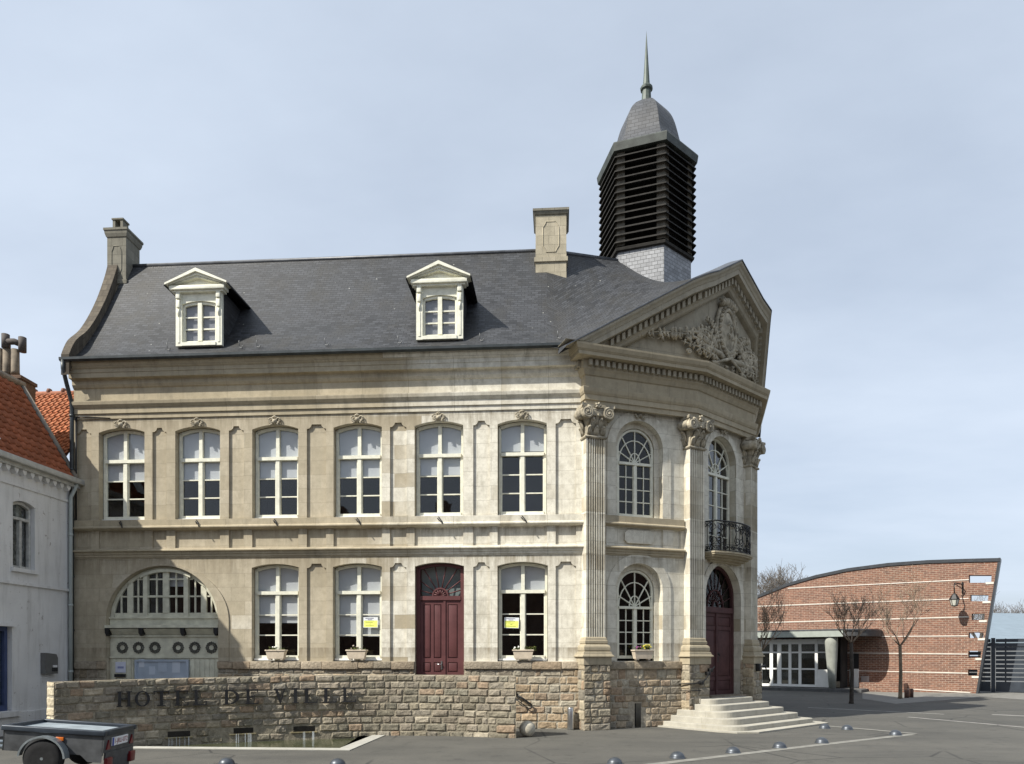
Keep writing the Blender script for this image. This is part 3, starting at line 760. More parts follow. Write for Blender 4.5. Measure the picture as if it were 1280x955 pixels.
# main door in bay B
zDB = .70; wB = -.2; zTr = FB.px(898, 763, -.24)[1]
f = MB()
o = [(dUC-bHW+.01, zDB)]+ell_pts(dUC, bHW-.01, zD_s, zD_s+bHW-.01, 16)+[(dUC+bHW-.01, zDB)]; i_ = [(dUC-bHW+.08, zDB)]+ell_pts(dUC, bHW-.08, zD_s, zD_s+bHW-.08, 16)+[(dUC+bHW-.08, zDB)]
f.band(FB, o, i_, wB-.06, wB+.02); f.box(FB, dUC-bHW+.08, dUC+bHW-.08, wB-.06, wB+.05, zTr-.07, zTr+.07)
zs0 = zTr+.07
for rr in (.13, .36):
    f.band(FB, ell_pts(dUC, rr+.013, zs0, zs0+rr*1.25+.013, 12), ell_pts(dUC, rr-.013, zs0, zs0+rr*1.25-.013, 12), wB-.05, wB-.01)
for k in range(1, 10):
    a = math.pi*k/10; r1 = .13
    while abs(r1*math.cos(a)) < bHW-.08 and (zs0+r1*math.sin(a)*1.25 < zD_s or ((r1*math.cos(a))**2+(zs0+r1*math.sin(a)*1.25-zD_s)**2 < (bHW-.08)**2)): r1 += .01
    f.tube(FB, [(dUC+.12*math.cos(a), wB-.03, zs0+.12*math.sin(a)*1.25), (dUC+r1*math.cos(a), wB-.03, zs0+r1*math.sin(a)*1.25)], .012, 4)
do = f.build('main_door', M['maroon_shaded'], hall)
d = MB(); rows = [zDB+.05, 1.12, 2.42, zTr-.12]
leaf_panels(d, FB, dUC-bHW+.08, dUC-.006, zDB, zTr-.07, wB, rows, 1); leaf_panels(d, FB, dUC+.006, dUC+bHW-.08, zDB, zTr-.07, wB, rows, 1); d.box(FB, dUC-.03, dUC+.03, wB, wB+.025, zDB, zTr-.08)
d.build('door_leaf', M['maroon_shaded'], do)
hh = MB(); hh.tube(FB, [(dUC+.07, wB, 1.75), (dUC+.07, wB+.05, 1.75), (dUC+.07, wB+.06, 1.69)], .014, 6); hh.box(FB, dUC+.05, dUC+.09, wB, wB+.012, 1.54, 1.80); hh.build('handle', M['iron'], do)
g = MB(); pg = ell_open(dUC, bHW-.06, zTr, zD_s, zD_s+bHW-.06); g.add(FB, [(u, wB-.045, z) for u, z in pg], [list(range(len(pg)))]); g.build('pane', M['glass_dim'], do)
room(FB, dUC-bHW-.1, dUC+bHW+.1, .5, zD_s+bHW+.2, -.32)
sl = MB(); sl.box(FB, dUC-bHW, dUC+bHW, -.3, .2, .3, zDB, (.26, .22, .17)); sl.build('threshold', M['rubble'], hall)
# ------------------------------------------------------------------ pilasters
def pil_frame(P, ang): return Frame(P[0], P[1], ang)
PILS = [pil_frame(P1, AA), pil_frame(P2, (AA+AB)/2), pil_frame(P3, AB+11), pil_frame(P4, AC_)]
PW, PH = .15, .24
def u_path(sp, hw, w, back=-.3): return [sp.at(-hw, back, 0), sp.at(-hw, w, 0), sp.at(hw, w, 0), sp.at(hw, back, 0)]
def pilaster(sp, seed):
    s = MB(); nf = 7; m = .035; fw = (2*PH-2*m)/nf; cs = [(-PH, -.3), (-PH, PW), (-PH+m*.8, PW)]
    for k in range(nf):
        a = -PH+m+k*fw; g = fw*.14
        for i in range(7):
            t = math.pi*i/6; cs.append((a+fw/2-(fw/2-g)*math.cos(t), PW-.05*math.sin(t)))
    cs += [(PH-m*.8, PW), (PH, PW), (PH, -.3)]
    zz = [2.13, 2.25, 6.62, 6.72]; V = []; F = []; n = len(cs)
    for z in zz:
        for u, w in cs: V.append((u, w if z in (2.25, 6.62) or w != w else w, z))
    for i in range(len(zz)-1):
        for k in range(n-1): F.append((i*n+k, i*n+k+1, (i+1)*n+k+1, (i+1)*n+k))
    s.add(sp, V, F); root = s.build('pilaster', M['stone_bay'], hall)
    b = MB()
    prof = [(0, 2.14), (.02, 2.12), (.03, 2.06), (.045, 2.05), (.045, 2.0), (.03, 1.97), (.075, 1.94), (.09, 1.90), (.09, 1.84), (.075, 1.80), (.11, 1.79), (.12, 1.73), (.15, 1.715), (.155, 1.685), (.11, 1.675), (.11, 1.50), (-.1, 1.50)]
    b.sweep(u_path(sp, PH, PW), prof); b.build('pilaster_base', M['mould'], root)
    p = MB(); hw, w = .335, .245
    rubble(p, sp, -hw, hw, -.02, 1.5, [], 40+seed, w=w-.01, base=(.33, .285, .21), hmin=.14, hmax=.22, pr=.025); mortar(p, sp, -hw, hw, 0, 1.5, w-.02)
    o = sp.at(-hw, -.25, 0); lf = Frame(o[0], o[1], sp.ang-90); rubble(p, lf, 0, .25+w, -.02, 1.5, [], 50+seed, w=0, base=(.42, .36, .26), pr=.012, lmin=.3, lmax=.6, hmin=.2, hmax=.26); mortar(p, lf, 0, .25+w-.01, 0, 1.5, -.01)  # left face: sunlight put in as a paler stone
    o = sp.at(hw, w, 0); rf = Frame(o[0], o[1], sp.ang+90); rubble(p, rf, 0, .25+w, -.02, 1.5, [], 60+seed, w=0, base=(.33, .285, .21), pr=.02); mortar(p, rf, .01, .25+w, 0, 1.5, -.01)
    p.build('pedestal', M['rubble'], root)
    # composite capital
    c = MB(); c.sweep(u_path(sp, PH, PW), [(-.05, 6.70), (.03, 6.71), (.045, 6.735), (.03, 6.76), (0, 6.78), (-.05, 6.8)])
    rows = [(6.78, PH-.02, PW-.01), (7.0, PH-.01, PW+.005), (7.15, PH+.03, PW+.05), (7.22, PH+.07, PW+.09)]
    V = []; F = []
    for z, hw, w in rows: V += [(-hw, -.25, z), (-hw, w, z), (hw, w, z), (hw, -.25, z)]
    for i in range(3):
        for k in range(3): F.append((i*4+k, i*4+k+1, (i+1)*4+k+1, (i+1)*4+k))
    c.add(sp, V, F)
    ab = [(-PH-.17, PW+.16), (-PH-.06, PW+.12), (0, PW+.085), (PH+.06, PW+.12), (PH+.17, PW+.16), (PH+.12, PW), (PH+.12, -.25), (-PH-.12, -.25), (-PH-.12, PW)]
    c.hprism(sp, ab, 7.385, 7.455); c.hprism(sp, [(u*.93, w-.015 if w > 0 else w) for u, w in ab], 7.33, 7.385)
    def leaf(u, w, z0, h, out, du=0, r=.042, ax=0):
        P = [(u, w, z0), (u+du*.3, w+out*.25, z0+h*.5), (u+du*.8, w+out*.7, z0+h*.92), (u+du, w+out*1.15, z0+h*.98), (u+du, w+out*1.35, z0+h*.82)]
        if ax: P = [(a+(b-w)*ax, w-.06, z) for a, b, z in P]
        c.tube(sp, P, [r*.9, r*1.15, r*1.1, r*.8, r*.4], 6)
        for sg in (-1, 1):
            Q = [(a+(sg*r*.9 if not ax else 0), b+(sg*r*.9 if ax else 0), z-.02) for a, b, z in P[:4]]; c.tube(sp, Q, [r*.5, r*.7, r*.6, r*.25], 5)
    for u in (-.17, 0, .17): leaf(u, PW, 6.79, .17, .07)
    for u in (-.1, .1): leaf(u, PW+.005, 6.9, .23, .09)
    leaf(0, PW+.02, 7.0, .22, .1, 0, .03)
    for sg in (-1, 1):
        leaf(sg*PH, 0.02, 6.79, .17, .07, 0, .04, sg); leaf(sg*(PH+.01), .05, 6.9, .23, .09, 0, .04, sg)
        leaf(sg*.2, PW+.01, 7.02, .17, .09, sg*.05, .03)
    def volute(cu, w, z, sg, R0=.135):
        pts = []; n = 34
        for i in range(n):
            a = i/(n-1)*2.4*2*math.pi; rr = R0*(1-.86*i/(n-1)); pts.append((cu-sg*rr*math.sin(a)*1, w+.012*i/n, z+rr*math.cos(a)))
        c.tube(sp, pts, [.03]*12+[.026]*12+[.022]*10, 6)
        V = []; F = []; k = 16
        for ww in (w-.10, w-.008):
            for i in range(k): a = 2*math.pi*i/k; V.append((cu+R0*.97*math.cos(a), ww, z+R0*.97*math.sin(a)))
        F = [(i, (i+1) % k, k+(i+1) % k, k+i) for i in range(k)]+[list(range(k, 2*k))]; c.add(sp, V, F)
        c.lathe(type('q', (), {'at': lambda _, a, b, h: sp.at(cu+a, w+h, z+b)})(), 0, 0, [(.03, 0), (.028, .03), (.01, .04)], 8)
    for sg in (-1, 1):
        volute(sg*(PH+.03), PW+.15, 7.25, sg)
        # the scroll seen from the side
        sf = Frame(*sp.at(sg*(PH+.15), .04, 0)[:2], sp.ang-90*sg)
        pts = []
        for i in range(24):
            a = i/23*4*math.pi; rr = .12*(1-.8*i/23); pts.append((.0+rr*math.sin(a), .01, 7.25+rr*math.cos(a)))
        c.tube(sf, pts, .026, 5)
        c.tube(sp, [(sg*(PH+.12), -.05, 7.25), (sg*(PH+.12), .0, 7.25), (sg*(PH+.1), PW+.05, 7.25)], [.1, .11, .115], 10)
    c.bbox(sp, -PH-.02, PH+.02, PW+.02, PW+.125, 7.19, 7.345, .02)
    c.tube(sp, [(-PH, PW+.1, 7.36), (-.08, PW+.1, 7.335), (0, PW+.11, 7.32), (.08, PW+.1, 7.335), (PH, PW+.1, 7.36)], .03, 6)
    for k in range(5):
        a = k*2*math.pi/5; c.tube(sp, [(0, PW+.12, 7.42), (.05*math.cos(a), PW+.15, 7.42+.05*math.sin(a)), (.085*math.cos(a), PW+.13, 7.42+.085*math.sin(a))], [.03, .032, .012], 5)
    c.build('capital', M['carve'], root)
for i, sp in enumerate(PILS): pilaster(sp, i)

# ------------------------------------------------------------------ bay entablature and pediment
EO = .15; EX = PH+.02
def mit(P, a1, a2, off):
    n1 = Vector((math.sin(R(a1)), -math.cos(R(a1)))); n2 = Vector((math.sin(R(a2)), -math.cos(R(a2)))); k = (n1+n2)/(1+n1.dot(n2))
    return (P[0]+k.x*off, P[1]+k.y*off)
Q1 = FA.at(-EX, EO, 0)[:2]; Q2 = mit(P2, AA, AB, EO); Q3 = mit(P3, AB, AC_, EO); Q4 = FC.at(LA+EX, EO, 0)[:2]
qpath = [FA.at(-EX, -.4, 0), Q1, Q2, Q3, Q4, FC.at(LA+EX, -.4, 0)]
bent = [(-.06, 7.455), (.0, 7.46), (.0, 7.575), (.03, 7.58), (.03, 7.70), (.045, 7.71), (.07, 7.76), (.085, 7.84), (.085, 7.86), (.0, 7.868), (.0, 8.13), (.03, 8.15), (.07, 8.23), (.10, 8.27), (.10, 8.46), (.20, 8.47), (.31, 8.475), (.31, 8.555), (.325, 8.565), (.35, 8.60), (.38, 8.67), (.385, 8.71), (-.3, 8.745)]
mb = MB(); mb.sweep(qpath, bent); mb.build('bay_cornice', M['mould'], hall)
mb = MB(); mb.sweep([P4, P5], [(w*.6, z) for w, z in ent]); mb.build('cornice', M['mould'], hall)
BQ = Along([Q1, Q2, Q3, Q4], .06); LQ = BQ.L[-1]; LM = LQ/2
dn = MB(); l = .02
while l < LQ:
    dn.box(BQ, l, l+.075, .09, .185, 8.315, 8.445); l += .145
for z in [0]: pass
l = .03
ql = FA.at(-EX, -.2, 0); 
lf = Frame(ql[0], ql[1], AA-90)
for k in range(3): dn.box(lf, .02+k*.12, .09+k*.12, .09, .185, 8.315, 8.445)
dn.build('dentil_row', M['pediment'], hall)
SL = .618
def ztop(l): 
    l = l if l <= LM else LQ-l
    return 8.70+SL*(l+.40)
def mitq(l, w):
    for i, q in enumerate((Q2, Q3)):
        if abs(l-BQ.L[i+1]) < 1e-4: 
            a = (AA, AB, AC_); p = mit((Q2, Q3)[i], a[i], a[i+1], w); return p
    i = BQ.seg(l); a, b = BQ.p[i], BQ.p[i+1]; t = (l-BQ.L[i])/(BQ.L[i+1]-BQ.L[i]); q = a+(b-a)*t; n = BQ.nn[i]
    return (q.x+n.x*w, q.y+n.y*w)
ls = sorted([q for q in [-.65+(.65+LM)*i/24 for i in range(25)]+[LM+(LM+.65)*i/24 for i in range(1, 25)] if min(abs(q-BQ.L[1]), abs(q-BQ.L[2])) > .13]+BQ.L[1:3])
rprof = [(-.5, .0), (.40, .0), (.40, -.05), (.385, -.075), (.35, -.11), (.325, -.17), (.31, -.18), (.31, -.30), (.13, -.315), (.11, -.33), (.11, -.50), (.075, -.53), (.05, -.60), (.01, -.635), (-.12, -.66)]
rk = MB(); V = []; F = []; UVs = []; m = len(rprof)
for l in ls:
    for j, (w, dz) in enumerate(rprof):
        p = mitq(l, w); V.append((p[0], p[1], max(ztop(l)+dz, 8.715+.0005*j))); UVs.append((l, 8+j*.08))
for i in range(len(ls)-1):
    for j in range(m-1): F.append((i*m+j, (i+1)*m+j, (i+1)*m+j+1, i*m+j+1))
F += [list(range(m)), [(len(ls)-1)*m+j for j in range(m)]]
rk.add(WORLD, V, F, uvs=UVs); rk.build('raking_cornice', M['pediment'], hall)
dn = MB(); l = .55
while l < LQ-.5:
    za = ztop(l+.037)
    if not (abs(l+.03-LM) < .05): 
        dz = SL*.037*(1 if l < LM else -1)
        V = []
        for (uu, z) in ((l, -dz), (l+.075, dz)):
            for w in (.08, .195):
                for zz in (-.485, -.335): V.append((uu, w, za+zz+z))
        dn.add(BQ, V, [(0, 1, 3, 2), (4, 6, 7, 5), (2, 3, 7, 6), (0, 4, 5, 1), (1, 5, 7, 3), (0, 2, 6, 4)])
    l += .145
dn.build('dentil_row', M['pediment'], hall)
ty = MB(); V = []; F = []
for l in ls:
    p = mitq(l, -.10); V += [(p[0], p[1], 8.70), (p[0], p[1], max(8.71, ztop(l)-.6))]
for i in range(len(ls)-1): F.append((2*i, 2*i+2, 2*i+3, 2*i+1))
ty.add(WORLD, V, F, uvs=[(ls[i//2], v[2]) for i, v in enumerate(V)]); ty.build('tympanum', M['pediment'], hall)

# carved relief: crowned shield, acanthus scrolls and trophies
rl = MB(); TW = -.09
class Rel:
    def at(s, l, w, z): return BQ.at(LM+l*1.12, TW+w*1.1, 8.72+z*(1.26-.13*abs(l)))
RS = Rel(); rr = random.Random(5)
def blade(l0, z0, ang, ln, curl, r0=.055, w0=.03, steps=14, tip=.012, lift=.09):
    pts = []; a = ang; l, z = l0, z0; rad = []
    for i in range(steps):
        t = i/(steps-1); pts.append((l, w0+lift*math.sin(math.pi*min(1, t*1.05)), z)); rad.append(r0*(1-.75*t)*(0.7+.5*math.sin(math.pi*t))+tip*.6)
        l += math.cos(a)*ln/steps; z += math.sin(a)*ln/steps; a += curl/steps*(1+1.6*t)
    rl.tube(RS, pts, rad, 7)
def oval(cl, cz, a, b, w0, r, n=32, k0=0, k1=1):
    rl.tube(RS, [(cl+a*math.cos(2*math.pi*(k0+(k1-k0)*i/n)), w0, cz+b*math.sin(2*math.pi*(k0+(k1-k0)*i/n))) for i in range(n+1)], r, 7, caps=False)
CZ = .98
# shield field
V = []; 
for i in range(28):
    a = 2*math.pi*i/28; V.append((.25*math.cos(a)*(1 if abs(math.cos(a)) < .7 else .97), .10, CZ+.38*math.sin(a)))
V.append((0, .17, CZ)); rl.add(RS, V, [(i, (i+1) % 28, 28) for i in range(28)], smooth=True)
oval(0, CZ, .29, .43, .10, .045); oval(0, CZ, .40, .55, .05, .05)
for i in range(26):
    a = 2*math.pi*i/26; rl.tube(RS, [(.345*math.cos(a), .08, CZ+.49*math.sin(a)), (.35*math.cos(a+.12), .13, CZ+.50*math.sin(a+.12)), (.36*math.cos(a+.2), .07, CZ+.5*math.sin(a+.2))], [.03, .04, .02], 5)
for (l, z, a) in ((-.08, CZ+.12, .5), (.09, CZ+.1, 2.4), (-.07, CZ-.12, 2.2), (.08, CZ-.14, .8), (0.01, CZ+.02, 1.5)):
    rl.tube(RS, [(l-.05*math.cos(a), .165, z-.07*math.sin(a)), (l, .19, z), (l+.05*math.cos(a), .165, z+.07*math.sin(a))], [.014, .028, .012], 5)
# crown
for i in range(7):
    l = -.24+.08*i; h = .16+.05*math.cos((i-3)*.5); blade(l, CZ+.50, 1.57+.18*(i-3)*-.6, h, .0, .05, .06, 8)
rl.tube(RS, [(-.28, .06, CZ+.52), (-.1, .12, CZ+.57), (.1, .12, CZ+.57), (.28, .06, CZ+.52)], .05, 7)
def frond(l0, z0, ang, ln, curl, sx, n=11, ls_=.24, r0=.03, w0=.06, wave=0.0):
    """acanthus spray: a curved rib with curling leaflets on both sides"""
    D = (lambda a: a) if sx > 0 else (lambda a: math.pi-a)
    steps = 26; l, z, a = l0, z0, ang; P = []; A = []
    for i in range(steps):
        t = i/(steps-1); P.append((sx*l, w0+.05*math.sin(math.pi*t), z)); A.append(a)
        l += math.cos(a)*ln/steps; z += math.sin(a)*ln/steps; a += (curl+wave*math.cos(t*5))/steps
    rl.tube(RS, P, [r0*(1.25-.95*i/(steps-1)) for i in range(steps)], 6)
    for k in range(n):
        t = .08+.86*k/(n-1); i = int(t*(steps-1)); p = P[i]; sc = (1-.5*t)*rr.uniform(.85, 1.15)
        for side in (1, -1):
            b = A[i]+side*(.75-.25*t); blade(p[0], p[2], D(b), ls_*sc, sx*(-side)*rr.uniform(-3.4, -1.6), r0*1.0*sc+.006, .05, 9, .006, .075)
            blade(p[0], p[2], D(b-side*.25), ls_*sc*.72, sx*side*1.2, r0*.8*sc+.004, .075, 8, .006, .05)
for sg in (-1, 1):
    D = lambda a: a if sg > 0 else math.pi-a
    sx = sg
    frond(.36, .62, 1.35, .78, -1.3, sx, 8, .22, .032, .07)
    frond(.44, .56, .95, 1.15, -1.9, sx, 9, .25, .034, .08)
    frond(.46, .50, .50, 1.85, -1.05, sx, 13, .29, .034, .07)
    frond(.50, .44, .24, 2.45, -.48, sx, 16, .31, .034, .06, .5)
    frond(.40, .40, -.12, 1.25, .5, sx, 9, .2, .03, .08)
    # palm trunk along the base
    rl.tube(RS, [(sx*.12, .06, .44), (sx*.4, .12, .44), (sx*.8, .10, .5), (sx*1.2, .06, .55)], [.05, .065, .05, .02], 8)
    for (l, z, r0) in ((.60, .36, .10), (.86, .33, .085), (1.12, .32, .075), (.42, .28, .085), (1.4, .3, .06)):
        pts = [(sx*(l+r0*(1-i/26)*math.cos(i/16*2*math.pi)), .09, z+r0*(1-i/26)*math.sin(i/16*2*math.pi)) for i in range(24)]
        rl.tube(RS, pts, [.026]*12+[.02]*12, 6)
    rl.tube(RS, [(sx*-.1, .14, .46), (sx*.35, .16, .30), (sx*.62, .12, .2)], [.03, .035, .022], 6)
    for k in range(7): blade(sx*(.60-.02*k), .2-.005*k, D(-.4+.35*k), .14, sx*2, .02, .1, 8, .005, .05)
for k in range(8):
    a = math.pi+math.pi*k/7; rl.tube(RS, [(.02+.13*math.cos(a), .08, .26+.16*math.sin(a)), (.02+.13*math.cos(a+.2), .13, .26+.16*math.sin(a+.2)), (.02+.13*math.cos(a+.35), .08, .26+.16*math.sin(a+.35))], [.03, .045, .02], 6)
rl.build('carved_relief', M['carve'], hall)

# ------------------------------------------------------------------ roofs
def roof_uv(V, m, us):
    return None
rf = MB(); UR = 11.5
def prof_strip(mbd, sp, prof, u0, u1, n=24, flip=False):
    V = []; UV = []; F = []; s = [0]
    for a, b in zip(prof, prof[1:]): s.append(s[-1]+math.hypot(b[0]-a[0], b[1]-a[1]))
    m = len(prof)
    for i in range(n+1):
        u = u0+(u1-u0)*i/n
        for j, (w, z) in enumerate(prof): V.append((u, w, z)); UV.append((u, s[j]))
    for i in range(n):
        for j in range(m-1): F.append((i*m+j, (i+1)*m+j, (i+1)*m+j+1, i*m+j+1))
    mbd.add(sp, V, F, uvs=UV)
def dense(prof, k=3):
    P = spline([(w, z) for w, z in prof], k); return [(p.x, p.y) for p in P]
RP = dense(roofprof, 3)
prof_strip(rf, FM, RP, .08, UR)
prof_strip(rf, FM, [(-2.05, 12.32), (-3.0, 10.9), (-4.5, 9.0)], .05, UR)
APX = Vector((*mitq(LM, .0), ztop(LM)))
R2 = Vector((3.85, 19.75, 12.52))
bdir = Vector((-FB.n[0], -FB.n[1], 0))
Pm = [Vector(FM.at(UR, w, z)) for w, z in RP]
zl0, zl1 = RP[0][1], RP[-1][1]
def ruled(mbd, lower, upper, k0=1.0, steps=14, first=None):
    V = []; UV = []; F = []; n = len(lower); Ls = 0
    th = [(RP[0][0]-p[0])/(RP[0][0]-RP[-1][0]) for p in RP]; tz = [(p[1]-zl0)/(zl1-zl0) for p in RP]; m = len(RP)
    for i in range(n):
        if i: Ls += (lower[i]-lower[i-1]).length*.6+(upper[i]-upper[i-1]).length*.4
        k = i/(n-1)*k0
        for j in range(m):
            h = th[j]*(1-k)+tz[j]*k; lo, up = lower[i], upper[i]
            p = Vector((lo.x+(up.x-lo.x)*h, lo.y+(up.y-lo.y)*h, lo.z+(up.z-lo.z)*tz[j])); V.append(tuple(p)); UV.append((UR+Ls, (up-lo).length*h))
    for i in range(n-1):
        for j in range(m-1): F.append((i*m+j, (i+1)*m+j, (i+1)*m+j+1, i*m+j+1))
    mbd.add(WORLD, V, F, uvs=UV)
lsl = [l for l in ls if l <= LM+1e-6]
GR = Vector((4.05, 18.9, 11.42)); R2 = Vector((2.85, 19.2, 12.36)); R2b = Vector((4.9, 20.4, 12.1))
low = [Pm[0]]; upp = [Pm[-1]]
for i, l in enumerate(lsl):
    q = mitq(l, .02); low.append(Vector((q[0], q[1], ztop(l)+.09)))
    t = (i+1)/len(lsl); upp.append(Pm[-1].lerp(R2, t/.55) if t < .55 else R2.lerp(GR, (t-.55)/.25) if t < .8 else GR.lerp(APX+Vector((0, 0, .1)), (t-.8)/.2))
ruled(rf, low, upp)
lsr = [l for l in ls if l >= LM-1e-6]
R3 = Vector(FD.at(2.2, -2.05, 12.32))
low2 = []; upp2 = []
for i, l in enumerate(lsr):
    q = mitq(l, .02); low2.append(Vector((q[0], q[1], ztop(l)+.09))); t = i/(len(lsr)-1); upp2.append((APX+Vector((0, 0, .1))).lerp(GR, t/.25) if t < .25 else GR.lerp(R2b, (t-.25)/.3) if t < .55 else R2b.lerp(R3, (t-.55)/.45))
ruled(rf, low2, upp2)
prof_strip(rf, FD, RP, .5, 9.1, 8); prof_strip(rf, FD, [(-2.05, 12.32), (-3.0, 10.9), (-5.5, 9.0)], -.5, 9, 4)
rf.add(WORLD, [tuple(Pm[-1]), tuple(R2), tuple(R3), FM.at(UR, -4.5, 9.0), tuple(R2b)], [(0, 1, 2, 3), (1, 4, 2)])
roof = rf.build('roof', M['slate'], hall)
# lead capping over the raking cornice and the ridge
cp = MB(); V = []; F = []
for l in ls:
    for w, dz in ((.42, .0), (.42, .03), (.1, .10), (-.06, .115), (-.06, 0)):
        q = mitq(l, w); V.append((q[0], q[1], ztop(l)+dz))
for i in range(len(ls)-1):
    for j in range(4): F.append((i*5+j, (i+1)*5+j, (i+1)*5+j+1, i*5+j+1))
F.append(tuple(range(5))); cp.add(WORLD, V, F); cp.build('lead_capping', M['lead'], roof)
rg = MB(); rg.tube(WORLD, [FM.at(.2, -2.05, 12.32), FM.at(UR, -2.05, 12.32), tuple(R2)], .05, 8); rg.build('ridge_capping', M['lead'], roof)
# roof hooks
for x in (210, 322, 300, 498, 697, 407, 600):
    hk = MB(); u = FM.U(x); hk.tube(FM, [(u, .03, 9.1), (u, .06, 9.24), (u, .03, 9.26)], .008, 5); hk.tube(FM, [(u, .03, 9.1), (u+.06, .03, 9.08), (u+.10, .07, 9.12)], .01, 5); hk.build('roof_hook', M['zinc_pale'], roof)

# left gable parapet with its curved coping
gp_ = MB(); V = []; F = []
pp = spline([(.40, 8.80), (.28, 9.02), (.08, 9.30), (-.35, 9.72), (-.75, 10.26), (-1.15, 10.92), (-1.5, 11.62), (-1.72, 12.1)], 5)
for i, p in enumerate(pp):
    for (u, dz, dw) in ((-.03, -.4, 0), (-.03, .09, 0), (.17, .09, 0), (.17, -.4, 0)):
        V.append((u-.24*(i/(len(pp)-1))**1.3 if u < 0 else u-.16*(i/(len(pp)-1))**1.3, p.x, p.y+dz))
n = len(pp)
for i in range(n-1):
    for j in range(3): F.append((i*4+j, (i+1)*4+j, (i+1)*4+j+1, i*4+j+1))
F += [(0, 1, 2, 3)]
uvs = [(j*.25, i*.06) for i in range(n) for j in range(4)]
gp_.add(FM, V, F, uvs=uvs)
gable_m = ashlar('gable_brick_coping', (.10, .085, .068), (.17, .145, .11), bw=.14, rh=.085, stain_amt=.6, stain=(.08, .075, .06))
gp_.build('gable_parapet', gable_m, roof)

# chimneys
chim_m = ashlar('chimney_stone', (.40, .36, .27), (.48, .43, .33), bw=.3, rh=.235, stain_amt=.5, stain=(.12, .11, .09))
chim_g = ashlar('grey_chimney_stone', (.20, .19, .155), (.27, .255, .21), bw=.3, rh=.235, stain_amt=.7, stain=(.07, .065, .055))
def chimney(u0, u1, w1, dep, z0, z1, cap, name, panel=True, pot=False):
    c = MB(); c.box(FM, u0, u1, w1-dep, w1, z0, z1)
    um = (u0+u1)/2
    pu = (u1-u0)*.26; zz0, zz1 = z1-1.0, z1-.22
    c.sweep([FM.at(u0, w1-dep, 0), FM.at(u0, w1, 0), FM.at(u1, w1, 0), FM.at(u1, w1-dep, 0)], [(0, z1-1.27), (.035, z1-1.25), (.035, z1-1.14), (0, z1-1.12)])
    if panel:
        P = [(um-pu*.6, zz0), (um+pu*.6, zz0), (um+pu*.7, zz0+.06), (um+pu, zz0+.15), (um+pu, zz1-.15), (um+pu*.7, zz1-.06), (um+pu*.6, zz1), (um-pu*.6, zz1), (um-pu*.7, zz1-.06), (um-pu, zz1-.15), (um-pu, zz0+.15), (um-pu*.7, zz0+.06)]
        c.tube(FM, [(a, w1+.0, b) for a, b in P+P[:1]], .016, 4, caps=False)
    o = c.build('chimney', chim_g if pot else chim_m, roof)
    k = MB(); k.sweep([FM.at(u0, w1-dep, 0), FM.at(u0, w1, 0), FM.at(u1, w1, 0), FM.at(u1, w1-dep, 0), FM.at(u0, w1-dep, 0)], cap)
    k.box(FM, u0-.07, u1+.07, w1-dep-.07, w1+.07, z1+cap[-1][1]-z1-.06, cap[-1][1])
    if pot:
        k.box(FM, u0+.12, u0+.19, w1-.3, w1-.05, cap[-1][1], cap[-1][1]+.27); k.box(FM, u1-.19, u1-.12, w1-.3, w1-.05, cap[-1][1], cap[-1][1]+.27); k.box(FM, u0+.10, u1-.10, w1-.32, w1-.03, cap[-1][1]+.27, cap[-1][1]+.31)
    k.build('chimney_cap', chim_g, roof)
    fl = MB(); fl.box(FM, u0-.02, u1+.02, w1, w1+.03, z0+.25, z0+.55); 
uc0, uc1 = FM.U(669.5, -1.62), FM.U(708, -1.62); zc1 = FM.px(690, 266, -1.62)[1]
chimney(uc0, uc1, -1.62, .85, 11.2, zc1, [(0, zc1-.06), (.03, zc1-.04), (.05, zc1), (.05, zc1+.07), (0, zc1+.09)], 'r')
ul0, ul1 = FM.U(134, -1.72), FM.U(157.5, -1.72); zl_ = FM.px(146, 297, -1.72)[1]
chimney(ul0, ul1, -1.72, .62, 11.3, zl_, [(0, zl_), (.02, zl_+.02), (.045, zl_+.10), (.055, zl_+.18), (.055, zl_+.22), (0, zl_+.24)], 'l', True, True)

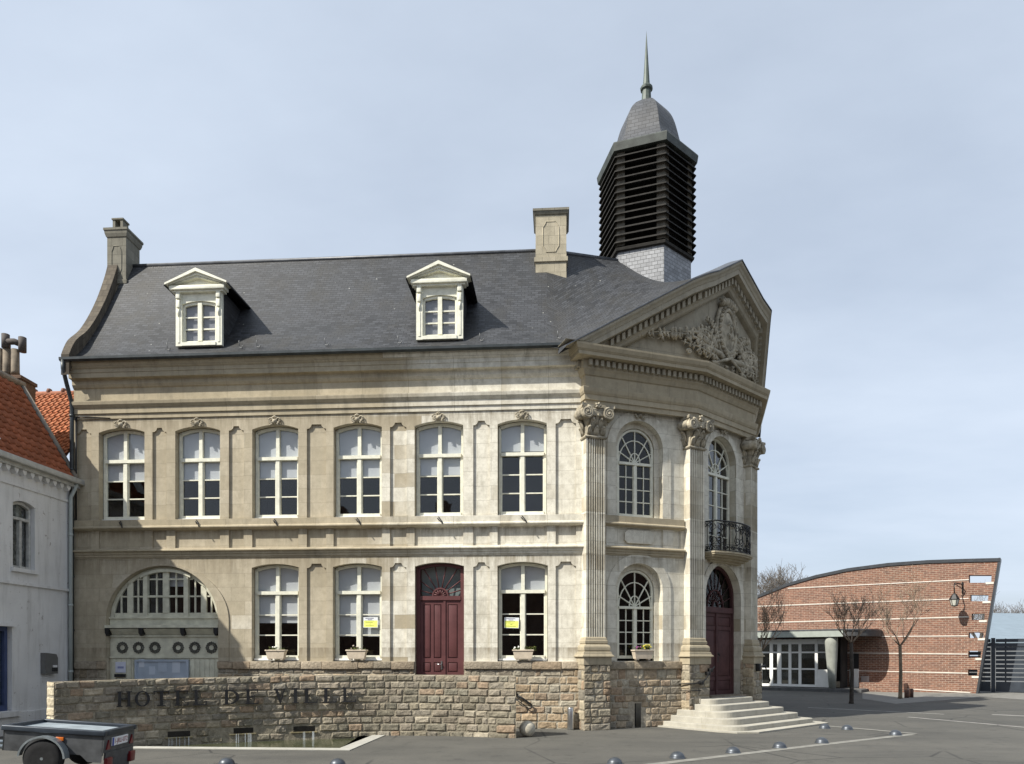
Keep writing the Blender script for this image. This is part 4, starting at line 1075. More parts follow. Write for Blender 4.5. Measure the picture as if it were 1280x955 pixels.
# ------------------------------------------------------------------ dormers
def dormer(x0, x1, xc, ytop, yeave, yb):
    W = -.02; sp = FM
    u0, u1 = FM.U(x0, W), FM.U(x1, W); uc = (u0+u1)/2; zb = FM.px(xc, yb, W)[1]; ze = FM.px(xc, yeave, W)[1]; zt_ = FM.px(xc, ytop, W+.1)[1]
    hw = (u1-u0)/2; pw = .15
    b = MB(); b.box(sp, u0+.03, u1-.03, -1.9, W-.16, zb, ze-.02); b.box(sp, u0+.02, u0+.10, W-.16, W-.05, zb, ze-.02); b.box(sp, u1-.10, u1-.02, W-.16, W-.05, zb, ze-.02)
    root = b.build('dormer', M['slate'], hall)
    f = MB(); f.box(sp, u0, u0+pw, W-.06, W+.03, zb-.03, ze-.06); f.box(sp, u1-pw, u1, W-.06, W+.03, zb-.03, ze-.06)
    for uu in (u0+pw/2, u1-pw/2):
        f.bbox(sp, uu-.055, uu+.055, W+.03, W+.085, ze-.26, ze-.07, .02); f.bbox(sp, uu-.045, uu+.045, W+.03, W+.07, ze-.47, ze-.28, .018); f.tube(sp, [(uu, W+.04, ze-.5), (uu, W+.05, ze-.6), (uu, W+.035, ze-.68)], [.03, .025, .01], 6)
        f.box(sp, uu-.025, uu+.025, W+.03, W+.042, zb+.05, ze-.7)
    zh = ze-.36; i0, i1 = u0+pw, u1-pw
    ap = arc_pts(uc, (i1-i0)/2, zh, zh+.065, 10)
    f.prism(sp, [(i0, ze-.06)]+[(i0, zh)]+ap[1:-1]+[(i1, zh), (i1, ze-.06)], W-.05, W-.0)
    f.box(sp, i0, i1, W-.06, W+.05, zb-.03, zb+.05)
    f.build('dormer_front', M['cream'], root)
    wn = MB(); t = .05; d0, d1 = W-.10, W-.04
    wn.box(sp, i0, i0+t, d0, d1, zb+.05, zh); wn.box(sp, i1-t, i1, d0, d1, zb+.05, zh); wn.box(sp, i0+t, i1-t, d0, d1, zb+.05, zb+.11)
    wn.band(sp, [(u, z-.002) for u, z in ap], [(u, z-.06) for u, z in ap], d0, d1); wn.box(sp, uc-.05, uc+.05, d0, d1+.02, zb+.11, zh+.04)
    for a, c_ in ((i0+t, uc-.05), (uc+.05, i1-t)):
        for k in (1, 2):
            z = zb+.11+(zh-zb-.13)*k/3; wn.box(sp, a, c_, d0+.015, d1-.01, z-.015, z+.015)
    wo = wn.build('dormer_window', M['cream'], root)
    g = MB(); g.add(sp, [(i0, d0+.02, zb+.05), (i1, d0+.02, zb+.05), (i1, d0+.02, zh+.03), (i0, d0+.02, zh+.03)], [(0, 1, 2, 3)]); g.build('pane', M['glass'], root)
    g = MB(); g.add(sp, [(i0, d0-.02, zb+.05), (i1, d0-.02, zb+.05), (i1, d0-.02, zh+.03), (i0, d0-.02, zh+.03)], [(0, 1, 2, 3)]); g.build('net_curtain', plain('grey_net_curtain', (.22, .22, .25), .9), root)
    # pediment
    p = MB(); e = hw+.13
    p.bbox(sp, uc-e+.02, uc+e-.02, W-.1, W+.14, ze-.07, ze+.03, .012); p.box(sp, uc-e+.07, uc+e-.07, W-.1, W+.09, ze-.11, ze-.07)
    zr = ze+.03
    for sg in (-1, 1):
        for (o_, t0, t1, wf) in ((0, .0, .07, .20), (.03, .07, .125, .15), (.05, .125, .165, .12)):
            A = (uc+sg*(e+.06-o_), zr-.02-(t0)*1.0); Bp = (uc, zt_-t0*1.15); C = (uc, zt_-t1*1.15); D_ = (uc+sg*(e+.06-o_), zr-.02-t1)
            A = (A[0], max(A[1], zr-.0)+.04-t0*.4); D_ = (D_[0], max(D_[1], zr-.0)-.0)
            p.prism(sp, [A, Bp, C, D_] if sg < 0 else [Bp, A, D_, C], W-.1, W+wf)
    p.prism(sp, [(uc-e+.05, zr), (uc+e-.05, zr), (uc, zt_-.14)], W-.1, W+.03)
    p.build('dormer_pediment', M['cream'], root)
    r_ = MB()
    for sg in (-1, 1):
        V = [(uc, W+.19, zt_+.015), (uc+sg*(e+.09), W+.19, zr+.02), (uc+sg*(e+.09), -2.0, zr+.02), (uc, -2.0, zt_+.015), (uc, W+.19, zt_-.02), (uc+sg*(e+.09), W+.19, zr-.015), (uc+sg*(e+.09), -2.0, zr-.015), (uc, -2.0, zt_-.02)]
        r_.add(sp, V, [(0, 1, 2, 3), (4, 5, 6, 7), (0, 1, 5, 4), (1, 2, 6, 5)])
    r_.build('dormer_roof', M['slate'], root)
dormer(220.5, 278, 249, 337, 361, 431)
dormer(520.5, 579, 550, 328, 353, 423)

# ------------------------------------------------------------------ bell turret
TC = (3.786, 20.05)
NB = math.degrees(math.atan2(FB.n[1], FB.n[0]))
def hexp(r, z, k): a = R(NB-30+60*k); return (TC[0]+r*math.cos(a), TC[1]+r*math.sin(a), z)
def hexring(mbd, prof, uvw=True, cap=True):
    V = []; F = []; UV = []; n = 6
    for k in range(6):
        b = len(V)
        s = 0
        for j, (r, z) in enumerate(prof):
            if j: s += math.hypot(r-prof[j-1][0], z-prof[j-1][1])
            V += [hexp(r, z, k), hexp(r, z, k+1)]; UV += [(-r/2+k*3, s), (r/2+k*3, s)]
        for j in range(len(prof)-1): F.append((b+2*j, b+2*j+1, b+2*j+3, b+2*j+2))
    if cap:
        b = len(V); V += [hexp(prof[-1][0], prof[-1][1], k) for k in range(6)]; UV += [(0, 0)]*6; F.append(tuple(range(b, b+6)))
        b = len(V); V += [hexp(prof[0][0], prof[0][1], k) for k in range(6)]; UV += [(0, 0)]*6; F.append(tuple(range(b, b+6)))
    mbd.add(WORLD, V, F, uvs=UV)
tb_ = MB(); hexring(tb_, [(1.22, 9.8), (1.22, 12.62)]); tur = tb_.build('turret', M['slate_pale'], hall)
lo = MB(); hexring(lo, [(1.20, 12.60), (1.30, 12.62), (1.32, 12.68), (1.20, 12.76)]); hexring(lo, [(1.0, 12.7), (1.0, 15.4)])
nb = 13
for i in range(nb):
    z = 12.80+i*(15.30-12.80)/nb
    V = []; F = []
    for k in range(6): V += [hexp(1.36, z, k), hexp(1.36, z+.03, k), hexp(1.13, z+.17, k), hexp(1.13, z+.14, k)]
    for k in range(6):
        a, b = k*4, ((k+1) % 6)*4
        F += [(a, b, b+1, a+1), (a+1, b+1, b+2, a+2), (a+3, b+3, b, a)]
    lo.add(WORLD, V, F)
lo.build('louvres', M['louvre'], tur)
po = MB()
for k in range(6):
    c = hexp(1.19, 0, k); a = R(NB-30+60*k)
    pf = Frame(c[0], c[1], math.degrees(a)+90)
    po.prism(pf, [(-.17, 12.75), (.17, 12.75), (.17, 15.35), (-.17, 15.35)], -.2, -.02) if False else None
    for sg in (-1, 1):
        e1 = Vector(hexp(1.245, 0, k)); e2 = Vector(hexp(1.245, 0, k+sg)); d = (e2-e1).normalized(); q = e1+d*.20
        inn = Vector(hexp(1.05, 0, k))
        po.add(WORLD, [(e1.x, e1.y, 12.76), (q.x, q.y, 12.76), (q.x, q.y, 15.32), (e1.x, e1.y, 15.32), (inn.x, inn.y, 12.76), (inn.x, inn.y, 15.32)], [(0, 1, 2, 3), (1, 4, 5, 2)])
po.build('corner_post', M['post'], tur)
fa = MB(); hexring(fa, [(1.18, 15.28), (1.39, 15.27), (1.42, 15.46), (1.40, 15.5), (1.2, 15.52)]); fa.build('eaves_fascia', M['louvre_edge'], tur)
dm = MB(); dp_ = spline([(1.38, 15.50), (1.09, 15.66), (.94, 15.95), (.86, 16.25), (.785, 16.53), (.67, 16.8), (.47, 17.05), (.20, 17.27)], 3)
hexring(dm, [(p.x, p.y) for p in dp_]); dm.build('bell_roof', slate_mat('bell_roof_slate', (.050, .052, .057), .4, .2, .12, False, .55, True), tur)
fi = MB(); fi.lathe(WORLD, TC[0], TC[1], [(.14, 17.2), (.125, 17.60), (.17, 17.63), (.18, 17.68), (.15, 17.73), (.10, 17.77), (.085, 17.95), (.0, 19.32)], 10, smooth=False); fi.build('spire', M['copper'], tur)

# ------------------------------------------------------------------ balcony
bs = MB(); bu0, bu1 = dUC-.82, dUC+.82
def bowed(hw, dep, n=14): return [(dUC-hw, -.05)]+[(dUC-hw+2*hw*i/n, dep*(.62+.38*math.sin(math.pi*i/n)**.8)) for i in range(n+1)]+[(dUC+hw, -.05)]
for hw, dep, z0, z1 in ((.86, .50, 4.205, 4.245), (.88, .53, 4.245, 4.285), (.83, .40, 4.16, 4.205), (.78, .28, 4.11, 4.16), (.7, .16, 4.06, 4.11)): bs.hprism(FB, bowed(hw, dep), z0, z1)
bal = bs.build('balcony', M['mould'], hall)
rl_ = MB(); path = bowed(.82, .47, 20)
for z, rr_ in ((5.037, .02), (4.317, .014), (4.461, .008)): rl_.tube(FB, [(u, w, z) for u, w in path], rr_, 6)
PA = Along([Vector(FB.at(u, w, 0)[:2]) for u, w in path], .0001); LT = PA.L[-1]; nbar = 18
for i in range(nbar+1):
    l = LT*i/nbar; th = .016 if i in (0, nbar) or i % 6 == 0 else .007
    rl_.tube(PA, [(min(l, LT-.001), 0, 4.301), (min(l, LT-.001), 0, 5.037)], th, 5)
def scroll(l, z, r0, sg, up=1, turns=1.3):
    rl_.tube(PA, [(min(max(l+sg*r0*(1-.75*i/15)*math.cos(i/15*turns*6.28), 0.01), LT-.01), 0.004, z+up*r0*(1-.75*i/15)*math.sin(i/15*turns*6.28)) for i in range(16)], .012, 5)
for i in range(9):
    l = LT*(i+.5)/9
    for sg in (-1, 1):
        scroll(l+sg*.045, 4.381, .05, sg)
        if i % 3 == 1: scroll(l+sg*.10, 4.877, .10, sg, 1); scroll(l+sg*.09, 4.573, .11, sg, -1); rl_.tube(PA, [(l+sg*.19, 0, 4.877), (l+sg*.13, 0, 4.749), (l+sg*.2, 0, 4.573)], .011, 5)
        else: scroll(l+sg*.06, 4.949, .06, sg)
rl_.build('railing', M['iron'], bal)

# ------------------------------------------------------------------ carriage-arch infill
cw = MB(); WI = -.12
z_tr0, z_tr1 = FM.px(203, 777, WI)[1], FM.px(203, 765, WI)[1]; zg0 = z_tr1
ua, ub = FM.U(179), FM.U(230)      # central bay of the fanlight
oe = ell_pts(AUC, AHW-.01, A_S, A_T-.01, 32); ie = ell_pts(AUC, AHW-.10, A_S+.02, A_T-.10, 32)
cw.band(FM, oe, ie, WI-.06, WI)
cw.box(FM, AU0+.01, AU1-.01, WI-.06, WI+.02, A_S-.10, A_S+.06); cw.box(FM, AU0+.01, AU1-.01, WI-.06, WI+.05, A_S+.06, A_S+.10)
cw.box(FM, AU0-.02, AU1+.01, WI-.06, .06, A_S-.17, A_S-.10)
def ell_z(u, d=.1): 
    k = (u-AUC)/(AHW-d); return A_S+.02+(A_T-d-A_S-.02)*math.sqrt(max(0, 1-k*k))
zb_ = A_S+.20
cw.box(FM, AU0+.12, AU1-.12, WI-.06, WI-.005, A_S+.10, zb_)
V_ = [FM.U(x) for x in (158.8, 179, 203.5, 228.5, 251.5)]
for x in (158.8, 251.5): u = FM.U(x); cw.box(FM, u-.07, u+.07, WI-.055, WI, zb_, ell_z(u)+.04)
for u in (ua, ub): cw.box(FM, u-.055, u+.055, WI-.06, WI+.04, A_S+.10, ell_z(u)+.05)
u = FM.U(204); cw.box(FM, u-.075, u+.075, WI-.055, WI+.01, zb_, ell_z(u)); 
zm = zb_+.40
for a, b in ((140, 155), (162, 175.5), (183, 201), (207, 226), (233, 248), (255, 267)):
    a, b = FM.U(a), FM.U(b); mid = (a+b)/2
    cw.box(FM, mid-.018, mid+.018, WI-.045, WI-.01, zb_, ell_z(mid)+.03)
    for z in (zm, zm+.42):
        aa, bb = a, b
        if ell_z(a) < z+.05 and ell_z(b) < z+.05: continue
        while ell_z(aa) < z: aa += .02
        while ell_z(bb) < z: bb -= .02
        if bb > aa: cw.box(FM, aa, bb, WI-.045, WI-.012, z-.018, z+.018)
cw.box(FM, ua, ub, WI-.05, WI+.025, zm-.025, zm+.025)
hd = arc_pts((ua+ub)/2, (ub-ua)/2+.12, A_T-.21, A_T-.06, 10); cw.band(FM, hd, [(u_, z-.07) for u_, z in hd], WI-.06, WI+.06)
arch = cw.build('arch_window', M['cream_old'], hall)
g = MB(); pg = [(AU0+.05, zb_-.02), (AU1-.05, zb_-.02)]+[p for p in ell_pts(AUC, AHW-.06, A_S, A_T-.06, 28)[::-1] if p[1] > zb_]
g.add(FM, [(u_, WI-.035, z) for u_, z in pg], [list(range(len(pg)))]); g.build('pane', M['glass'], arch)
bl = MB(); bl.box(FM, FM.U(206), FM.U(229), WI-.12, WI-.115, zm+.25, A_T-.1); bl.build('blind', M['blind'], arch)
room(FM, AU0-.1, AU1+.1, .5, A_T+.2, WI-.16)
# boarded lower part: ledge with black brackets, rosettes, planks
bp = MB(); zl1_ = A_S-.17; zl2 = FM.px(203, 795, WI)[1]; zl3 = FM.px(203, 822, WI)[1]
bp.box(FM, AU0+.01, AU1-.01, WI-.06, WI, .6, zl1_)
bp.box(FM, AU0+.02, AU1-.02, WI, WI+.035, zl2-.02, zl2+.02); bp.box(FM, AU0+.02, AU1-.02, WI, WI+.035, zl3-.015, zl3+.025)
V = []
bp.add(FM, [(AU0+.02, WI+.14, zl1_-.02), (AU1-.02, WI+.14, zl1_-.02), (AU1-.02, WI+.02, zl2+.03), (AU0+.02, WI+.02, zl2+.03), (AU0+.02, WI+.02, zl1_-.02), (AU1-.02, WI+.02, zl1_-.02)], [(0, 1, 2, 3), (0, 3, 4), (1, 5, 2), (0, 4, 5, 1)])
pw_ = .085
for s0, s1 in ((136, 164), (234.5, 271.5)):
    u = FM.U(s0)
    while u < FM.U(s1)-.03:
        bp.bbox(FM, u+.003, min(u+.125, FM.U(s1))-.003, WI, WI+.018, .7, zl3-.03, .006); u += .125
bd = bp.build('boarded_panel', M['cream_old'], hall)
for x in (135, 177, 229, 270.5):
    bk = MB(); u = FM.U(x); bk.prism(FM, [(u-.055, zl1_-.0), (u+.055, zl1_-.0), (u+.045, zl2+.05), (u-.01, zl2+.0), (u-.05, zl2+.07)], WI+.03, WI+.17); bk.build('bracket', M['iron'], bd)
zr_ = FM.px(203, 809.5, WI)[1]
for x in (149.5, 169.8, 190.5, 219.7, 240.5, 261.5):
    u = FM.U(x); ro = MB()
    ro.tube(FM, [(u+.135*math.cos(i/8*6.2832+.39), WI+.01, zr_+.135*math.sin(i/8*6.2832+.39)) for i in range(9)], .010, 5)
    ro.tube(FM, [(u+.075*math.cos(i/12*6.2832), WI+.012, zr_+.075*math.sin(i/12*6.2832)) for i in range(13)], .011, 5)
    for k in range(8):
        a = k*math.pi/4; ro.tube(FM, [(u+.08*math.cos(a), WI+.01, zr_+.08*math.sin(a)), (u+.15*math.cos(a), WI+.012, zr_+.15*math.sin(a))], .009, 4); ro.tube(FM, [(u+.105*math.cos(a+.2), WI+.01, zr_+.105*math.sin(a+.2)), (u+.105*math.cos(a+.59), WI+.012, zr_+.105*math.sin(a+.59))], .012, 4)
    ro.build('rosette', plain('dark_iron_tracery', (.085, .085, .075), .6, .2, .3, 8) if x < 150 else bpy.data.materials['dark_iron_tracery'], bd)
nb_ = MB(); a, b = FM.U(167), FM.U(234); zt0 = zl3-.05
nb_.box(FM, a, b, WI+.02, WI+.06, .8, zt0); nb_.box(FM, a, a+.05, WI+.06, WI+.085, .8, zt0); nb_.box(FM, b-.05, b, WI+.06, WI+.085, .8, zt0); nb_.box(FM, a+.05, b-.05, WI+.06, WI+.085, zt0-.05, zt0)
no = nb_.build('notice_board', M['notice_board'], None, (FM.at((a+b)/2, WI, .8))); tag(no, 'blue grey framed notice board behind the fountain wall, under the row of iron rosettes', 'notice board')
r = random.Random(2)
for x, y, w_, h_ in ((179, 829, .14, .2), (205, 832, .22, .3), (222, 834, .2, .26), (192, 838, .16, .2)):
    pp_ = MB(); u, z = FM.px(x, y, WI); pp_.box(FM, u-w_/2, u+w_/2, WI+.062, WI+.066, z-h_/2, z+h_/2, rnd_col(r, (.62, .68, .76), .12, .03)); pp_.build('paper_sheet', M['paper'], no)
nt_ = MB(); a, z = FM.px(151.5, 834, WI); nt_.box(FM, a-.13, a+.13, WI+.02, WI+.03, z-.13, z+.13, (.8, .82, .95)); nt_.box(FM, a-.13, a+.13, WI+.02, WI+.075, z-.24, z-.165, (.02, .02, .02)); nt_.box(FM, a-.07, a+.08, WI+.03, WI+.034, z-.03, z+.02, (.35, .38, .6))
o = nt_.build('letter_slot', M['paper'], None, FM.at(a, WI, z)); tag(o, 'white notice with a black letter slot below it, beside the notice board', 'letter box')
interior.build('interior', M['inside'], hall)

# handrails on the stone
h = MB(); a = FM.px(645, 866, .1)
pts = [FM.px(646, 868, .1), FM.px(655, 874, .1), FM.px(664.5, 881, .1), FM.px(664, 885, .1), FM.px(660, 886, .1)]
h.tube(FM, [(u, .1, z) for u, z in pts], .022, 6); h.tube(FM, [(u-.05, .1, z-.10) for u, z in pts[:3]], .012, 5)
for i in (0, 1): h.tube(FM, [(pts[i][0], .03, pts[i][1]), (pts[i][0], .1, pts[i][1])], .018, 5)
h.tube(FM, [(pts[0][0]-.1, .1, pts[0][1]+.09), (pts[0][0], .1, pts[0][1])], .04, 6); h.build('handrail', M['iron'], hall)
h = MB(); sp = PILS[1]
h.tube(sp, [(-.40, -.05, 1.02), (-.38, .20, 1.04), (-.3, .30, 1.04), (.0, .32, 1.06), (.1, .33, 1.14), (.28, .34, 1.36), (.42, .30, 1.44)], .016, 6)
h.tube(sp, [(-.40, .0, .86), (-.36, .28, .87), (.0, .28, .87)], .012, 5)
for u, z in ((.28, 1.36), (-.02, 1.06), (.2, 1.28)): h.bbox(sp, u-.035, u+.035, .24, .36, z-.05, z+.04, .012)
h.build('handrail', M['iron'], hall)
h = MB(); sp = PILS[2]
h.tube(sp, [(-.15, .26, 1.42), (.0, .34, 1.42), (.2, .36, 1.45), (.5, .4, 1.05), (.56, .36, 1.0)], .018, 6); h.bbox(sp, -.2, -.08, .24, .36, 1.3, 1.5, .02); h.build('handrail', M['iron'], hall)
# ------------------------------------------------------------------ entrance steps
st = thing('entrance_steps', 'pale stone entrance steps with rounded corners before the maroon main door', 'steps', FB.at(DUC, .5, 0))
def u_for_px(sp, x, w):
    return sp.U(x, w)
lefts = [-.78, -.60, -.44, -.24, -.08]; rx_ = [1020, 1001.5, 983.5, 965.5, 945]; dep = [1.72, 1.45, 1.18, .90, .62]; ztop_ = [.14, .275, .41, .545, .665]
for k in range(5):
    uL, W, z1 = lefts[k], dep[k], ztop_[k]; uR = FB.U(rx_[k], W); z0 = 0 if k == 0 else ztop_[k-1]-.03; r_ = .46-.05*k; r2 = .22
    poly = [(uL, -.7), (uL, W-r_)]+[(uL+r_-r_*math.cos(a*math.pi/16), W-r_+r_*math.sin(a*math.pi/16)) for a in range(1, 9)]+[(uR-r2+r2*math.sin(a*math.pi/12), W-r2+r2*math.cos(a*math.pi/12)) for a in range(0, 7)]+[(uR, -.3)]
    bm = bmesh.new(); vs = [bm.verts.new((u, w, z1)) for u, w in poly]; f = bm.faces.new(vs)
    ex = bmesh.ops.extrude_face_region(bm, geom=[f]); bmesh.ops.translate(bm, vec=(0, 0, z0-z1), verts=[v for v in ex['geom'] if isinstance(v, bmesh.types.BMVert)])
    bmesh.ops.recalc_face_normals(bm, faces=bm.faces)
    te = [e for e in bm.edges if abs(e.verts[0].co.z-z1) < 1e-5 and abs(e.verts[1].co.z-z1) < 1e-5]
    bmesh.ops.bevel(bm, geom=te, offset=.018, segments=2, affect='EDGES', profile=.6)
    s_ = MB(); s_.bm(FB, bm)
    # joints between the blocks
    rj = random.Random(k)
    u = uL+r_+.25
    while u < uR-.4:
        s_.box(FB, u, u+.013, W-.004, W+.0015, z0+.03, z1-.014, (.25, .23, .2)); u += rj.uniform(.6, 1.2)
    s_.build('step', M['step_t'] if 'step_t' in M else M['step'], st)
s_ = MB(); uL, W = -.92, 2.0; uR = FB.U(1040, W)
s_.hprism(FB, [(uL, -.7), (uL, W-.7), (uL+.1, W-.3), (uL+.5, W), (uR-.2, W), (uR, W-.3), (uR, -.2)], -.05, .035); s_.build('step', M['step'], st)

# ------------------------------------------------------------------ planters and notices
def planter(sp, xc, ybot, wd, label, fl, seed, wout=.06):
    r = random.Random(seed); uc, zb = sp.px(xc, ybot, wout); zb = 1.615
    p = sp.at(uc, wout, zb); root = thing('window_box', label, 'planter', p, 'stone window boxes on the ground floor sills')
    b = MB(); h = .23; d = .17; t = .82
    V = []; 
    for s_, z in ((t, zb+.02), (1, zb+h)):
        V += [(uc-wd/2*s_, wout-d/2*s_, z), (uc+wd/2*s_, wout-d/2*s_, z), (uc+wd/2*s_, wout+d/2*s_, z), (uc-wd/2*s_, wout+d/2*s_, z)]
    b.add(sp, V, [(0, 1, 5, 4), (1, 2, 6, 5), (2, 3, 7, 6), (3, 0, 4, 7), (0, 3, 2, 1)])
    for a0, a1, b0, b1 in ((-wd/2-.012, wd/2+.012, d/2-.02, d/2+.012), (-wd/2-.012, wd/2+.012, -d/2-.012, -d/2+.02), (-wd/2-.012, -wd/2+.02, -d/2+.02, d/2-.02), (wd/2-.02, wd/2+.012, -d/2+.02, d/2-.02)): b.bbox(sp, uc+a0, uc+a1, wout+b0, wout+b1, zb+h-.03, zb+h+.004, .006)
    for q in (-.3, .3): b.box(sp, uc+q*wd-.03, uc+q*wd+.03, wout-.05, wout+.06, zb-.012, zb+.02)
    b.build('box', M['planter'], root)
    so = MB(); so.box(sp, uc-wd/2+.02, uc+wd/2-.02, wout-d/2+.02, wout+d/2-.02, zb+h-.04, zb+h-.015, (.3, .25, .15)); so.build('soil', M['leaf'], root)
    lf = MB(); pt = MB()
    for (c0, c1, n, tall, fc) in fl:
        for i in range(n):
            u = uc+wd*r.uniform(c0, c1); w = wout+r.uniform(-.06, .09); z = zb+h+r.uniform(-.03, tall)
            a = r.uniform(0, 6.28); q = r.uniform(.018, .035)
            c = r.uniform(.6, 1.8); dx, dy = math.cos(a)*q, math.sin(a)*q
            lf.add(sp, [(u-dx, w-dy, z), (u+dy*.5, w-dx*.5, z+r.uniform(-.01, .02)), (u+dx, w+dy, z+r.uniform(-.02, .03)), (u-dy*.5, w+dx*.5, z+.01)], [(0, 1, 2, 3)], (c*r.uniform(.9, 1.5), c, c*.8))
        for i in range(n//9 if fc else 0):
            u = uc+wd*r.uniform(c0, c1); w = wout+r.uniform(-.02, .1); z = zb+h+r.uniform(.02, tall+.03); q = r.uniform(.018, .028)
            pt.add(sp, [(u+q*math.cos(k*1.2566), w+.01*math.cos(k), z+q*math.sin(k*1.2566)) for k in range(5)]+[(u, w+.012, z)], [(k, (k+1) % 5, 5) for k in range(5)], fc)
    lf.build('foliage', M['leaf'], root)
    if pt.v: pt.build('flower', M['petal'], root)
planter(FM, 345.5, 826, .47, 'buff window box with white pansies on the sill nearest the basket arch', [(-.35, .1, 60, .06, (.85, .85, .8)), (-.4, .45, 50, .02, None)], 1)
planter(FM, 446, 825.5, .47, 'buff stone window box with sparse dry stems under the blinds and a yellow notice', [(-.3, .1, 50, .07, (.5, .42, .36)), (-.4, .4, 50, .02, None)], 2)
planter(FM, 654, 827, .48, 'buff window box with leaves spilling over one corner, beside the corner pilaster', [(.05, .62, 110, .07, None), (-.5, -.2, 60, .05, (.8, .78, .75))], 3)
planter(FA, 803, 825, .50, 'buff stone window box with yellow flowers under the round headed window', [(-.1, .35, 120, .10, (.75, .65, .1)), (-.4, -.1, 50, .05, (.25, .07, .2))], 4)
def notice(xc, yc, tilt, label, seed):
    r = random.Random(seed); W = -.142; u, z = FM.px(xc, yc, W); b = MB(); hw, hh = .175, .125
    class T:
        def at(s, a, w, c): return FM.at(u+a*math.cos(tilt)+c*math.sin(tilt), W+w, z-a*math.sin(tilt)+c*math.cos(tilt))
    T = T()
    b.box(T, -hw, hw, 0, .003, -hh, hh, (.95, .97, .98)); b.box(T, -hw+.012, hw-.012, .003, .0045, -hh+.012, hh-.08, (1.15, 1.2, .25))
    for k, zz in enumerate((.098, .066, .034, -.004, -.04, -.08)):
        n = (9, 5, 10, 9, 2, 9)[k]; x = -.014*n
        for i in range(n):
            l = r.uniform(.012, .024); b.box(T, x, x+l, .0045, .0055, zz-.007, zz+.007, (.12, .12, .22) if k < 2 else (.2, .22, .03)); x += l+.005
    o = b.build('notice', M['paper'], None, FM.at(u, W, z)); tag(o, label, 'notice')
notice(463.3, 778, 0, 'yellow and white printed notice in the window with the long blinds', 1)
notice(639.5, 778.5, .03, 'slightly tilted yellow and white notice in the window beside the corner pilaster', 2)

# ------------------------------------------------------------------ fountain wall
wp = []
for x, Y in ((67.3, 12.62), (134, 13.30), (200, 13.82), (273, 14.28), (340, 14.68), (410, 15.02), (480, 15.22), (560, 15.12), (645, 14.72)):
    wp.append(((x-CX)/FOC*Y, Y))
FWp = [Vector((p.x, p.y)) for p in spline(wp, 8)]; FW = Along(FWp, .08)
def fw_l(x):
    """arc length where the wall shows at photograph column x"""
    for i in range(len(FWp)-1):
        a, b = [CX+FOC*p.x/p.y for p in FWp[i:i+2]]
        if a <= x <= b: return FW.L[i]+(FW.L[i+1]-FW.L[i])*(x-a)/(b-a)
def fw_z(x, y):
    l = fw_l(x); p = FW.at(l, 0, 0); return EYE-(y-HZ)/FOC*p[1]
LW_ = FW.L[-1]
TOPZ = lambda l: 1.235+.06*min(1, l/4.5)
fw = MB(); th = .34
slots = []
for x0, x1, yt, yb_ in ((206.5, 241, 915.5, 935), (286.5, 320.5, 911.5, 930), (363.5, 396.5, 909.5, 929)):
    l0, l1 = fw_l(x0), fw_l(x1); slots.append((l0, l1, -.2, fw_z((x0+x1)/2, yt)))
class Rise:
    """wall space whose top follows the slight rise of the coping"""
    def at(s, l, w, z): return FW.at(min(max(l, 0.001), LW_-.001), w, z*TOPZ(l)/1.29 if z > 0 else z)
RW = Rise()
rubble(fw, RW, 0, LW_, -.36, 1.29, slots, 77, hmin=.135, hmax=.175, lmin=.15, lmax=.40, pr=.026, base=(.26, .235, .18), w=.0, var=.22, hue=.05, grey=.4, gap=.008)
n = 60
V = []; F = []
for i in range(n+1):
    l = LW_*i/n
    for w, z in ((-.004, -.4), (-.004, 1.285), (-th, 1.285), (-th, -.4)): V.append((l-(.14 if i == n and w < -.1 else 0), w, z))
for i in range(n):
    mid = LW_*(i+.5)/n
    F.append((i*4+1, i*4+5, i*4+6, i*4+2)); F.append((i*4+2, i*4+6, i*4+7, i*4+3))
    F.append((i*4, i*4+4, i*4+5, i*4+1))
F += [(n*4, n*4+1, n*4+2, n*4+3)]
fw.add(RW, V, F, (.31, .275, .21))
# left end face; its sunlight is put into the paler stone colour
q = FW.at(.0, -th, 0); e0 = FW.nn[0]; ang = math.degrees(math.atan2(-e0.x*0+FW.p[0].y-FW.p[0].y, 1))
nrm = FW.nn[0]; lf = Frame(q[0], q[1], math.degrees(math.atan2(nrm.y, nrm.x)))
rubble(fw, lf, 0, th, -.1, 1.235, [], 31, hmin=.16, hmax=.22, lmin=.4, lmax=.5, pr=.012, base=(.56, .49, .36), grey=0, var=.1, hue=.03)
mortar(fw, lf, 0, th, -.1, 1.235, -.005)
q = FW.at(LW_-.002, -.012, 0); q2 = FW.at(LW_-.14, -th, 0); rt = Frame(q[0], q[1], math.degrees(math.atan2(q2[1]-q[1], q2[0]-q[0])))
rubble(fw, rt, .01, th, -.1, 1.285, [], 32, hmin=.15, hmax=.2, pr=.012, w=-.01)
fountain = fw.build('fountain_wall', M['rubble'], None, (*FW.at(LW_/2, 0, 0)[:2], 0)); tag(fountain, 'curved rubble stone fountain wall with black lettering and three water slots', 'wall')
sl_ = MB(); wt = MB()
rw = random.Random(4)
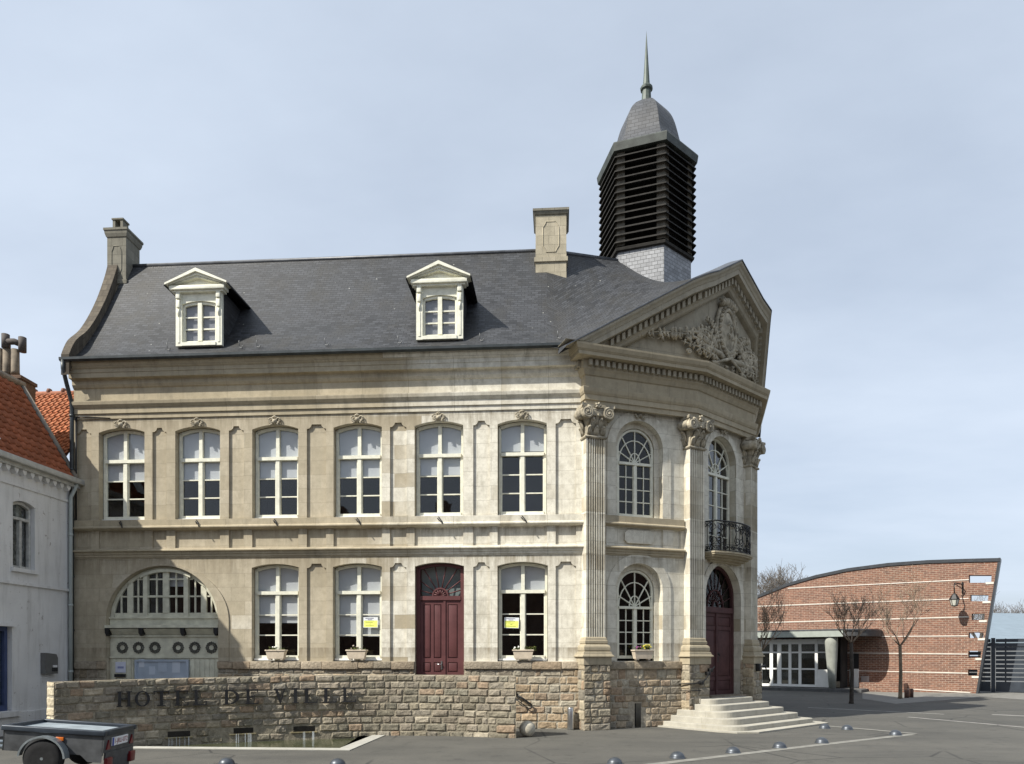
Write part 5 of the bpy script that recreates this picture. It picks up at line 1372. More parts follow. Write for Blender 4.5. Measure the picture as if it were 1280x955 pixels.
for l0, l1, _, zt_ in slots:
    z_l = zt_-.085
    # stone apron below; shade inside the slot painted as a near-black sheet above
    sl_.add(RW, [(l0, -.01, -.4), (l1, -.01, -.4), (l1, -.01, z_l), (l0, -.01, z_l)], [(0, 1, 2, 3)], (.32, .27, .16))
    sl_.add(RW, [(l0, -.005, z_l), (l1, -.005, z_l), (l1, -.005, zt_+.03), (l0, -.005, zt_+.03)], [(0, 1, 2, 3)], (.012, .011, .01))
    sl_.box(RW, l0, l1, -.03, .02, z_l-.02, z_l, (.4, .34, .2))
    for k in range(7):
        l = rw.uniform(l0+.03, l1-.05); w_ = rw.uniform(.006, .02); w_ *= 1
        wt.add(RW, [(l, .025, z_l), (l+w_, .025, z_l), (l+w_*1.2, .055, -.14), (l-.003, .055, -.14)], [(0, 1, 2, 3)])
sl_.build('water_slot', plain('wet_mossy_stone_slot_shade', (1, 1, 1), .35, 0, .5, 14, .5, True, .6, 30), fountain)
wm_, nt, b = mat('falling_water'); b.inputs['Base Color'].default_value = (.75, .8, .82, 1); b.inputs['Roughness'].default_value = .15; b.inputs['Alpha'].default_value = .42
wt.build('falling_water', wm_, fountain)
# lettering
def letter(ch):
    """serif capital as polygons in a unit-height cell"""
    t, s, h = .17, .06, 1.0
    def stem(x, z0=0, z1=1, tw=t): return [(x, z0), (x+tw, z0), (x+tw, z1), (x, z1)]
    def serif(x0, x1, z): return [(x0, z), (x1, z), (x1, z+s), (x0, z+s)]
    P = []
    if ch == 'H': P = [stem(.09), stem(.66), stem(.26, .47, .54, .40), serif(0, .35, 0), serif(0, .35, h-s), serif(.57, .92, 0), serif(.57, .92, h-s)]; w = .92
    elif ch == 'T': P = [stem(.36), serif(.2, .69, 0), [(0, h-.075), (.89, h-.075), (.89, h), (0, h)], [(0, h-.24), (.06, h-.24), (.06, h-.075), (0, h-.075)], [(.83, h-.24), (.89, h-.24), (.89, h-.075), (.83, h-.075)]]; w = .89
    elif ch == 'E': P = [stem(.09), [(0, 0), (.78, 0), (.78, .07), (0, .07)], [(0, h-.07), (.74, h-.07), (.74, h), (0, h)], [(.26, .48), (.56, .48), (.56, .54), (.26, .54)], [(.72, .07), (.78, .07), (.78, .25), (.74, .25)], [(.68, h-.22), (.74, h-.22), (.74, h-.07), (.68, h-.07)], [(.52, .40), (.56, .40), (.56, .62), (.52, .62)]]; w = .78
    elif ch == 'L': P = [stem(.09), [(0, 0), (.74, 0), (.74, .07), (0, .07)], serif(0, .36, h-s), [(.68, .07), (.74, .07), (.74, .27), (.70, .27)]]; w = .74
    elif ch == 'I': P = [stem(.09), serif(0, .35, 0), serif(0, .35, h-s)]; w = .35
    elif ch == 'V': P = [[(.06, h), (.26, h), (.52, .2), (.42, 0)], [(.80, h), (.72, h), (.44, .1), (.42, 0), (.52, 0)], serif(-.02, .36, h-s), serif(.62, .92, h-s)]; w = .9
    elif ch in 'OD':
        n = 22; w = .95 if ch == 'O' else .9
        if ch == 'O':
            for i in range(n):
                a0, a1 = 2*math.pi*i/n, 2*math.pi*(i+1)/n
                def o(a): return (.475+.475*math.cos(a), .5+.51*math.sin(a))
                def q(a): return (.475+.30*math.cos(a), .5+.445*math.sin(a))
                P.append([o(a0), o(a1), q(a1), q(a0)])
        else:
            P = [stem(.09), serif(0, .3, 0), serif(0, .3, h-s)]
            for i in range(12):
                a0, a1 = -math.pi/2+math.pi*i/12, -math.pi/2+math.pi*(i+1)/12
                def o(a): return (.26+.62*math.cos(a), .5+.5*math.sin(a))
                def q(a): return (.26+.44*math.cos(a), .5+.43*math.sin(a))
                P.append([o(a0), o(a1), q(a1), q(a0)])
    return P, w
text = [('H', 145, 164), ('O', 168, 187), ('T', 191.5, 211.5), ('E', 218, 235.5), ('L', 241, 258.5), ('D', 279, 299.5), ('E', 306, 323), ('V', 342, 358), ('I', 365, 373.5), ('L', 379, 397), ('L', 403, 421), ('E', 427, 445)]
for ch, xa, xb in text:
    P, w = letter(ch); l0, l1 = fw_l(xa), fw_l(xb)
    f = (xa-145)/300
    y0, y1 = 883.2-6*f, 864-5*f
    z0, z1 = fw_z((xa+xb)/2, y0), fw_z((xa+xb)/2, y1)
    m_ = MB()
    for poly in P: m_.prism(FW, [(l0+(l1-l0)*u/w, z0+(z1-z0)*v) for u, v in poly], .045, .085)
    for uu in (.2, .7): m_.tube(FW, [(l0+(l1-l0)*uu*.5+.02, -.02, (z0+z1)/2), (l0+(l1-l0)*uu*.5+.02, .05, (z0+z1)/2)], .01, 5)
    m_.build('letter', M['black'], fountain)

# basin: flush kerb and shallow water
bk0 = gnd(150, 935.5); bk1 = gnd(437, 938.5); bk2 = gnd(484, 918.5)
kerb_m = ashlar('kerb_stone', (.40, .39, .35), (.46, .45, .41), bw=.9, rh=9, stain_amt=.4)
ba = MB()
def strip(mbd, pts, wdt, z0, z1, side=1):
    P = [Vector(p) for p in pts]; nn = []
    for a, b in zip(P, P[1:]): d = (b-a).normalized(); nn.append(Vector((-d.y, d.x))*side)
    V = []; s = 0
    for i, p in enumerate(P):
        n1, n2 = nn[max(i-1, 0)], nn[min(i, len(P)-2)]; k = (n1+n2)/(1+n1.dot(n2)); q = p+k*wdt
        V += [(p.x, p.y, z1), (q.x, q.y, z1), (p.x, p.y, z0), (q.x, q.y, z0)]
    F = []
    for i in range(len(P)-1):
        b = 4*i; F += [(b, b+4, b+5, b+1), (b+2, b+6, b+4, b), (b+1, b+5, b+7, b+3)]
    m = 4*(len(P)-1); F += [(0, 1, 3, 2), (m, m+1, m+3, m+2)]
    mbd.add(WORLD, V, F)
    return [V[4*i+1][:2] for i in range(len(P))]
kin = strip(ba, [(bk0[0]-.75, bk0[1]+.0), bk1, bk2], .27, -.4, .014)
HOLE = [(x, y) for x, y in kin]+[FW.at(fw_l(x), -.06, 0)[:2] for x in (476, 450, 410, 370, 330, 290, 250, 210, 170, 140)]
bo = ba.build('fountain_basin', kerb_m, None, (bk1[0], bk1[1], 0)); tag(bo, 'shallow stone edged water basin at the foot of the lettered wall', 'basin')
wa = MB(); pts = HOLE
for zz in (-.05, -.3):
    bm = bmesh.new(); vs = [bm.verts.new((x, y, zz)) for x, y in pts]; ed = [bm.edges.new((vs[i], vs[(i+1) % len(vs)])) for i in range(len(vs))]
    bmesh.ops.triangle_fill(bm, use_beauty=True, use_dissolve=False, edges=ed, normal=(0, 0, 1)); wa.bm(WORLD, bm)
m_, nt, b = mat('shallow_green_water'); uv, pos = coords(nt); b.inputs['Base Color'].default_value = (.06, .065, .035, 1); b.inputs['Roughness'].default_value = .05; b.inputs['IOR'].default_value = 1.33
bump(nt, b, noise(nt, pos, 9, 3), .25, .02); wa.build('water', m_, bo)
fo = MB(); r = random.Random(8)
for l0, l1, _, z in slots:
    for k in range(34):
        p = RW.at(r.uniform(l0-.1, l1+.1), r.uniform(.06, .22), 0); q = r.uniform(.012, .035)
        fo.add(WORLD, [(p[0]-q*2, p[1], -.055), (p[0], p[1]-q, -.053), (p[0]+q*2, p[1], -.055), (p[0], p[1]+q, -.053)], [(0, 1, 2, 3)])
fo.build('foam', M['white_paint'], bo)

# stone ball, steel ashtray post
bx, by = gnd(659.3, 921.5); by += .10; r0 = .172
s_ = MB(); bm = bmesh.new(); bmesh.ops.create_uvsphere(bm, u_segments=32, v_segments=20, radius=r0); bmesh.ops.translate(bm, vec=(bx, by, r0-.006), verts=bm.verts); s_.bm(WORLD, bm, (1, 1, 1), True)
o = s_.build('stone_ball', plain('pale_granite', (.42, .39, .32), .85, 0, .3, 9, .2, bmp=.35, bscale=50), None, (bx, by, 0)); tag(o, 'pale stone ball resting on the pavement at the end of the fountain wall', 'stone ball')
ax, ay = FM.at(FM.U(713.3, .18), .18, 0)[:2]
s_ = MB(); s_.lathe(WORLD, ax, ay, [(.078, 0.0), (.08, .02), (.08, .50), (.074, .515), (.06, .515), (.055, .49)], 20); o = s_.build('ashtray_post', M['steel'], None, (ax, ay, 0)); tag(o, 'short brushed steel ashtray cylinder against the stone base near the corner pilaster', 'ashtray')

# ------------------------------------------------------------------ half-sphere bollards
boll_m = plain('grey_blue_cast_metal', (.075, .085, .10), .42, .45, .25, 12)
bl_pts = [(848.5, 948.5, 'between the kerb strip and the steps, second from the left of the curved row'), (918.5, 942, ''), (977, 935.5, ''), (1030, 929.5, ''), (1061.5, 912.5, ''), (1122.5, 919.5, ''), (1033, 911, ''), (769.5, 956.5, ''), (420, 958, ''), (280, 957, '')]
bl_lab = ['grey domed bollard on the kerb strip below the start of the stone steps', 'grey domed bollard straight below the main door steps, between two others along the kerb strip',
    'grey domed bollard on the kerb strip below the far half of the steps', 'grey domed bollard on the kerb strip just past the end of the steps', 'small grey domed bollard on the far edge of the kerb, beyond the step end', 'grey domed bollard at the pointed far corner of the kerb strip',
    'small grey domed bollard touching the far foot of the stone steps', 'grey domed bollard in front of the corner pilaster and the drain slot', 'grey domed bollard in front of the corner of the fountain basin', 'grey domed bollard closest to the box trailer, in front of the basin']
def bollard_parts():
    b = MB(); rr_ = .122; pf = [(rr_*math.cos(a*math.pi/2/9), .008+.105*math.sin(a*math.pi/2/9)) for a in range(10)]; pf[-1] = (.002, pf[-1][1])
    b.lathe(WORLD, 0, 0, [(rr_+.012, 0), (rr_+.012, .008)]+pf, 26); return b
proto = None
for (x, y, _), lab in zip(bl_pts, bl_lab):
    X, Y = gnd(x, y); Y += .1
    if proto is None:
        proto = bollard_parts().build('bollard', boll_m); o = proto
    else:
        o = proto.copy(); COL.objects.link(o)
    o.location = (X, Y, 0); tag(o, lab, 'bollard', 'domed bollards round the forecourt')

# ------------------------------------------------------------------ trailer
tr_l = Vector((-.995, -.10, .078)).normalized(); tr_w = Vector((-.10, .995, 0)).normalized(); tr_u = tr_l.cross(tr_w)*-1
if tr_u.z < 0: tr_u = -tr_u
k = (130-CX)/FOC; TY = 9.62; tz0 = EYE-(914-HZ)/FOC*TY
TO = Vector((k*TY, TY, tz0))
class TS:
    """trailer space: a forward from the tail, b across to the far side, c up from the rim"""
    def at(s, a, b, c): p = TO+tr_l*a+tr_w*b+tr_u*c; return tuple(p)
T = TS(); TL, TWd, THt = 1.27, .95, .40
tr_m = plain('grey_painted_steel', (.075, .079, .084), .55, .3, .4, 5); rim_m = plain('dark_blue_grey_rim', (.035, .045, .06), .45, .3, .2, 6); galv = plain('galvanised_steel', (.30, .34, .36), .4, .6, .25, 9)
trail = thing('box_trailer', 'small grey open box trailer parked before the fountain wall', 'trailer', (TO.x-.6, TO.y+.4, 0))
b = MB()
b.add(T, [(0, 0, -.03), (TL, 0, -.03), (TL, 0, -.34), (.28, 0, -.34), (.18, 0, -.43), (0, 0, -.43)], [tuple(range(6))])
b.add(T, [(0, TWd, -.03), (TL, TWd, -.03), (TL, TWd, -.34), (.28, TWd, -.34), (.18, TWd, -.43), (0, TWd, -.43)], [tuple(range(6))])
b.box(T, -.012, .012, 0, TWd, -.30, -.03); b.box(T, TL-.02, TL, 0, TWd, -.34, -.03)
b.box(T, .0, TL, 0.004, .024, -.34, -.03); b.box(T, .0, TL, TWd-.024, TWd-.004, -.34, -.03)
b.build('box', tr_m, trail)
b = MB(); b.box(T, .05, TL-.03, .06, TWd-.06, -.06, -.045); b.build('load_cover', plain('pale_sheet', (.27, .31, .34), .5, 0, .2, 4), trail)
b = MB()
for (a0, a1, b0, b1) in ((-.03, TL+.02, -.03, .05), (-.03, TL+.02, TWd-.05, TWd+.03), (-.03, .05, .05, TWd-.05), (TL-.05, TL+.02, .05, TWd-.05)): b.bbox(T, a0, a1, b0, b1, -.07, .0, .012)
b.build('rim', rim_m, trail)
wx = .70
def wheel(bc, nm):
    w_ = MB(); WS = type('W', (), {'at': lambda s, a, h, c: T.at(wx+a, bc+c, -.40+h)})()
    w_.lathe(WS, 0, 0, [(.14, -.06), (.215, -.065), (.245, -.045), (.25, 0), (.245, .045), (.215, .065), (.14, .06)], 28); o = w_.build('wheel', plain('rubber_tyre', (.02, .02, .021), .85, 0, .2, 20, .2), trail)
    q = MB(); q.lathe(WS, 0, 0, [(.145, -.058), (.135, -.03), (.09, -.02), (.06, -.055), (.02, -.06)], 20); q.lathe(WS, 0, 0, [(.145, .058), (.1, .03), (.02, .05)], 20); q.build('rim', galv, o)
wheel(.00-.07, 'l'); wheel(TWd+.07, 'r')
for bc in (-.15, TWd-.0):
    m_ = MB(); n = 14; P = []
    V = []
    for i in range(n+1):
        a = math.pi*(.02+.96*i/n); V += [(wx+.30*math.cos(a), bc, -.40+.30*math.sin(a)), (wx+.30*math.cos(a), bc+.13, -.40+.30*math.sin(a)), (wx+.275*math.cos(a), bc, -.40+.275*math.sin(a))]
    F = []
    for i in range(n): F += [(3*i, 3*i+3, 3*i+4, 3*i+1), (3*i, 3*i+2, 3*i+5, 3*i+3)]
    m_.add(T, V, F); m_.build('mudguard', galv, trail)
m_ = MB(); m_.tube(T, [(wx, -.07, -.40), (wx, TWd+.07, -.40)], .03, 8); m_.tube(T, [(TL, .2, -.33), (TL+.9, TWd/2, -.33), (TL+1.3, TWd/2, -.33)], .035, 6); m_.tube(T, [(TL, TWd-.2, -.33), (TL+.9, TWd/2, -.33)], .035, 6); m_.build('drawbar', galv, trail)
m_ = MB(); m_.box(T, -.03, -.005, .04, TWd-.04, -.40, -.30); m_.box(T, -.02, 0, .12, TWd-.12, -.62, -.40); m_.build('light_bar', tr_m, trail)
red = plain('red_lens', (.13, .006, .010), .3, 0, .15, 10)
for bc in (.03, TWd-.19):
    m_ = MB(); m_.bbox(T, -.065, -.012, bc, bc+.16, -.52, -.37, .012, (1, 1, 1)); m_.build('tail_light', red, trail)
    m_ = MB(); c0 = bc+.03 if bc < .1 else bc+.03; m_.add(T, [(-.03, c0, -.26), (-.03, c0+.11, -.26), (-.03, c0+.055, -.13), (-.012, c0, -.26), (-.012, c0+.11, -.26), (-.012, c0+.055, -.13)], [(0, 1, 2), (0, 1, 4, 3), (1, 2, 5, 4), (2, 0, 3, 5)]); m_.build('triangle_reflector', red, trail)
m_ = MB(); m_.bbox(T, .50, .60, -.02, -.001, -.165, -.115, .006); m_.build('side_reflector', plain('orange_lens', (.55, .13, .01), .35), trail)
m_ = MB(); p0, p1 = .215, .70; m_.box(T, -.03, -.014, p0, p1, -.225, -.11, (.75, .76, .78)); m_.box(T, -.0315, -.03, p0, p0+.045, -.224, -.111, (.03, .06, .32)); 
pl_o = m_.build('number_plate', M['tinted'], trail)
def text_mesh(name, s, size, sp_at, mtl, parent):
    cu_ = bpy.data.curves.new(name, 'FONT'); cu_.body = s; cu_.size = size; cu_.extrude = .001; cu_.align_x = 'CENTER'; cu_.align_y = 'CENTER'
    to = bpy.data.objects.new(name, cu_); COL.objects.link(to); bpy.context.view_layer.update()
    me = bpy.data.meshes.new_from_object(to.evaluated_get(bpy.context.evaluated_depsgraph_get())); bpy.data.objects.remove(to)
    b = MB(); b.add(sp_at, [tuple(v.co) for v in me.vertices], [list(p.vertices) for p in me.polygons]); return b.build(name, mtl, parent)
PS = type('P', (), {'at': lambda s, x, y, z: T.at(-.032-z*.3, (p0+p1)/2+.022+x, -.168+y)})()
text_mesh('plate_text', '1-JRU-072', .098, PS, plain('plate_red', (.25, .02, .03), .5), pl_o)

# ------------------------------------------------------------------ white house on the left
cr = P0; LH = Frame(cr[0]+FM.n[0]*3.7-.02, cr[1]+FM.n[1]*3.7, TH0+90); HL = 3.7
hw_m, nt, b = mat('white_painted_brick'); uv, pos = coords(nt)
br = N(nt, 'ShaderNodeTexBrick', Scale=1.0); br.inputs['Brick Width'].default_value = .22; br.inputs['Row Height'].default_value = .07; br.inputs['Mortar Size'].default_value = .006; L(nt, uv, br.inputs['Vector'])
c = mix(nt, ramp(nt, noise(nt, pos, 2.2, 5), [(.35, 0.0), (.7, .5)]), (.68, .68, .675), (.54, .54, .535))
c = mix(nt, math_(nt, 'MULTIPLY', ramp(nt, noise(nt, pos, 7, 7, .75), [(.60, 0.0), (.66, .85)]), ramp(nt, noise(nt, pos, .9, 2), [(.50, 0.0), (.58, 1.0)])), c, (.20, .16, .14))
c = mix(nt, ramp(nt, noise(nt, mapping(nt, pos, (4, 4, .4)), 1.5, 5, .7), [(.5, 0.0), (.75, .4)]), c, (.25, .24, .22))
L(nt, c, b.inputs['Base Color']); b.inputs['Roughness'].default_value = .8; bump(nt, b, math_(nt, 'SUBTRACT', noise(nt, pos, 25, 4), br.outputs['Fac']), .3, .006)
house = thing('white_house', 'white painted brick house with orange tiled roof standing against the town hall', 'house', (LH.o[0], LH.o[1], 0))
ZE = 5.88
w0 = MB(); wu0, wz1 = LH.px(16, 640); wu1 = LH.px(43.5, 640)[0]; wzb = LH.px(30, 711)[1]; wzt = LH.px(30, 627)[1]
dj = LH.px(15, 800)[0]; dzt = LH.px(10, 783)[1]; dzb = LH.px(8, 889)[1]
hol = [(opening((wu0+wu1)/2, (wu1-wu0)/2, wzb, wzt-.08, wzt), .14, False), (rect(dj-1.05, dj, dzb, dzt), .2, False)]
w0.holed(LH, rect(0, HL, 0, ZE), hol)
w0.box(LH, 0, HL, -2.75, -2.65, 0, ZE); w0.add(LH, [(0, 0, 0), (0, -2.7, 0), (0, -2.7, ZE), (0, -1.24, 8.12), (0, 0, ZE)], [tuple(range(5))]); w0.add(LH, [(HL, 0, 0), (HL, -2.7, 0), (HL, -2.7, ZE), (HL, -1.24, 8.12), (HL, 0, ZE)], [tuple(range(5))])
for z, d in ((LH.px(80, 737)[1], .05), (LH.px(80, 625)[1]+.0, .03)): w0.box(LH, 0, HL-.14, 0, d, z-.03, z+.03)
w0.box(LH, 0, HL-.02, 0, .05, -.1, LH.px(80, 884)[1])
w0.box(LH, wu0-.06, wu1+.06, 0, .07, wzb-.09, wzb-.01); w0.box(LH, dj-1.1, dj+.05, .0, .06, dzt, dzt+.06); w0.box(LH, dj-1.2, dj+.12, .0, .12, dzb-.12, dzb-.01)
w0.build('wall', hw_m, house)
pal = plain('greyed_white_frame', (.42, .42, .40), .6, 0, .3, 9)
f = MB(); uc = (wu0+wu1)/2; hw = (wu1-wu0)/2
f.band(LH, arc_pts(uc, hw-.01, wzt-.09, wzt-.01), [(u, z-.06) for u, z in arc_pts(uc, hw-.06, wzt-.09, wzt-.01)], -.16, -.09); f.box(LH, uc-hw+.01, uc-hw+.07, -.16, -.09, wzb, wzt-.09); f.box(LH, uc+hw-.07, uc+hw-.01, -.16, -.09, wzb, wzt-.09); f.box(LH, uc-.035, uc+.035, -.15, -.08, wzb, wzt-.4); f.box(LH, uc-hw+.07, uc+hw-.07, -.15, -.07, wzt-.42, wzt-.36); f.box(LH, uc-hw+.07, uc+hw-.07, -.15, -.09, wzb, wzb+.06)
wo = f.build('window', pal, house)
g = MB(); g.box(LH, uc-hw, uc+hw, -.15, -.148, wzb, wzt); g.build('pane', M['glass'], wo)
g = MB(); g.box(LH, uc-hw, uc+hw, -.24, -.235, wzb, wzt); g.build('net_curtain', plain('lace_curtain', (.20, .20, .19), .9, 0, .8, 14), wo)
blue = plain('blue_paint', (.04, .06, .14), .45, 0, .15, 6)
f = MB(); f.box(LH, dj-.09, dj-.01, -.2, -.1, dzb, dzt); f.box(LH, dj-1.05, dj-.97, -.2, -.1, dzb, dzt); f.box(LH, dj-.97, dj-.09, -.2, -.1, dzt-.1, dzt); f.box(LH, dj-.97, dj-.09, -.2, -.08, dzb, dzb+.12)
do = f.build('shop_window', blue, house); g = MB(); g.box(LH, dj-.97, dj-.09, -.16, -.155, dzb, dzt); g.build('pane', M['glass'], do); g = MB()
for k in range(14):
    u = dj-.97+k*.064; g.box(LH, u, u+.05, -.27-.02*(k % 2), -.26-.02*(k % 2), dzb, dzt)
g.build('curtain', plain('white_curtain', (.6, .63, .66), .9), do)
# eaves with scalloped brackets, gutter and pipe
e = MB(); e.box(LH, -.05, HL+.10, .0, .16, ZE-.10, ZE-.02); e.bbox(LH, -.05, HL+.12, .12, .27, ZE-.02, ZE+.11, .02); e.build('eaves_gutter', plain('pale_zinc', (.40, .40, .38), .5, .1, .15, 6), house)
u = .05
while u < HL-.1:
    e = MB(); e.prism(LH, [(u, ZE-.10), (u+.12, ZE-.10), (u+.12, ZE-.15), (u+.06, ZE-.23), (u, ZE-.15)], 0, .12); u += .235; e.build('eaves_bracket', hw_m, house)
e = MB(); u = HL-.13; e.tube(LH, [(u+.02, .19, ZE), (u, .14, ZE-.15), (u-.04, .07, ZE-.35), (u-.04, .07, .2)], .045, 8)
for z in (4.6, 2.9, 1.3): e.tube(LH, [(u-.04, .07, z), (u-.04, .07, z+.05)], .055, 8)
e.build('downpipe', plain('grey_green_pipe', (.38, .42, .41), .5, 0, .1, 5), house)
# tiled roofs: rows of curved pantiles
tile_m = plain('orange_clay_tile', (1, 1, 1), .8, 0, .25, 11, .2, True)
def pantiles(mbd, O, du_, dv_, nu, nv, tw, tl, base, seed, slump=1.0):
    r = random.Random(seed); O = Vector(O); du_ = Vector(du_).normalized(); dv_ = Vector(dv_).normalized(); nn = du_.cross(dv_).normalized()
    if nn.z < 0: nn = -nn
    for j in range(nv):
        for i in range(nu):
            V = []; F = []; k = 8
            for t, lift in ((0, .038), (1.08, .0)):
                for s in range(k+1):
                    x = s/k; h = .05*slump*(math.exp(-((x-.86)/.13)**2)-.25*math.sin(x*math.pi))
                    p = O+du_*((i+x*1.03)*tw)+dv_*((j+t)*tl)+nn*(h+lift+.008*r.random()); V.append(tuple(p))
            for s in range(k): F.append((s, s+1, k+2+s, k+1+s))
            V2 = [tuple(Vector(p)-nn*.03) for p in V[:k+1]]; b0 = len(V); V += V2
            for s in range(k): F.append((b0+s, b0+s+1, s+1, s))
            mbd.add(WORLD, V, F, rnd_col(r, base, .16, .05), True)
rt_ = MB(); e0 = Vector(LH.at(-.1, .14, ZE+.08)); slope = Vector((-LH.n[0]*.52, -LH.n[1]*.52, .86))
nvv = 13
pantiles(rt_, e0, (LH.d[0], LH.d[1], 0), slope, int(3.75/.20), nvv, .20, .208, (.33, .115, .06), 3, .7)
ro_ = rt_.build('roof', tile_m, house)
rb = MB(); tp = e0+slope.normalized()*(nvv*.208)
rb.add(WORLD, [tuple(e0-Vector((0, 0, .06))), tuple(e0+Vector((LH.d[0], LH.d[1], 0))*3.78-Vector((0, 0, .06))), tuple(tp+Vector((LH.d[0], LH.d[1], 0))*3.78-Vector((0, 0, .06))), tuple(tp-Vector((0, 0, .06)))], [(0, 1, 2, 3)])
tp2 = tp+Vector((-LH.n[0]*1.6, -LH.n[1]*1.6, -2.45)); rb.add(WORLD, [tuple(tp), tuple(tp+Vector((LH.d[0], LH.d[1], 0))*3.78), tuple(tp2+Vector((LH.d[0], LH.d[1], 0))*3.78), tuple(tp2)], [(0, 1, 2, 3)])
vg = e0+Vector((LH.d[0], LH.d[1], 0))*3.72
rb.tube(WORLD, [tuple(vg+Vector((0, 0, .06))), tuple(vg+slope.normalized()*(nvv*.208)+Vector((0, 0, .06)))], .06, 6)
rb.tube(WORLD, [tuple(tp+Vector((0, 0, .05))), tuple(tp+Vector((LH.d[0], LH.d[1], 0))*3.78+Vector((0, 0, .05)))], .09, 8)
rb.build('verge', plain('grey_mortar_verge', (.22, .20, .17), .9, 0, .3, 8), house)
# skylight strip
sk_ = MB(); p = e0+Vector((LH.d[0], LH.d[1], 0))*1.05+slope.normalized()*.25; 
sk_.add(WORLD, [tuple(p+Vector((0, 0, .13))), tuple(p+Vector((LH.d[0], LH.d[1], 0))*.5+Vector((0, 0, .13))), tuple(p+Vector((LH.d[0], LH.d[1], 0))*.5+slope.normalized()*.5+Vector((0, 0, .13))), tuple(p+slope.normalized()*.5+Vector((0, 0, .13)))], [(0, 1, 2, 3)]); sk_.build('skylight', plain('white_skylight', (.6, .62, .62), .4), ro_)
# rear wing with the brighter roof, facing the square
wing = thing('tiled_house', 'house beyond the verge with a bright orange tiled slope and white bargeboard foot', 'house', (-11.6, 18.2, 0))
rt_ = MB(); O = Vector((-14.2, 17.62, 6.35)); sl2 = Vector((0, .66, .75)); pantiles(rt_, O, (1, -.066, 0), sl2, 20, 17, .155, .208, (.50, .19, .095), 8, .75)
rt_.build('roof', tile_m, wing)
wl = MB(); wl.box(WORLD, -14.2, -10.9, 17.72, 22.0, 0, 6.3); wl.add(WORLD, [(-11.05, 17.7, 6.3), (-11.05, 20, 8.9), (-11.05, 22.3, 6.3)], [(0, 1, 2)]); wl.build('wall', hw_m, wing)
bk_ = MB(); nn_ = Vector((1, -.066, 0)).cross(sl2).normalized(); B0 = O-nn_*.03; B1 = B0+Vector((3.1, -.205, 0)); bk_.add(WORLD, [tuple(B0), tuple(B1), tuple(B1+sl2.normalized()*3.5), tuple(B0+sl2.normalized()*3.5)], [(0, 1, 2, 3)]); bk_.build('roof_underlay', plain('dark_underlay', (.10, .04, .025), .9), wing)
rg_ = MB(); pr = O+sl2.normalized()*(17*.208); rg_.tube(WORLD, [tuple(pr), tuple(pr+Vector((3.1, -.2, 0)))], .085, 8, (.36, .15, .09))
for k in range(8): q = pr+Vector((.42*k, -.028*k, .06)); rg_.tube(WORLD, [tuple(q), tuple(q+Vector((.07, 0, 0)))], .10, 6, (.2, .1, .07))
rg_.build('ridge_tile', tile_m, wing)
bx2 = O+Vector((2.75, -.18, 0)); m_ = MB(); m_.add(WORLD, [tuple(bx2+Vector((-.12, -.05, -.08))), tuple(bx2+Vector((.22, -.05, -.08))), tuple(bx2+Vector((.22, .3, .28))), tuple(bx2+Vector((.1, .3, .28)))], [(0, 1, 2, 3)]); m_.build('bargeboard', M['white_paint'], wing)
# chimney with pots
ck = MB(); CKY = 17.3
def at_px(x, y, Y): return ((x-CX)/FOC*Y, Y, EYE+(HZ-y)/FOC*Y)
c0 = at_px(-12, 500, CKY); c1 = at_px(25.5, 469, CKY)
brick_m = ashlar('dark_brick', (.13, .085, .06), (.19, .12, .085), bw=.22, rh=.075, joint=.0, stain_amt=.5, stain=(.05, .045, .04))
nt = brick_m.node_tree
ck.box(WORLD, c0[0], c1[0], CKY, CKY+.55, c0[2]-1.2, c1[2]-.08); ck.box(WORLD, c0[0], c1[0]+.03, CKY-.03, CKY+.58, c1[2]-.08, c1[2])
co = ck.build('chimney', brick_m, house)
pot_m = plain('sooty_chimney_pot', (.16, .13, .095), .85, 0, .45, 6)
for x, yt, yb, rpx in ((-1, 436, 468, 5), (8.5, 418, 468, 4.6), (19.2, 425, 468, 4.8)):
    q0 = at_px(x, yb, CKY+.25); q1 = at_px(x, yt+(12 if x > 0 else 0), CKY+.25); r_ = rpx/FOC*CKY
    m_ = MB(); m_.lathe(WORLD, q0[0], q0[1], [(r_*1.1, q0[2]), (r_, q0[2]+.06), (r_*.95, q1[2]), (r_*.7, q1[2])], 14); m_.build('chimney_pot', pot_m, co)
m_ = MB()
a = at_px(7, 418, CKY+.2); b2 = at_px(7, 435, CKY+.2); m_.tube(WORLD, [b2, a], .088, 12); a = at_px(28, 422, CKY+.2); b2 = at_px(28, 440, CKY+.2); m_.tube(WORLD, [b2, a], .088, 12)
m_.tube(WORLD, [at_px(8, 427, CKY+.2), at_px(18, 427, CKY+.2), at_px(28, 431, CKY+.2)], .075, 10); m_.build('chimney_cowl', plain('dark_cowl', (.06, .05, .045), .8), co)
# meter box on the wall
mu0, mz1 = LH.px(50.5, 816); mu1, mz0 = LH.px(66.5, 842)
m_ = MB(); m_.prism(LH, [(mu0, mz0), (mu1, mz0), (mu1, mz1-.12), (mu1-.05, mz1-.03), (mu0+.03, mz1), (mu0, mz1)], 0, .12)
o = m_.build('wall_box', plain('grey_plastic', (.13, .13, .125), .5, 0, .1, 8), None, LH.at(mu0, 0, mz0)); tag(o, 'grey plastic box with rounded shoulder fixed on the white house wall', 'wall box')
m_ = MB(); m_.box(LH, mu1-.2, mu1-.03, .12, .135, mz0+.06, mz0+.14, (.02, .02, .02)); m_.box(LH, mu1-.17, mu1-.05, .12, .14, mz0+.15, mz0+.2, (.8, .8, .8)); m_.build('label_window', M['tinted'], o)
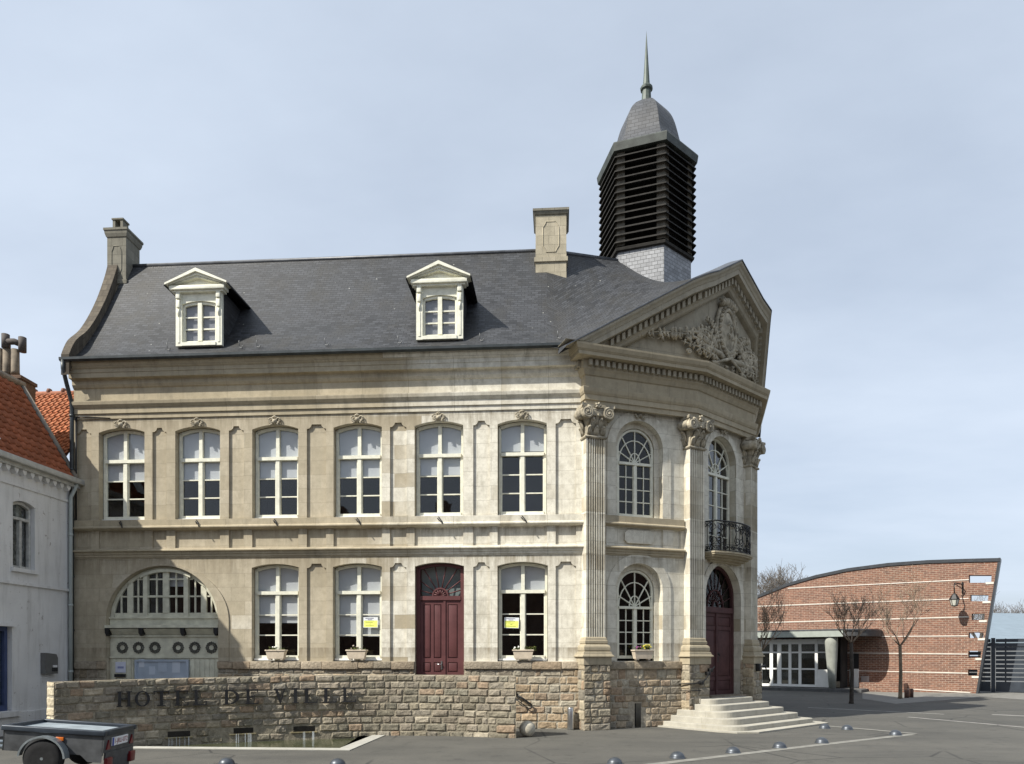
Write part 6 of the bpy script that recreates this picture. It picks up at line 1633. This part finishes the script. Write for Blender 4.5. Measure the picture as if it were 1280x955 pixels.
# ------------------------------------------------------------------ brick hall on the right
rx, ry = gnd(1218, 867); RH = Frame(rx, ry, -38)
def rp(x, y, w=0.0): return RH.px(x, y, w)
brk, nt, b = mat('red_brick'); uv, pos = coords(nt)
br = N(nt, 'ShaderNodeTexBrick', Scale=1.0); br.inputs['Brick Width'].default_value = .25; br.inputs['Row Height'].default_value = .088; br.inputs['Mortar Size'].default_value = .011; br.inputs['Mortar Smooth'].default_value = .2
br.inputs['Color1'].default_value = (.215, .10, .063, 1); br.inputs['Color2'].default_value = (.12, .058, .042, 1); br.inputs['Mortar'].default_value = (.33, .265, .205, 1); L(nt, uv, br.inputs['Vector'])
c = mix(nt, ramp(nt, noise(nt, pos, .5, 5), [(.35, 0.0), (.7, .3)]), br.outputs['Color'], (.25, .13, .095))
c = mix(nt, 1.0, c, ramp(nt, noise(nt, pos, 7, 4), [(.3, .75), (.7, 1.2)]), 'MULTIPLY')
L(nt, c, b.inputs['Base Color']); b.inputs['Roughness'].default_value = .9; bump(nt, b, br.outputs['Fac'], -.4, .01)
bh = thing('brick_hall', 'modern red brick hall with arched parapet, pale stone lines and raked open end', 'hall', (rx, ry, 0))
top = [(900, 772), (945, 746), (985, 730), (1020, 720), (1060, 711.5), (1110, 705), (1160, 701.5), (1205, 700), (1247, 699)]
tp = [rp(x, y) for x, y in top]
rb0 = (0.05, -.1); lu = tp[0][0]
outer = [(lu, -.1), rb0] + [rp(1249, 699)] + tp[::-1][1:]
slots_ = [(1211, 718.7, 1239.5, 728.5), (1213, 743.5, 1235.5, 751.5), (1214.5, 767, 1231, 775), (1211, 790.5, 1229.5, 797.5), (1210.5, 813.5, 1226.5, 822), (1210, 837, 1222, 844.5)]
hol = []
for x0, y0, x1, y1 in slots_:
    a = [rp(x0, y1), rp(x1-.6, y1), rp(x1, y0), rp(x0, y0)]; hol.append((a, .55, False))
w_ = MB(); w_.holed(RH, outer, hol); w_.holed(RH, outer, [(h[0], 0, False) for h in hol], w=-.55)
n = len(outer)
w_.add(RH, [(u, 0, z) for u, z in outer]+[(u, -.55, z) for u, z in outer], [(i, (i+1) % n, n+(i+1) % n, n+i) for i in range(n)])
w_.box(RH, lu, -7.0, -8, -.55, 0, 3.2); w_.build('brick_wall', brk, bh)
cp = MB()
cpp = [rp(x, y) for x, y in top]+[rp(1250.5, 698.5)]
cp.band(RH, [(u, z+.05) for u, z in cpp], [(u, z-.10) for u, z in cpp], -.62, .05); 
e0, e1 = rp(1250, 699), rp(1222, 868); cp.band(RH, [(e0[0]+.02, e0[1]), (e1[0]+.02, e1[1])], [(e0[0]-.07, e0[1]), (e1[0]-.07, e1[1])], -.6, .03); cp.build('metal_coping', plain('dark_metal_coping', (.055, .06, .068), .4, .4, .2, 3), bh)
ln = MB()
for (xa, ya, xb, yb) in ((985, 735.5, 1211, 724.5), (930, 758.5, 1211, 748), (930, 779, 1211, 771), (1100, 795.5, 1210, 794.8), (1055, 816, 1210, 817.6), (1055, 838, 1210, 841.5), (1083, 858.3, 1213, 865.8)):
    a, c_ = rp(xa, ya), rp(xb, yb); t = .021
    ln.add(RH, [(a[0], -.02, a[1]-t), (c_[0], -.02, c_[1]-t), (c_[0], .02, c_[1]-t), (a[0], .02, a[1]-t), (a[0], -.02, a[1]+t), (c_[0], -.02, c_[1]+t), (c_[0], .02, c_[1]+t), (a[0], .02, a[1]+t)], [(0, 1, 2, 3), (7, 6, 5, 4), (4, 5, 1, 0), (5, 6, 2, 1), (6, 7, 3, 2), (7, 4, 0, 3)])
for (x0, y0, x1, y1) in slots_:
    a = rp(x0+2, y1+1.0); c_ = rp(x1+1, y1+1.0); ln.box(RH, c_[0]-.25, c_[0]+.05, -.4, .02, a[1]-.07, a[1]+.02)
ln.build('stone_line', plain('pale_stone_line', (.62, .58, .52), .85, 0, .12, 4), bh)
# low planter wall
lw = MB(); a = rp(1073, 868, 1.2); c_ = rp(1131, 868, .7)
lw.box(RH, a[0], c_[0], 0.02, 1.0, -.1, .42); lw.build('low_wall', brk, bh)
# glazed porch
GW = 1.5
gz0 = rp(985, 858, GW)[1]; ug0, ug1 = rp(944, 830, GW)[0], rp(1022, 830, GW)[0]; zg1 = rp(985, 799, GW)[1]
f = MB(); bars = [(946, 952.5), (962, 966), (971.5, 976.5), (985.5, 989), (998, 1001.5), (1018.5, 1022)]
for xa, xb in bars: f.box(RH, rp(xa, 830, GW)[0], rp(xb, 830, GW)[0], GW-.08, GW, gz0, zg1)
zA, zB, zC = gz0+.10, rp(985, 836, GW)[1], rp(985, 815.5, GW)[1]
for a_, b_ in zip(bars, bars[1:]):
    u0, u1 = rp(a_[1], 830, GW)[0], rp(b_[0], 830, GW)[0]
    for z, t in ((gz0+.06, .06), (zB, .035), (zC, .04), (zg1-.13, .12)): f.box(RH, u0, u1, GW-.075, GW-.005, z-t, z+t)
ub1 = rp(1034, 830, GW)[0]; f.box(RH, ug1+.01, ub1, GW-.07, GW-.01, zC-.03, zC+.03); f.box(RH, ug1+.01, ub1, GW-.07, GW-.01, zg1-.26, zg1)
po = f.build('porch_frame', M['white_paint'], bh)
g = MB(); g.box(RH, ug0-2, ub1, GW-.05, GW-.045, gz0, zg1); g.build('pane', M['glass'], po)
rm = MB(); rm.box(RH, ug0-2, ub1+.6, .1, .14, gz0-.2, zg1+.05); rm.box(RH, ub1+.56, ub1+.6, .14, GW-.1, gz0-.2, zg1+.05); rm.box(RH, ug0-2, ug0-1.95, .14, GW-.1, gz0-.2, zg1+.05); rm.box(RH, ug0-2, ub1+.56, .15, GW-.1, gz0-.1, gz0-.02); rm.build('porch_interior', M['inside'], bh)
f = MB(); f.box(RH, ug1+.005, ub1+.3, GW-.04, GW, gz0, zB-.02); f.build('white_panel', M['white_paint'], bh)
f = MB(); x0, x1 = rp(1062, 840, .12)[0], rp(1073, 840, .12)[0]; zq = rp(1066, 836, .12)[1]; f.box(RH, x0, x1, 0.02, .1, rp(1066, 862, .12)[1], zq); f.build('white_panel', M['white_paint'], bh)
f = MB(); f.box(RH, x0, x1, .02, .08, zq, rp(1066, 817, .12)[1]); f.build('dark_window', M['black'], bh)
f = MB(); u0, u1 = rp(1076, 850, .1)[0], rp(1086, 850, .1)[0]; za, zb2 = rp(1080, 857, .1)[1], rp(1080, 845, .1)[1]; f.bbox(RH, u0, u1, 0.0, .08, za, zb2, .02); f.build('meter_cover', plain('grey_cover', (.28, .26, .25), .6), bh)
# canopy
CWD = 2.2; zt_ = rp(1000, 788, CWD)[1]; zb3 = rp(1000, 796.5, CWD)[1]
uc0, uc1 = rp(930, 790, CWD)[0], rp(1054, 790, CWD)[0]
rad = CWD*.55; ur = uc1
poly = [(uc0-1, .0), (uc0-1, CWD), (ur, CWD)]+[(ur+1.25*math.sin(a*math.pi/16), CWD-(CWD*.9)*(1-math.cos(a*math.pi/16))) for a in range(1, 9)]+[(ur+1.25, .0)]
c_ = MB(); c_.hprism(RH, poly, zb3+.03, zt_-.03); cn = c_.build('canopy', plain('dark_soffit', (.05, .05, .052), .7, 0, .2, 4), bh)
c_ = MB(); c_.box(RH, uc0-1, ur, CWD, CWD+.05, zb3, zt_-.05); c_.build('fascia', plain('sage_grey_fascia', (.30, .33, .30), .5, 0, .1, 4), cn)
c_ = MB(); c_.hprism(RH, [(u, w+.06) for u, w in poly], zt_-.04, zt_+.03); c_.build('roof_edge', M['lead'], cn)
co = MB()
a = Vector(RH.at(rp(1040.5, 861, 1.9)[0], 1.9, gz0-.02)); b2 = Vector(RH.at(rp(1039, 797, 1.9)[0], 1.9, zb3+.04))
co.tube(WORLD, [a, a.lerp(b2, .3), a.lerp(b2, .6), a.lerp(b2, .85), b2], [.16, .20, .255, .29, .30], 24); co.build('tapered_column', plain('grey_green_concrete', (.27, .28, .25), .8, 0, .2, 3, .2), bh)
pt = MB(); up = rp(1076, 865, 2.6)[0]; pt.box(RH, ug0-2, up, .0, 2.5, -.05, gz0-.03); pt.box(RH, ug0-2, up+.35, .0, 2.9, -.05, gz0-.22); pt.build('porch_platform', plain('dark_grey_paving', (.085, .085, .085), .85, 0, .25, 3), bh)
# wall lantern
lu0, lz0 = rp(1203, 732, .05)
lt = thing('wall_lantern', 'black wrought iron bracket lantern hanging on the brick wall near its open end', 'lantern', RH.at(lu0, 0, lz0))
m_ = MB(); m_.box(RH, lu0-.03, lu0+.03, 0, .05, rp(1203, 741, 0)[1], rp(1203, 727.5, 0)[1])
LWo = .75; lc = rp(1193, 750, LWo)[0]; zt1, zt2, zt3, zt4 = [rp(1193, y, LWo)[1] for y in (741.5, 749, 757, 735)]
lc_w = LWo
m_.tube(RH, [(lu0, .03, zt4+.05), (lu0-.0, .3, zt4+.2), (lc, .6, zt4+.24), (lc, LWo+.12, zt4+.1), (lc, LWo+.05, zt4-.05), (lc, LWo, zt1)], .025, 6); m_.tube(RH, [(lu0, .03, zt4-.25), (lu0, .25, zt4+.0), (lc, .5, zt4+.2)], .018, 5)
m_.build('bracket', M['iron'], lt)
m_ = MB(); PSx = type('Q', (), {'at': lambda s, x, y, z: RH.at(lc+x, LWo+y, z)})()
m_.lathe(PSx, 0, 0, [(.02, zt1+.02), (.06, zt1-.03), (.10, zt1-.06), (.215, zt2), (.205, zt2-.02)], 6, smooth=False)
for k in range(6):
    a = k*math.pi/3; m_.tube(PSx, [(.19*math.cos(a), .19*math.sin(a), zt2), (.125*math.cos(a), .125*math.sin(a), zt3)], .012, 4)
m_.lathe(PSx, 0, 0, [(.02, zt3-.05), (.135, zt3-.01), (.135, zt3+.01)], 6, smooth=False); m_.build('lantern_frame', M['iron'], lt)
m_ = MB(); m_.lathe(PSx, 0, 0, [(.12, zt3), (.185, zt2-.01)], 6, smooth=False); m_.build('lantern_glass', plain('frosted_lantern_glass', (.5, .5, .44), .3, 0, .1, 8), lt)

# ------------------------------------------------------------------ slatted gate and shed behind it
gm_ = plain('blue_grey_metal', (.045, .055, .07), .45, .3, .2, 3)
gx0 = at_px(1196, 859, 34.2); gx1 = at_px(1420, 872, 30.5)
GF = Frame(gx0[0], gx0[1], math.degrees(math.atan2(gx1[1]-gx0[1], gx1[0]-gx0[0])))
GLn = math.hypot(gx1[0]-gx0[0], gx1[1]-gx0[1])
def gp2(x, y): return GF.px(x, y)
gt = thing('slatted_gate', 'tall blue grey metal gate with spaced horizontal slats beside the brick hall', 'gate', gx0)
gu0 = gp2(1241.5, 800)[0]; gtop = gp2(1262, 798)[1]
b = MB(); b.box(GF, gu0-.08, gu0+.08, -.1, .1, 0, gtop+.03); b.box(GF, GLn-.1, GLn, -.1, .1, 0, gtop); b.build('gate_post', gm_, gt)
b = MB(); nsl = 10
for i in range(nsl):
    z = .55+(gtop-.6)*i/(nsl-.4); b.box(GF, .0, gu0-.1, -.03, .03, z, z+.15); b.box(GF, gu0+.1, GLn-.1, -.03, .03, z, z+.15)
b.box(GF, 0, gu0-.1, -.03, .03, .04, .5); b.box(GF, gu0+.1, GLn-.1, -.03, .03, .04, .5)
for u in (gu0+.45, gu0+1.2, gu0+2.6): b.box(GF, u, u+.06, -.06, -.03, .04, gtop)
b.build('slat_panel', gm_, gt)
sh = thing('metal_shed', 'long shed with a pale blue grey sheet roof behind the slatted gate', 'shed', at_px(1260, 868, 44))
b = MB(); s0 = at_px(1236, 800, 40); s1 = at_px(1500, 812, 36); s2 = at_px(1500, 770, 52); s3 = at_px(1232, 766, 52)
b.add(WORLD, [s0, s1, s2, s3, *[(p[0], p[1], p[2]-.15) for p in (s0, s1, s2, s3)]], [(0, 1, 2, 3), (4, 5, 6, 7), (0, 1, 5, 4)]); b.build('roof', plain('blue_grey_sheet_roof', (.20, .25, .29), .5, .1, .1, 1.5), sh)
b = MB(); b.add(WORLD, [(s0[0], s0[1]+.3, 0), (s1[0], s1[1]+.3, 0), (s1[0], s1[1]+.3, s1[2]-.1), (s0[0], s0[1]+.3, s0[2]-.1)], [(0, 1, 2, 3)]); b.add(WORLD, [(s0[0], s0[1]+.3, 0), (s3[0], s3[1], 0), (s3[0], s3[1], s3[2]-.1), (s0[0], s0[1]+.3, s0[2]-.1)], [(0, 1, 2, 3)]); b.build('wall', plain('grey_cladding', (.16, .17, .18), .7), sh)

# wooden stub posts
pm_ = plain('reddish_wood', (.10, .05, .035), .8, 0, .3, 9)
for i, (x, y) in enumerate(((1133.3, 872.5), (1139, 872))):
    X, Y = gnd(x, y); b = MB(); b.lathe(WORLD, X, Y, [(.085, 0), (.085, .30+.04*i), (.06, .33+.04*i)], 12); o = b.build('timber_post', pm_, None, (X, Y, 0))
    tag(o, ('short reddish timber post, the one nearer the tree of the pair below the brick wall', 'short reddish timber post, the farther from the tree of the pair below the brick wall')[i], 'post', 'timber stub posts')

# ------------------------------------------------------------------ bare trees
bark = plain('pale_bark', (.17, .135, .095), .9, 0, .35, 9, .2, bmp=.4, bscale=30); bark_d = plain('shade_darkened_bark', (.06, .05, .042), .9, 0, .35, 9, .2)  # dark copy puts the trunks' shade into the bark colour
bark_t = plain('brown_twig', (.25, .195, .145), .9, 0, .25, 9, .2)
def grow(mb_, p, d, ln, r, lev, rg, spread=.6, up=.25, kids=(3, 4), steps=4, shrink=.68, rmin=.006):
    pts = [p]; rad = [r]; q = p.copy(); dd = d.copy()
    for i in range(steps):
        dd = (dd+Vector((rg.uniform(-1, 1), rg.uniform(-1, 1), rg.uniform(-.6, 1)))*.16+Vector((0, 0, up*.25))).normalized()
        q = q+dd*(ln/steps); pts.append(q.copy()); rad.append(max(rmin, r*(1-.45*(i+1)/steps)))
    mb_.tube(WORLD, pts, rad, 6 if lev > 2 else 4 if lev > 0 else 3)
    if lev <= 0: return
    for k in range(rg.randint(*kids)):
        t = rg.uniform(.45, 1); i = min(len(pts)-1, max(1, int(t*steps+.5))); a = rg.uniform(0, 6.283)
        x = dd.orthogonal().normalized(); y = dd.cross(x)
        nd = (dd*(1-spread*.55)+(x*math.cos(a)+y*math.sin(a))*spread+Vector((0, 0, up))).normalized()
        grow(mb_, pts[i].copy(), nd, ln*shrink*rg.uniform(.75, 1.15), max(rmin, rad[i]*.66), lev-1, rg, spread, up, kids, steps, shrink, rmin)
def young_tree(x, ybase, yfork, ytop, seed, label, tr=.075, bk=bark, lean=0):
    rg = random.Random(seed); X, Y = gnd(x, ybase); zf = EYE+(HZ-yfork)/FOC*Y; zt2 = EYE+(HZ-ytop)/FOC*Y; H = zt2-zf
    root = thing('young_tree', label, 'tree', (X, Y, 0), 'pollarded bare trees by the brick hall')
    t = MB(); pts = [(X, Y, -.05), (X+.01, Y, .1), (X+lean*.3+.03, Y, zf*.5), (X+lean, Y, zf)]; t.tube(WORLD, pts, [tr*1.35, tr, tr*.85, tr*.8], 10); t.build('trunk', bk, root)
    c = MB(); o = Vector((X+lean, Y, zf-.05))
    for k in range(5):
        a = k*1.2566+rg.uniform(-.3, .3); d = Vector((math.cos(a)*.75, math.sin(a)*.75, .7)).normalized()
        grow(c, o.copy(), d, H*.52*rg.uniform(.8, 1.2), tr*.4, 4, rg, .6, .34, (2, 4), 3, .78, .0045)
    c.build('crown', bark_t, root)
young_tree(1125, 873.5, 806, 747, 3, 'slender bare young tree standing in sun before the brick wall')
young_tree(1064, 879.5, 803, 752, 5, 'bare young tree with dark trunk in shade before the porch column', bk=bark_d)
young_tree(949, 881, 815, 748, 9, 'bare young tree half hidden behind the corner of the town hall', bk=bark_d)
def big_tree(x, y0, ytop, Y, seed, label, spread=.66, lev=6, tr=.3):
    rg = random.Random(seed); X = (x-CX)/FOC*Y; H = EYE+(HZ-ytop)/FOC*Y
    root = thing('bare_tree', label, 'tree', (X, Y, 0), 'bare trees on the skyline')
    t = MB(); zf = H*.34; t.tube(WORLD, [(X, Y, -.2), (X+.1, Y, zf*.5), (X, Y, zf)], [tr*1.2, tr, tr*.8], 8); t.build('trunk', bark_d, root)
    c = MB()
    for k in range(6):
        a = k*1.05+rg.uniform(-.3, .3); grow(c, Vector((X, Y, zf-.1)), Vector((math.cos(a)*.6, math.sin(a)*.6, .8)).normalized(), H*.25*rg.uniform(.85, 1.15), tr*.5, lev-1, rg, spread, .2, (2, 4), 4, .76, .011)
    c.build('crown', bark_far, root)
bark_far = plain('hazy_far_bark', (.13, .115, .10), .9, 0, .2, 2, .1)  # far crowns lightened: distance haze put into the bark colour
big_tree(975, 820, 701, 62, 11, 'large bare tree rising behind the brick hall next to the town hall corner')
big_tree(1247, 820, 741, 75, 12, 'faint bare tree beyond the shed roof close to the raked brick end', lev=5)
big_tree(1272, 820, 752, 80, 14, 'brownish bare tree low over the shed at the picture edge', lev=5)
big_tree(1225, 820, 742, 90, 17, 'distant bare tree seen through the slots of the brick wall', lev=5)

# ------------------------------------------------------------------ ground
asp, nt, b = mat('asphalt'); uv, pos = coords(nt)
c = mix(nt, ramp(nt, noise(nt, pos, .35, 6, .6), [(.3, 0.0), (.7, 1.0)]), (.078, .076, .068), (.128, .122, .107))
c = mix(nt, ramp(nt, noise(nt, mapping(nt, pos, (.25, 1.2, 1), rot=(0, 0, .3)), 1.3, 5, .6), [(.50, 0.0), (.72, .6)]), c, (.062, .06, .056))
c = mix(nt, ramp(nt, noise(nt, pos, 2.6, 6, .75), [(.55, 0.0), (.66, .6)]), c, (.046, .045, .042))
c = mix(nt, ramp(nt, noise(nt, mapping(nt, pos, loc=(5, 2, 0)), 1.1, 6, .7), [(.60, 0.0), (.68, .4)]), c, (.155, .15, .135))
c = mix(nt, ramp(nt, noise(nt, pos, 90, 2), [(.35, .5), (.65, 0.0)]), c, (.05, .05, .048))
v = N(nt, 'ShaderNodeTexVoronoi', Scale=34.0); L(nt, pos, v.inputs['Vector']); c = mix(nt, ramp(nt, v.outputs['Distance'], [(.12, .35), (.2, 0.0)]), c, (.24, .235, .22))
v2 = N(nt, 'ShaderNodeTexVoronoi', Scale=.45); v2.feature = 'DISTANCE_TO_EDGE'; L(nt, mix(nt, .25, pos, N(nt, 'ShaderNodeTexNoise', Scale=1.5).outputs['Color'], 'ADD'), v2.inputs['Vector'])
c = mix(nt, math_(nt, 'MULTIPLY', ramp(nt, v2.outputs['Distance'], [(.005, .75), (.012, 0.0)]), ramp(nt, noise(nt, pos, .25, 2), [(.45, 0.0), (.55, 1.0)])), c, (.03, .03, .03))
L(nt, c, b.inputs['Base Color']); b.inputs['Roughness'].default_value = .88; b.inputs['Specular IOR Level'].default_value = .3
bump(nt, b, noise(nt, pos, 120, 3), .35, .006)
bm = bmesh.new(); ed = []
for poly in ([(-300, -120), (300, -120), (300, 500), (-300, 500)], HOLE):
    vs = [bm.verts.new((x, y, 0)) for x, y in poly]; ed += [bm.edges.new((vs[i], vs[(i+1) % len(vs)])) for i in range(len(vs))]
bmesh.ops.triangle_fill(bm, use_beauty=True, use_dissolve=False, edges=ed, normal=(0, 0, 1))
g = MB(); g.bm(WORLD, bm); struct(g.build('ground', asp))
kb = MB()
def flat(mbd, pts, w0, w1, z):
    """flat band along ground points"""
    P = [Vector(p) for p in pts]; V = []; F = []; nn = [Vector((-(b-a).normalized().y, (b-a).normalized().x)) for a, b in zip(P, P[1:])]
    for i, p in enumerate(P):
        n1, n2 = nn[max(i-1, 0)], nn[min(i, len(P)-2)]; k = (n1+n2)/(1+n1.dot(n2)); a = p+k*w0; c = p+k*w1; V += [(a.x, a.y, z), (c.x, c.y, z)]
    for i in range(len(P)-1): F.append((2*i, 2*i+2, 2*i+3, 2*i+1))
    mbd.add(WORLD, V, F)
flat(kb, [gnd(740, 964), gnd(830, 954), gnd(1000, 934), gnd(1140, 918)], -.09, .09, .004); flat(kb, [gnd(1146, 917.5), gnd(1090, 912.5), gnd(1036, 908)], -.09, .09, .008)
struct(kb.build('kerb_strip', plain('worn_pale_kerb', (.20, .195, .175), .9, 0, .25, 5)))
kb = MB(); flat(kb, [gnd(1135, 896.5), gnd(1210, 903), gnd(1300, 911)], -.06, .06, .005); flat(kb, [gnd(1240, 893.3), gnd(1300, 896)], -.1, .1, .005); flat(kb, [gnd(1010, 884.5), gnd(1100, 889), gnd(1180, 893)], -.06, .06, .005)
struct(kb.build('road_line', plain('worn_white_line', (.30, .29, .27), .9, 0, .3, 3)))
kb = MB(); V = [gnd(1078, 873.5), gnd(1120, 880), gnd(1230, 871.5), gnd(1330, 878), gnd(1330, 868), gnd(1222, 864.5), gnd(1078, 864)]
kb.add(WORLD, [(x, y, .006) for x, y in V], [tuple(range(len(V)))]); struct(kb.build('pavement', plain('pale_pavement', (.17, .165, .15), .9, 0, .2, 3)))

# ------------------------------------------------------------------ houses across the square (they show only in the window panes; added also to block low sky)
op = thing('terraced_house', 'dark terrace of brick houses across the square, mirrored in the tall front windows', 'house', (0, -15, 0))
b = MB(); rf_ = MB(); r = random.Random(6); x = -34.0
while x < 34:
    wdt = r.uniform(6, 9); he = r.uniform(6.4, 7.6); hr = he+r.uniform(3.2, 5.0); y0, y1 = -11.5, -20.0
    b.box(WORLD, x, x+wdt, y1, y0, 0, he); b.add(WORLD, [(x, y0, he), (x, y1, he), (x, (y0+y1)/2, hr)], [(0, 1, 2)]); b.add(WORLD, [(x+wdt, y0, he), (x+wdt, y1, he), (x+wdt, (y0+y1)/2, hr)], [(0, 1, 2)])
    rf_.add(WORLD, [(x, y0+.25, he-.1), (x+wdt, y0+.25, he-.1), (x+wdt, (y0+y1)/2, hr+.1), (x, (y0+y1)/2, hr+.1), (x, y1-.25, he-.1), (x+wdt, y1-.25, he-.1)], [(0, 1, 2, 3), (3, 2, 5, 4)])
    b.box(WORLD, x+wdt*.2, x+wdt*.2+.9, (y0+y1)/2-.4, (y0+y1)/2+.4, hr-1, hr+1.2); x += wdt
b.build('wall', brk, op); rf_.build('roof', tile_m if False else plain('brown_tile_slope', (.12, .06, .045), .85, 0, .3, 2), op)

# ------------------------------------------------------------------ light, sky, camera
SX, SY, TE = .855, .52, .97      # the sun's light travels along (SX, SY), falling TE per metre
hn = math.hypot(SX, SY); el = math.atan(TE)
trav = Vector((SX/hn*math.cos(el), SY/hn*math.cos(el), -math.sin(el)))
sd = bpy.data.lights.new('Sun', 'SUN'); sd.energy = 5.0; sd.angle = R(.5); sd.color = (1, .95, .85)
so = bpy.data.objects.new('Sun', sd); COL.objects.link(so); so.rotation_euler = trav.to_track_quat('-Z', 'Y').to_euler(); so.location = (-40, -20, 50)
w = bpy.data.worlds.new('World'); SC.world = w; w.use_nodes = True; nt = w.node_tree; bg = nt.nodes['Background']
sk = nt.nodes.new('ShaderNodeTexSky'); sk.sky_type = 'NISHITA'; sk.sun_disc = False; sk.sun_elevation = el
sk.sun_rotation = math.atan2(-SX, -SY)     # clockwise from +Y
sk.air_density = 1.0; sk.dust_density = 2.0; sk.ozone_density = 2.0; sk.altitude = 50
tc = nt.nodes.new('ShaderNodeTexCoord')
gen = tc.outputs['Generated']
sx = nt.nodes.new('ShaderNodeSeparateXYZ'); L(nt, gen, sx.inputs[0])
# thin high cloud: direction projected on a flat layer
den = math_(nt, 'MAXIMUM', math_(nt, 'ADD', sx.outputs[2], .12), .02)
cb = nt.nodes.new('ShaderNodeCombineXYZ'); L(nt, math_(nt, 'DIVIDE', sx.outputs[0], den), cb.inputs[0]); L(nt, math_(nt, 'DIVIDE', sx.outputs[1], den), cb.inputs[1])
n1 = noise(nt, mapping(nt, cb.outputs[0], (.5, .8, 1), (1.3, .4, 0), (0, 0, .5)), 1.1, 8, .55)
cf = ramp(nt, n1, [(.34, .62), (.66, .92)])
c = mix(nt, cf, sk.outputs[0], (7.2, 8.15, 9.5))
L(nt, c, bg.inputs[0]); bg.inputs[1].default_value = .074
cam = bpy.data.cameras.new('Camera'); co_ = bpy.data.objects.new('Camera', cam); COL.objects.link(co_); co_.location = (0, 0, EYE); co_.rotation_euler = (R(90), 0, 0)
cam.sensor_fit = 'HORIZONTAL'; cam.sensor_width = 36; cam.lens = 36*FOC/1280; cam.shift_x = 0; cam.shift_y = (HZ-477.5)/1280; cam.clip_start = .05; cam.clip_end = 2000
SC.camera = co_
SC.view_settings.view_transform = 'Standard'; SC.view_settings.look = 'None'; SC.view_settings.exposure = 0.53; SC.view_settings.gamma = 1
SC.render.engine = 'CYCLES'; SC.cycles.max_bounces = 8; SC.cycles.transparent_max_bounces = 12; SC.cycles.use_denoising = True
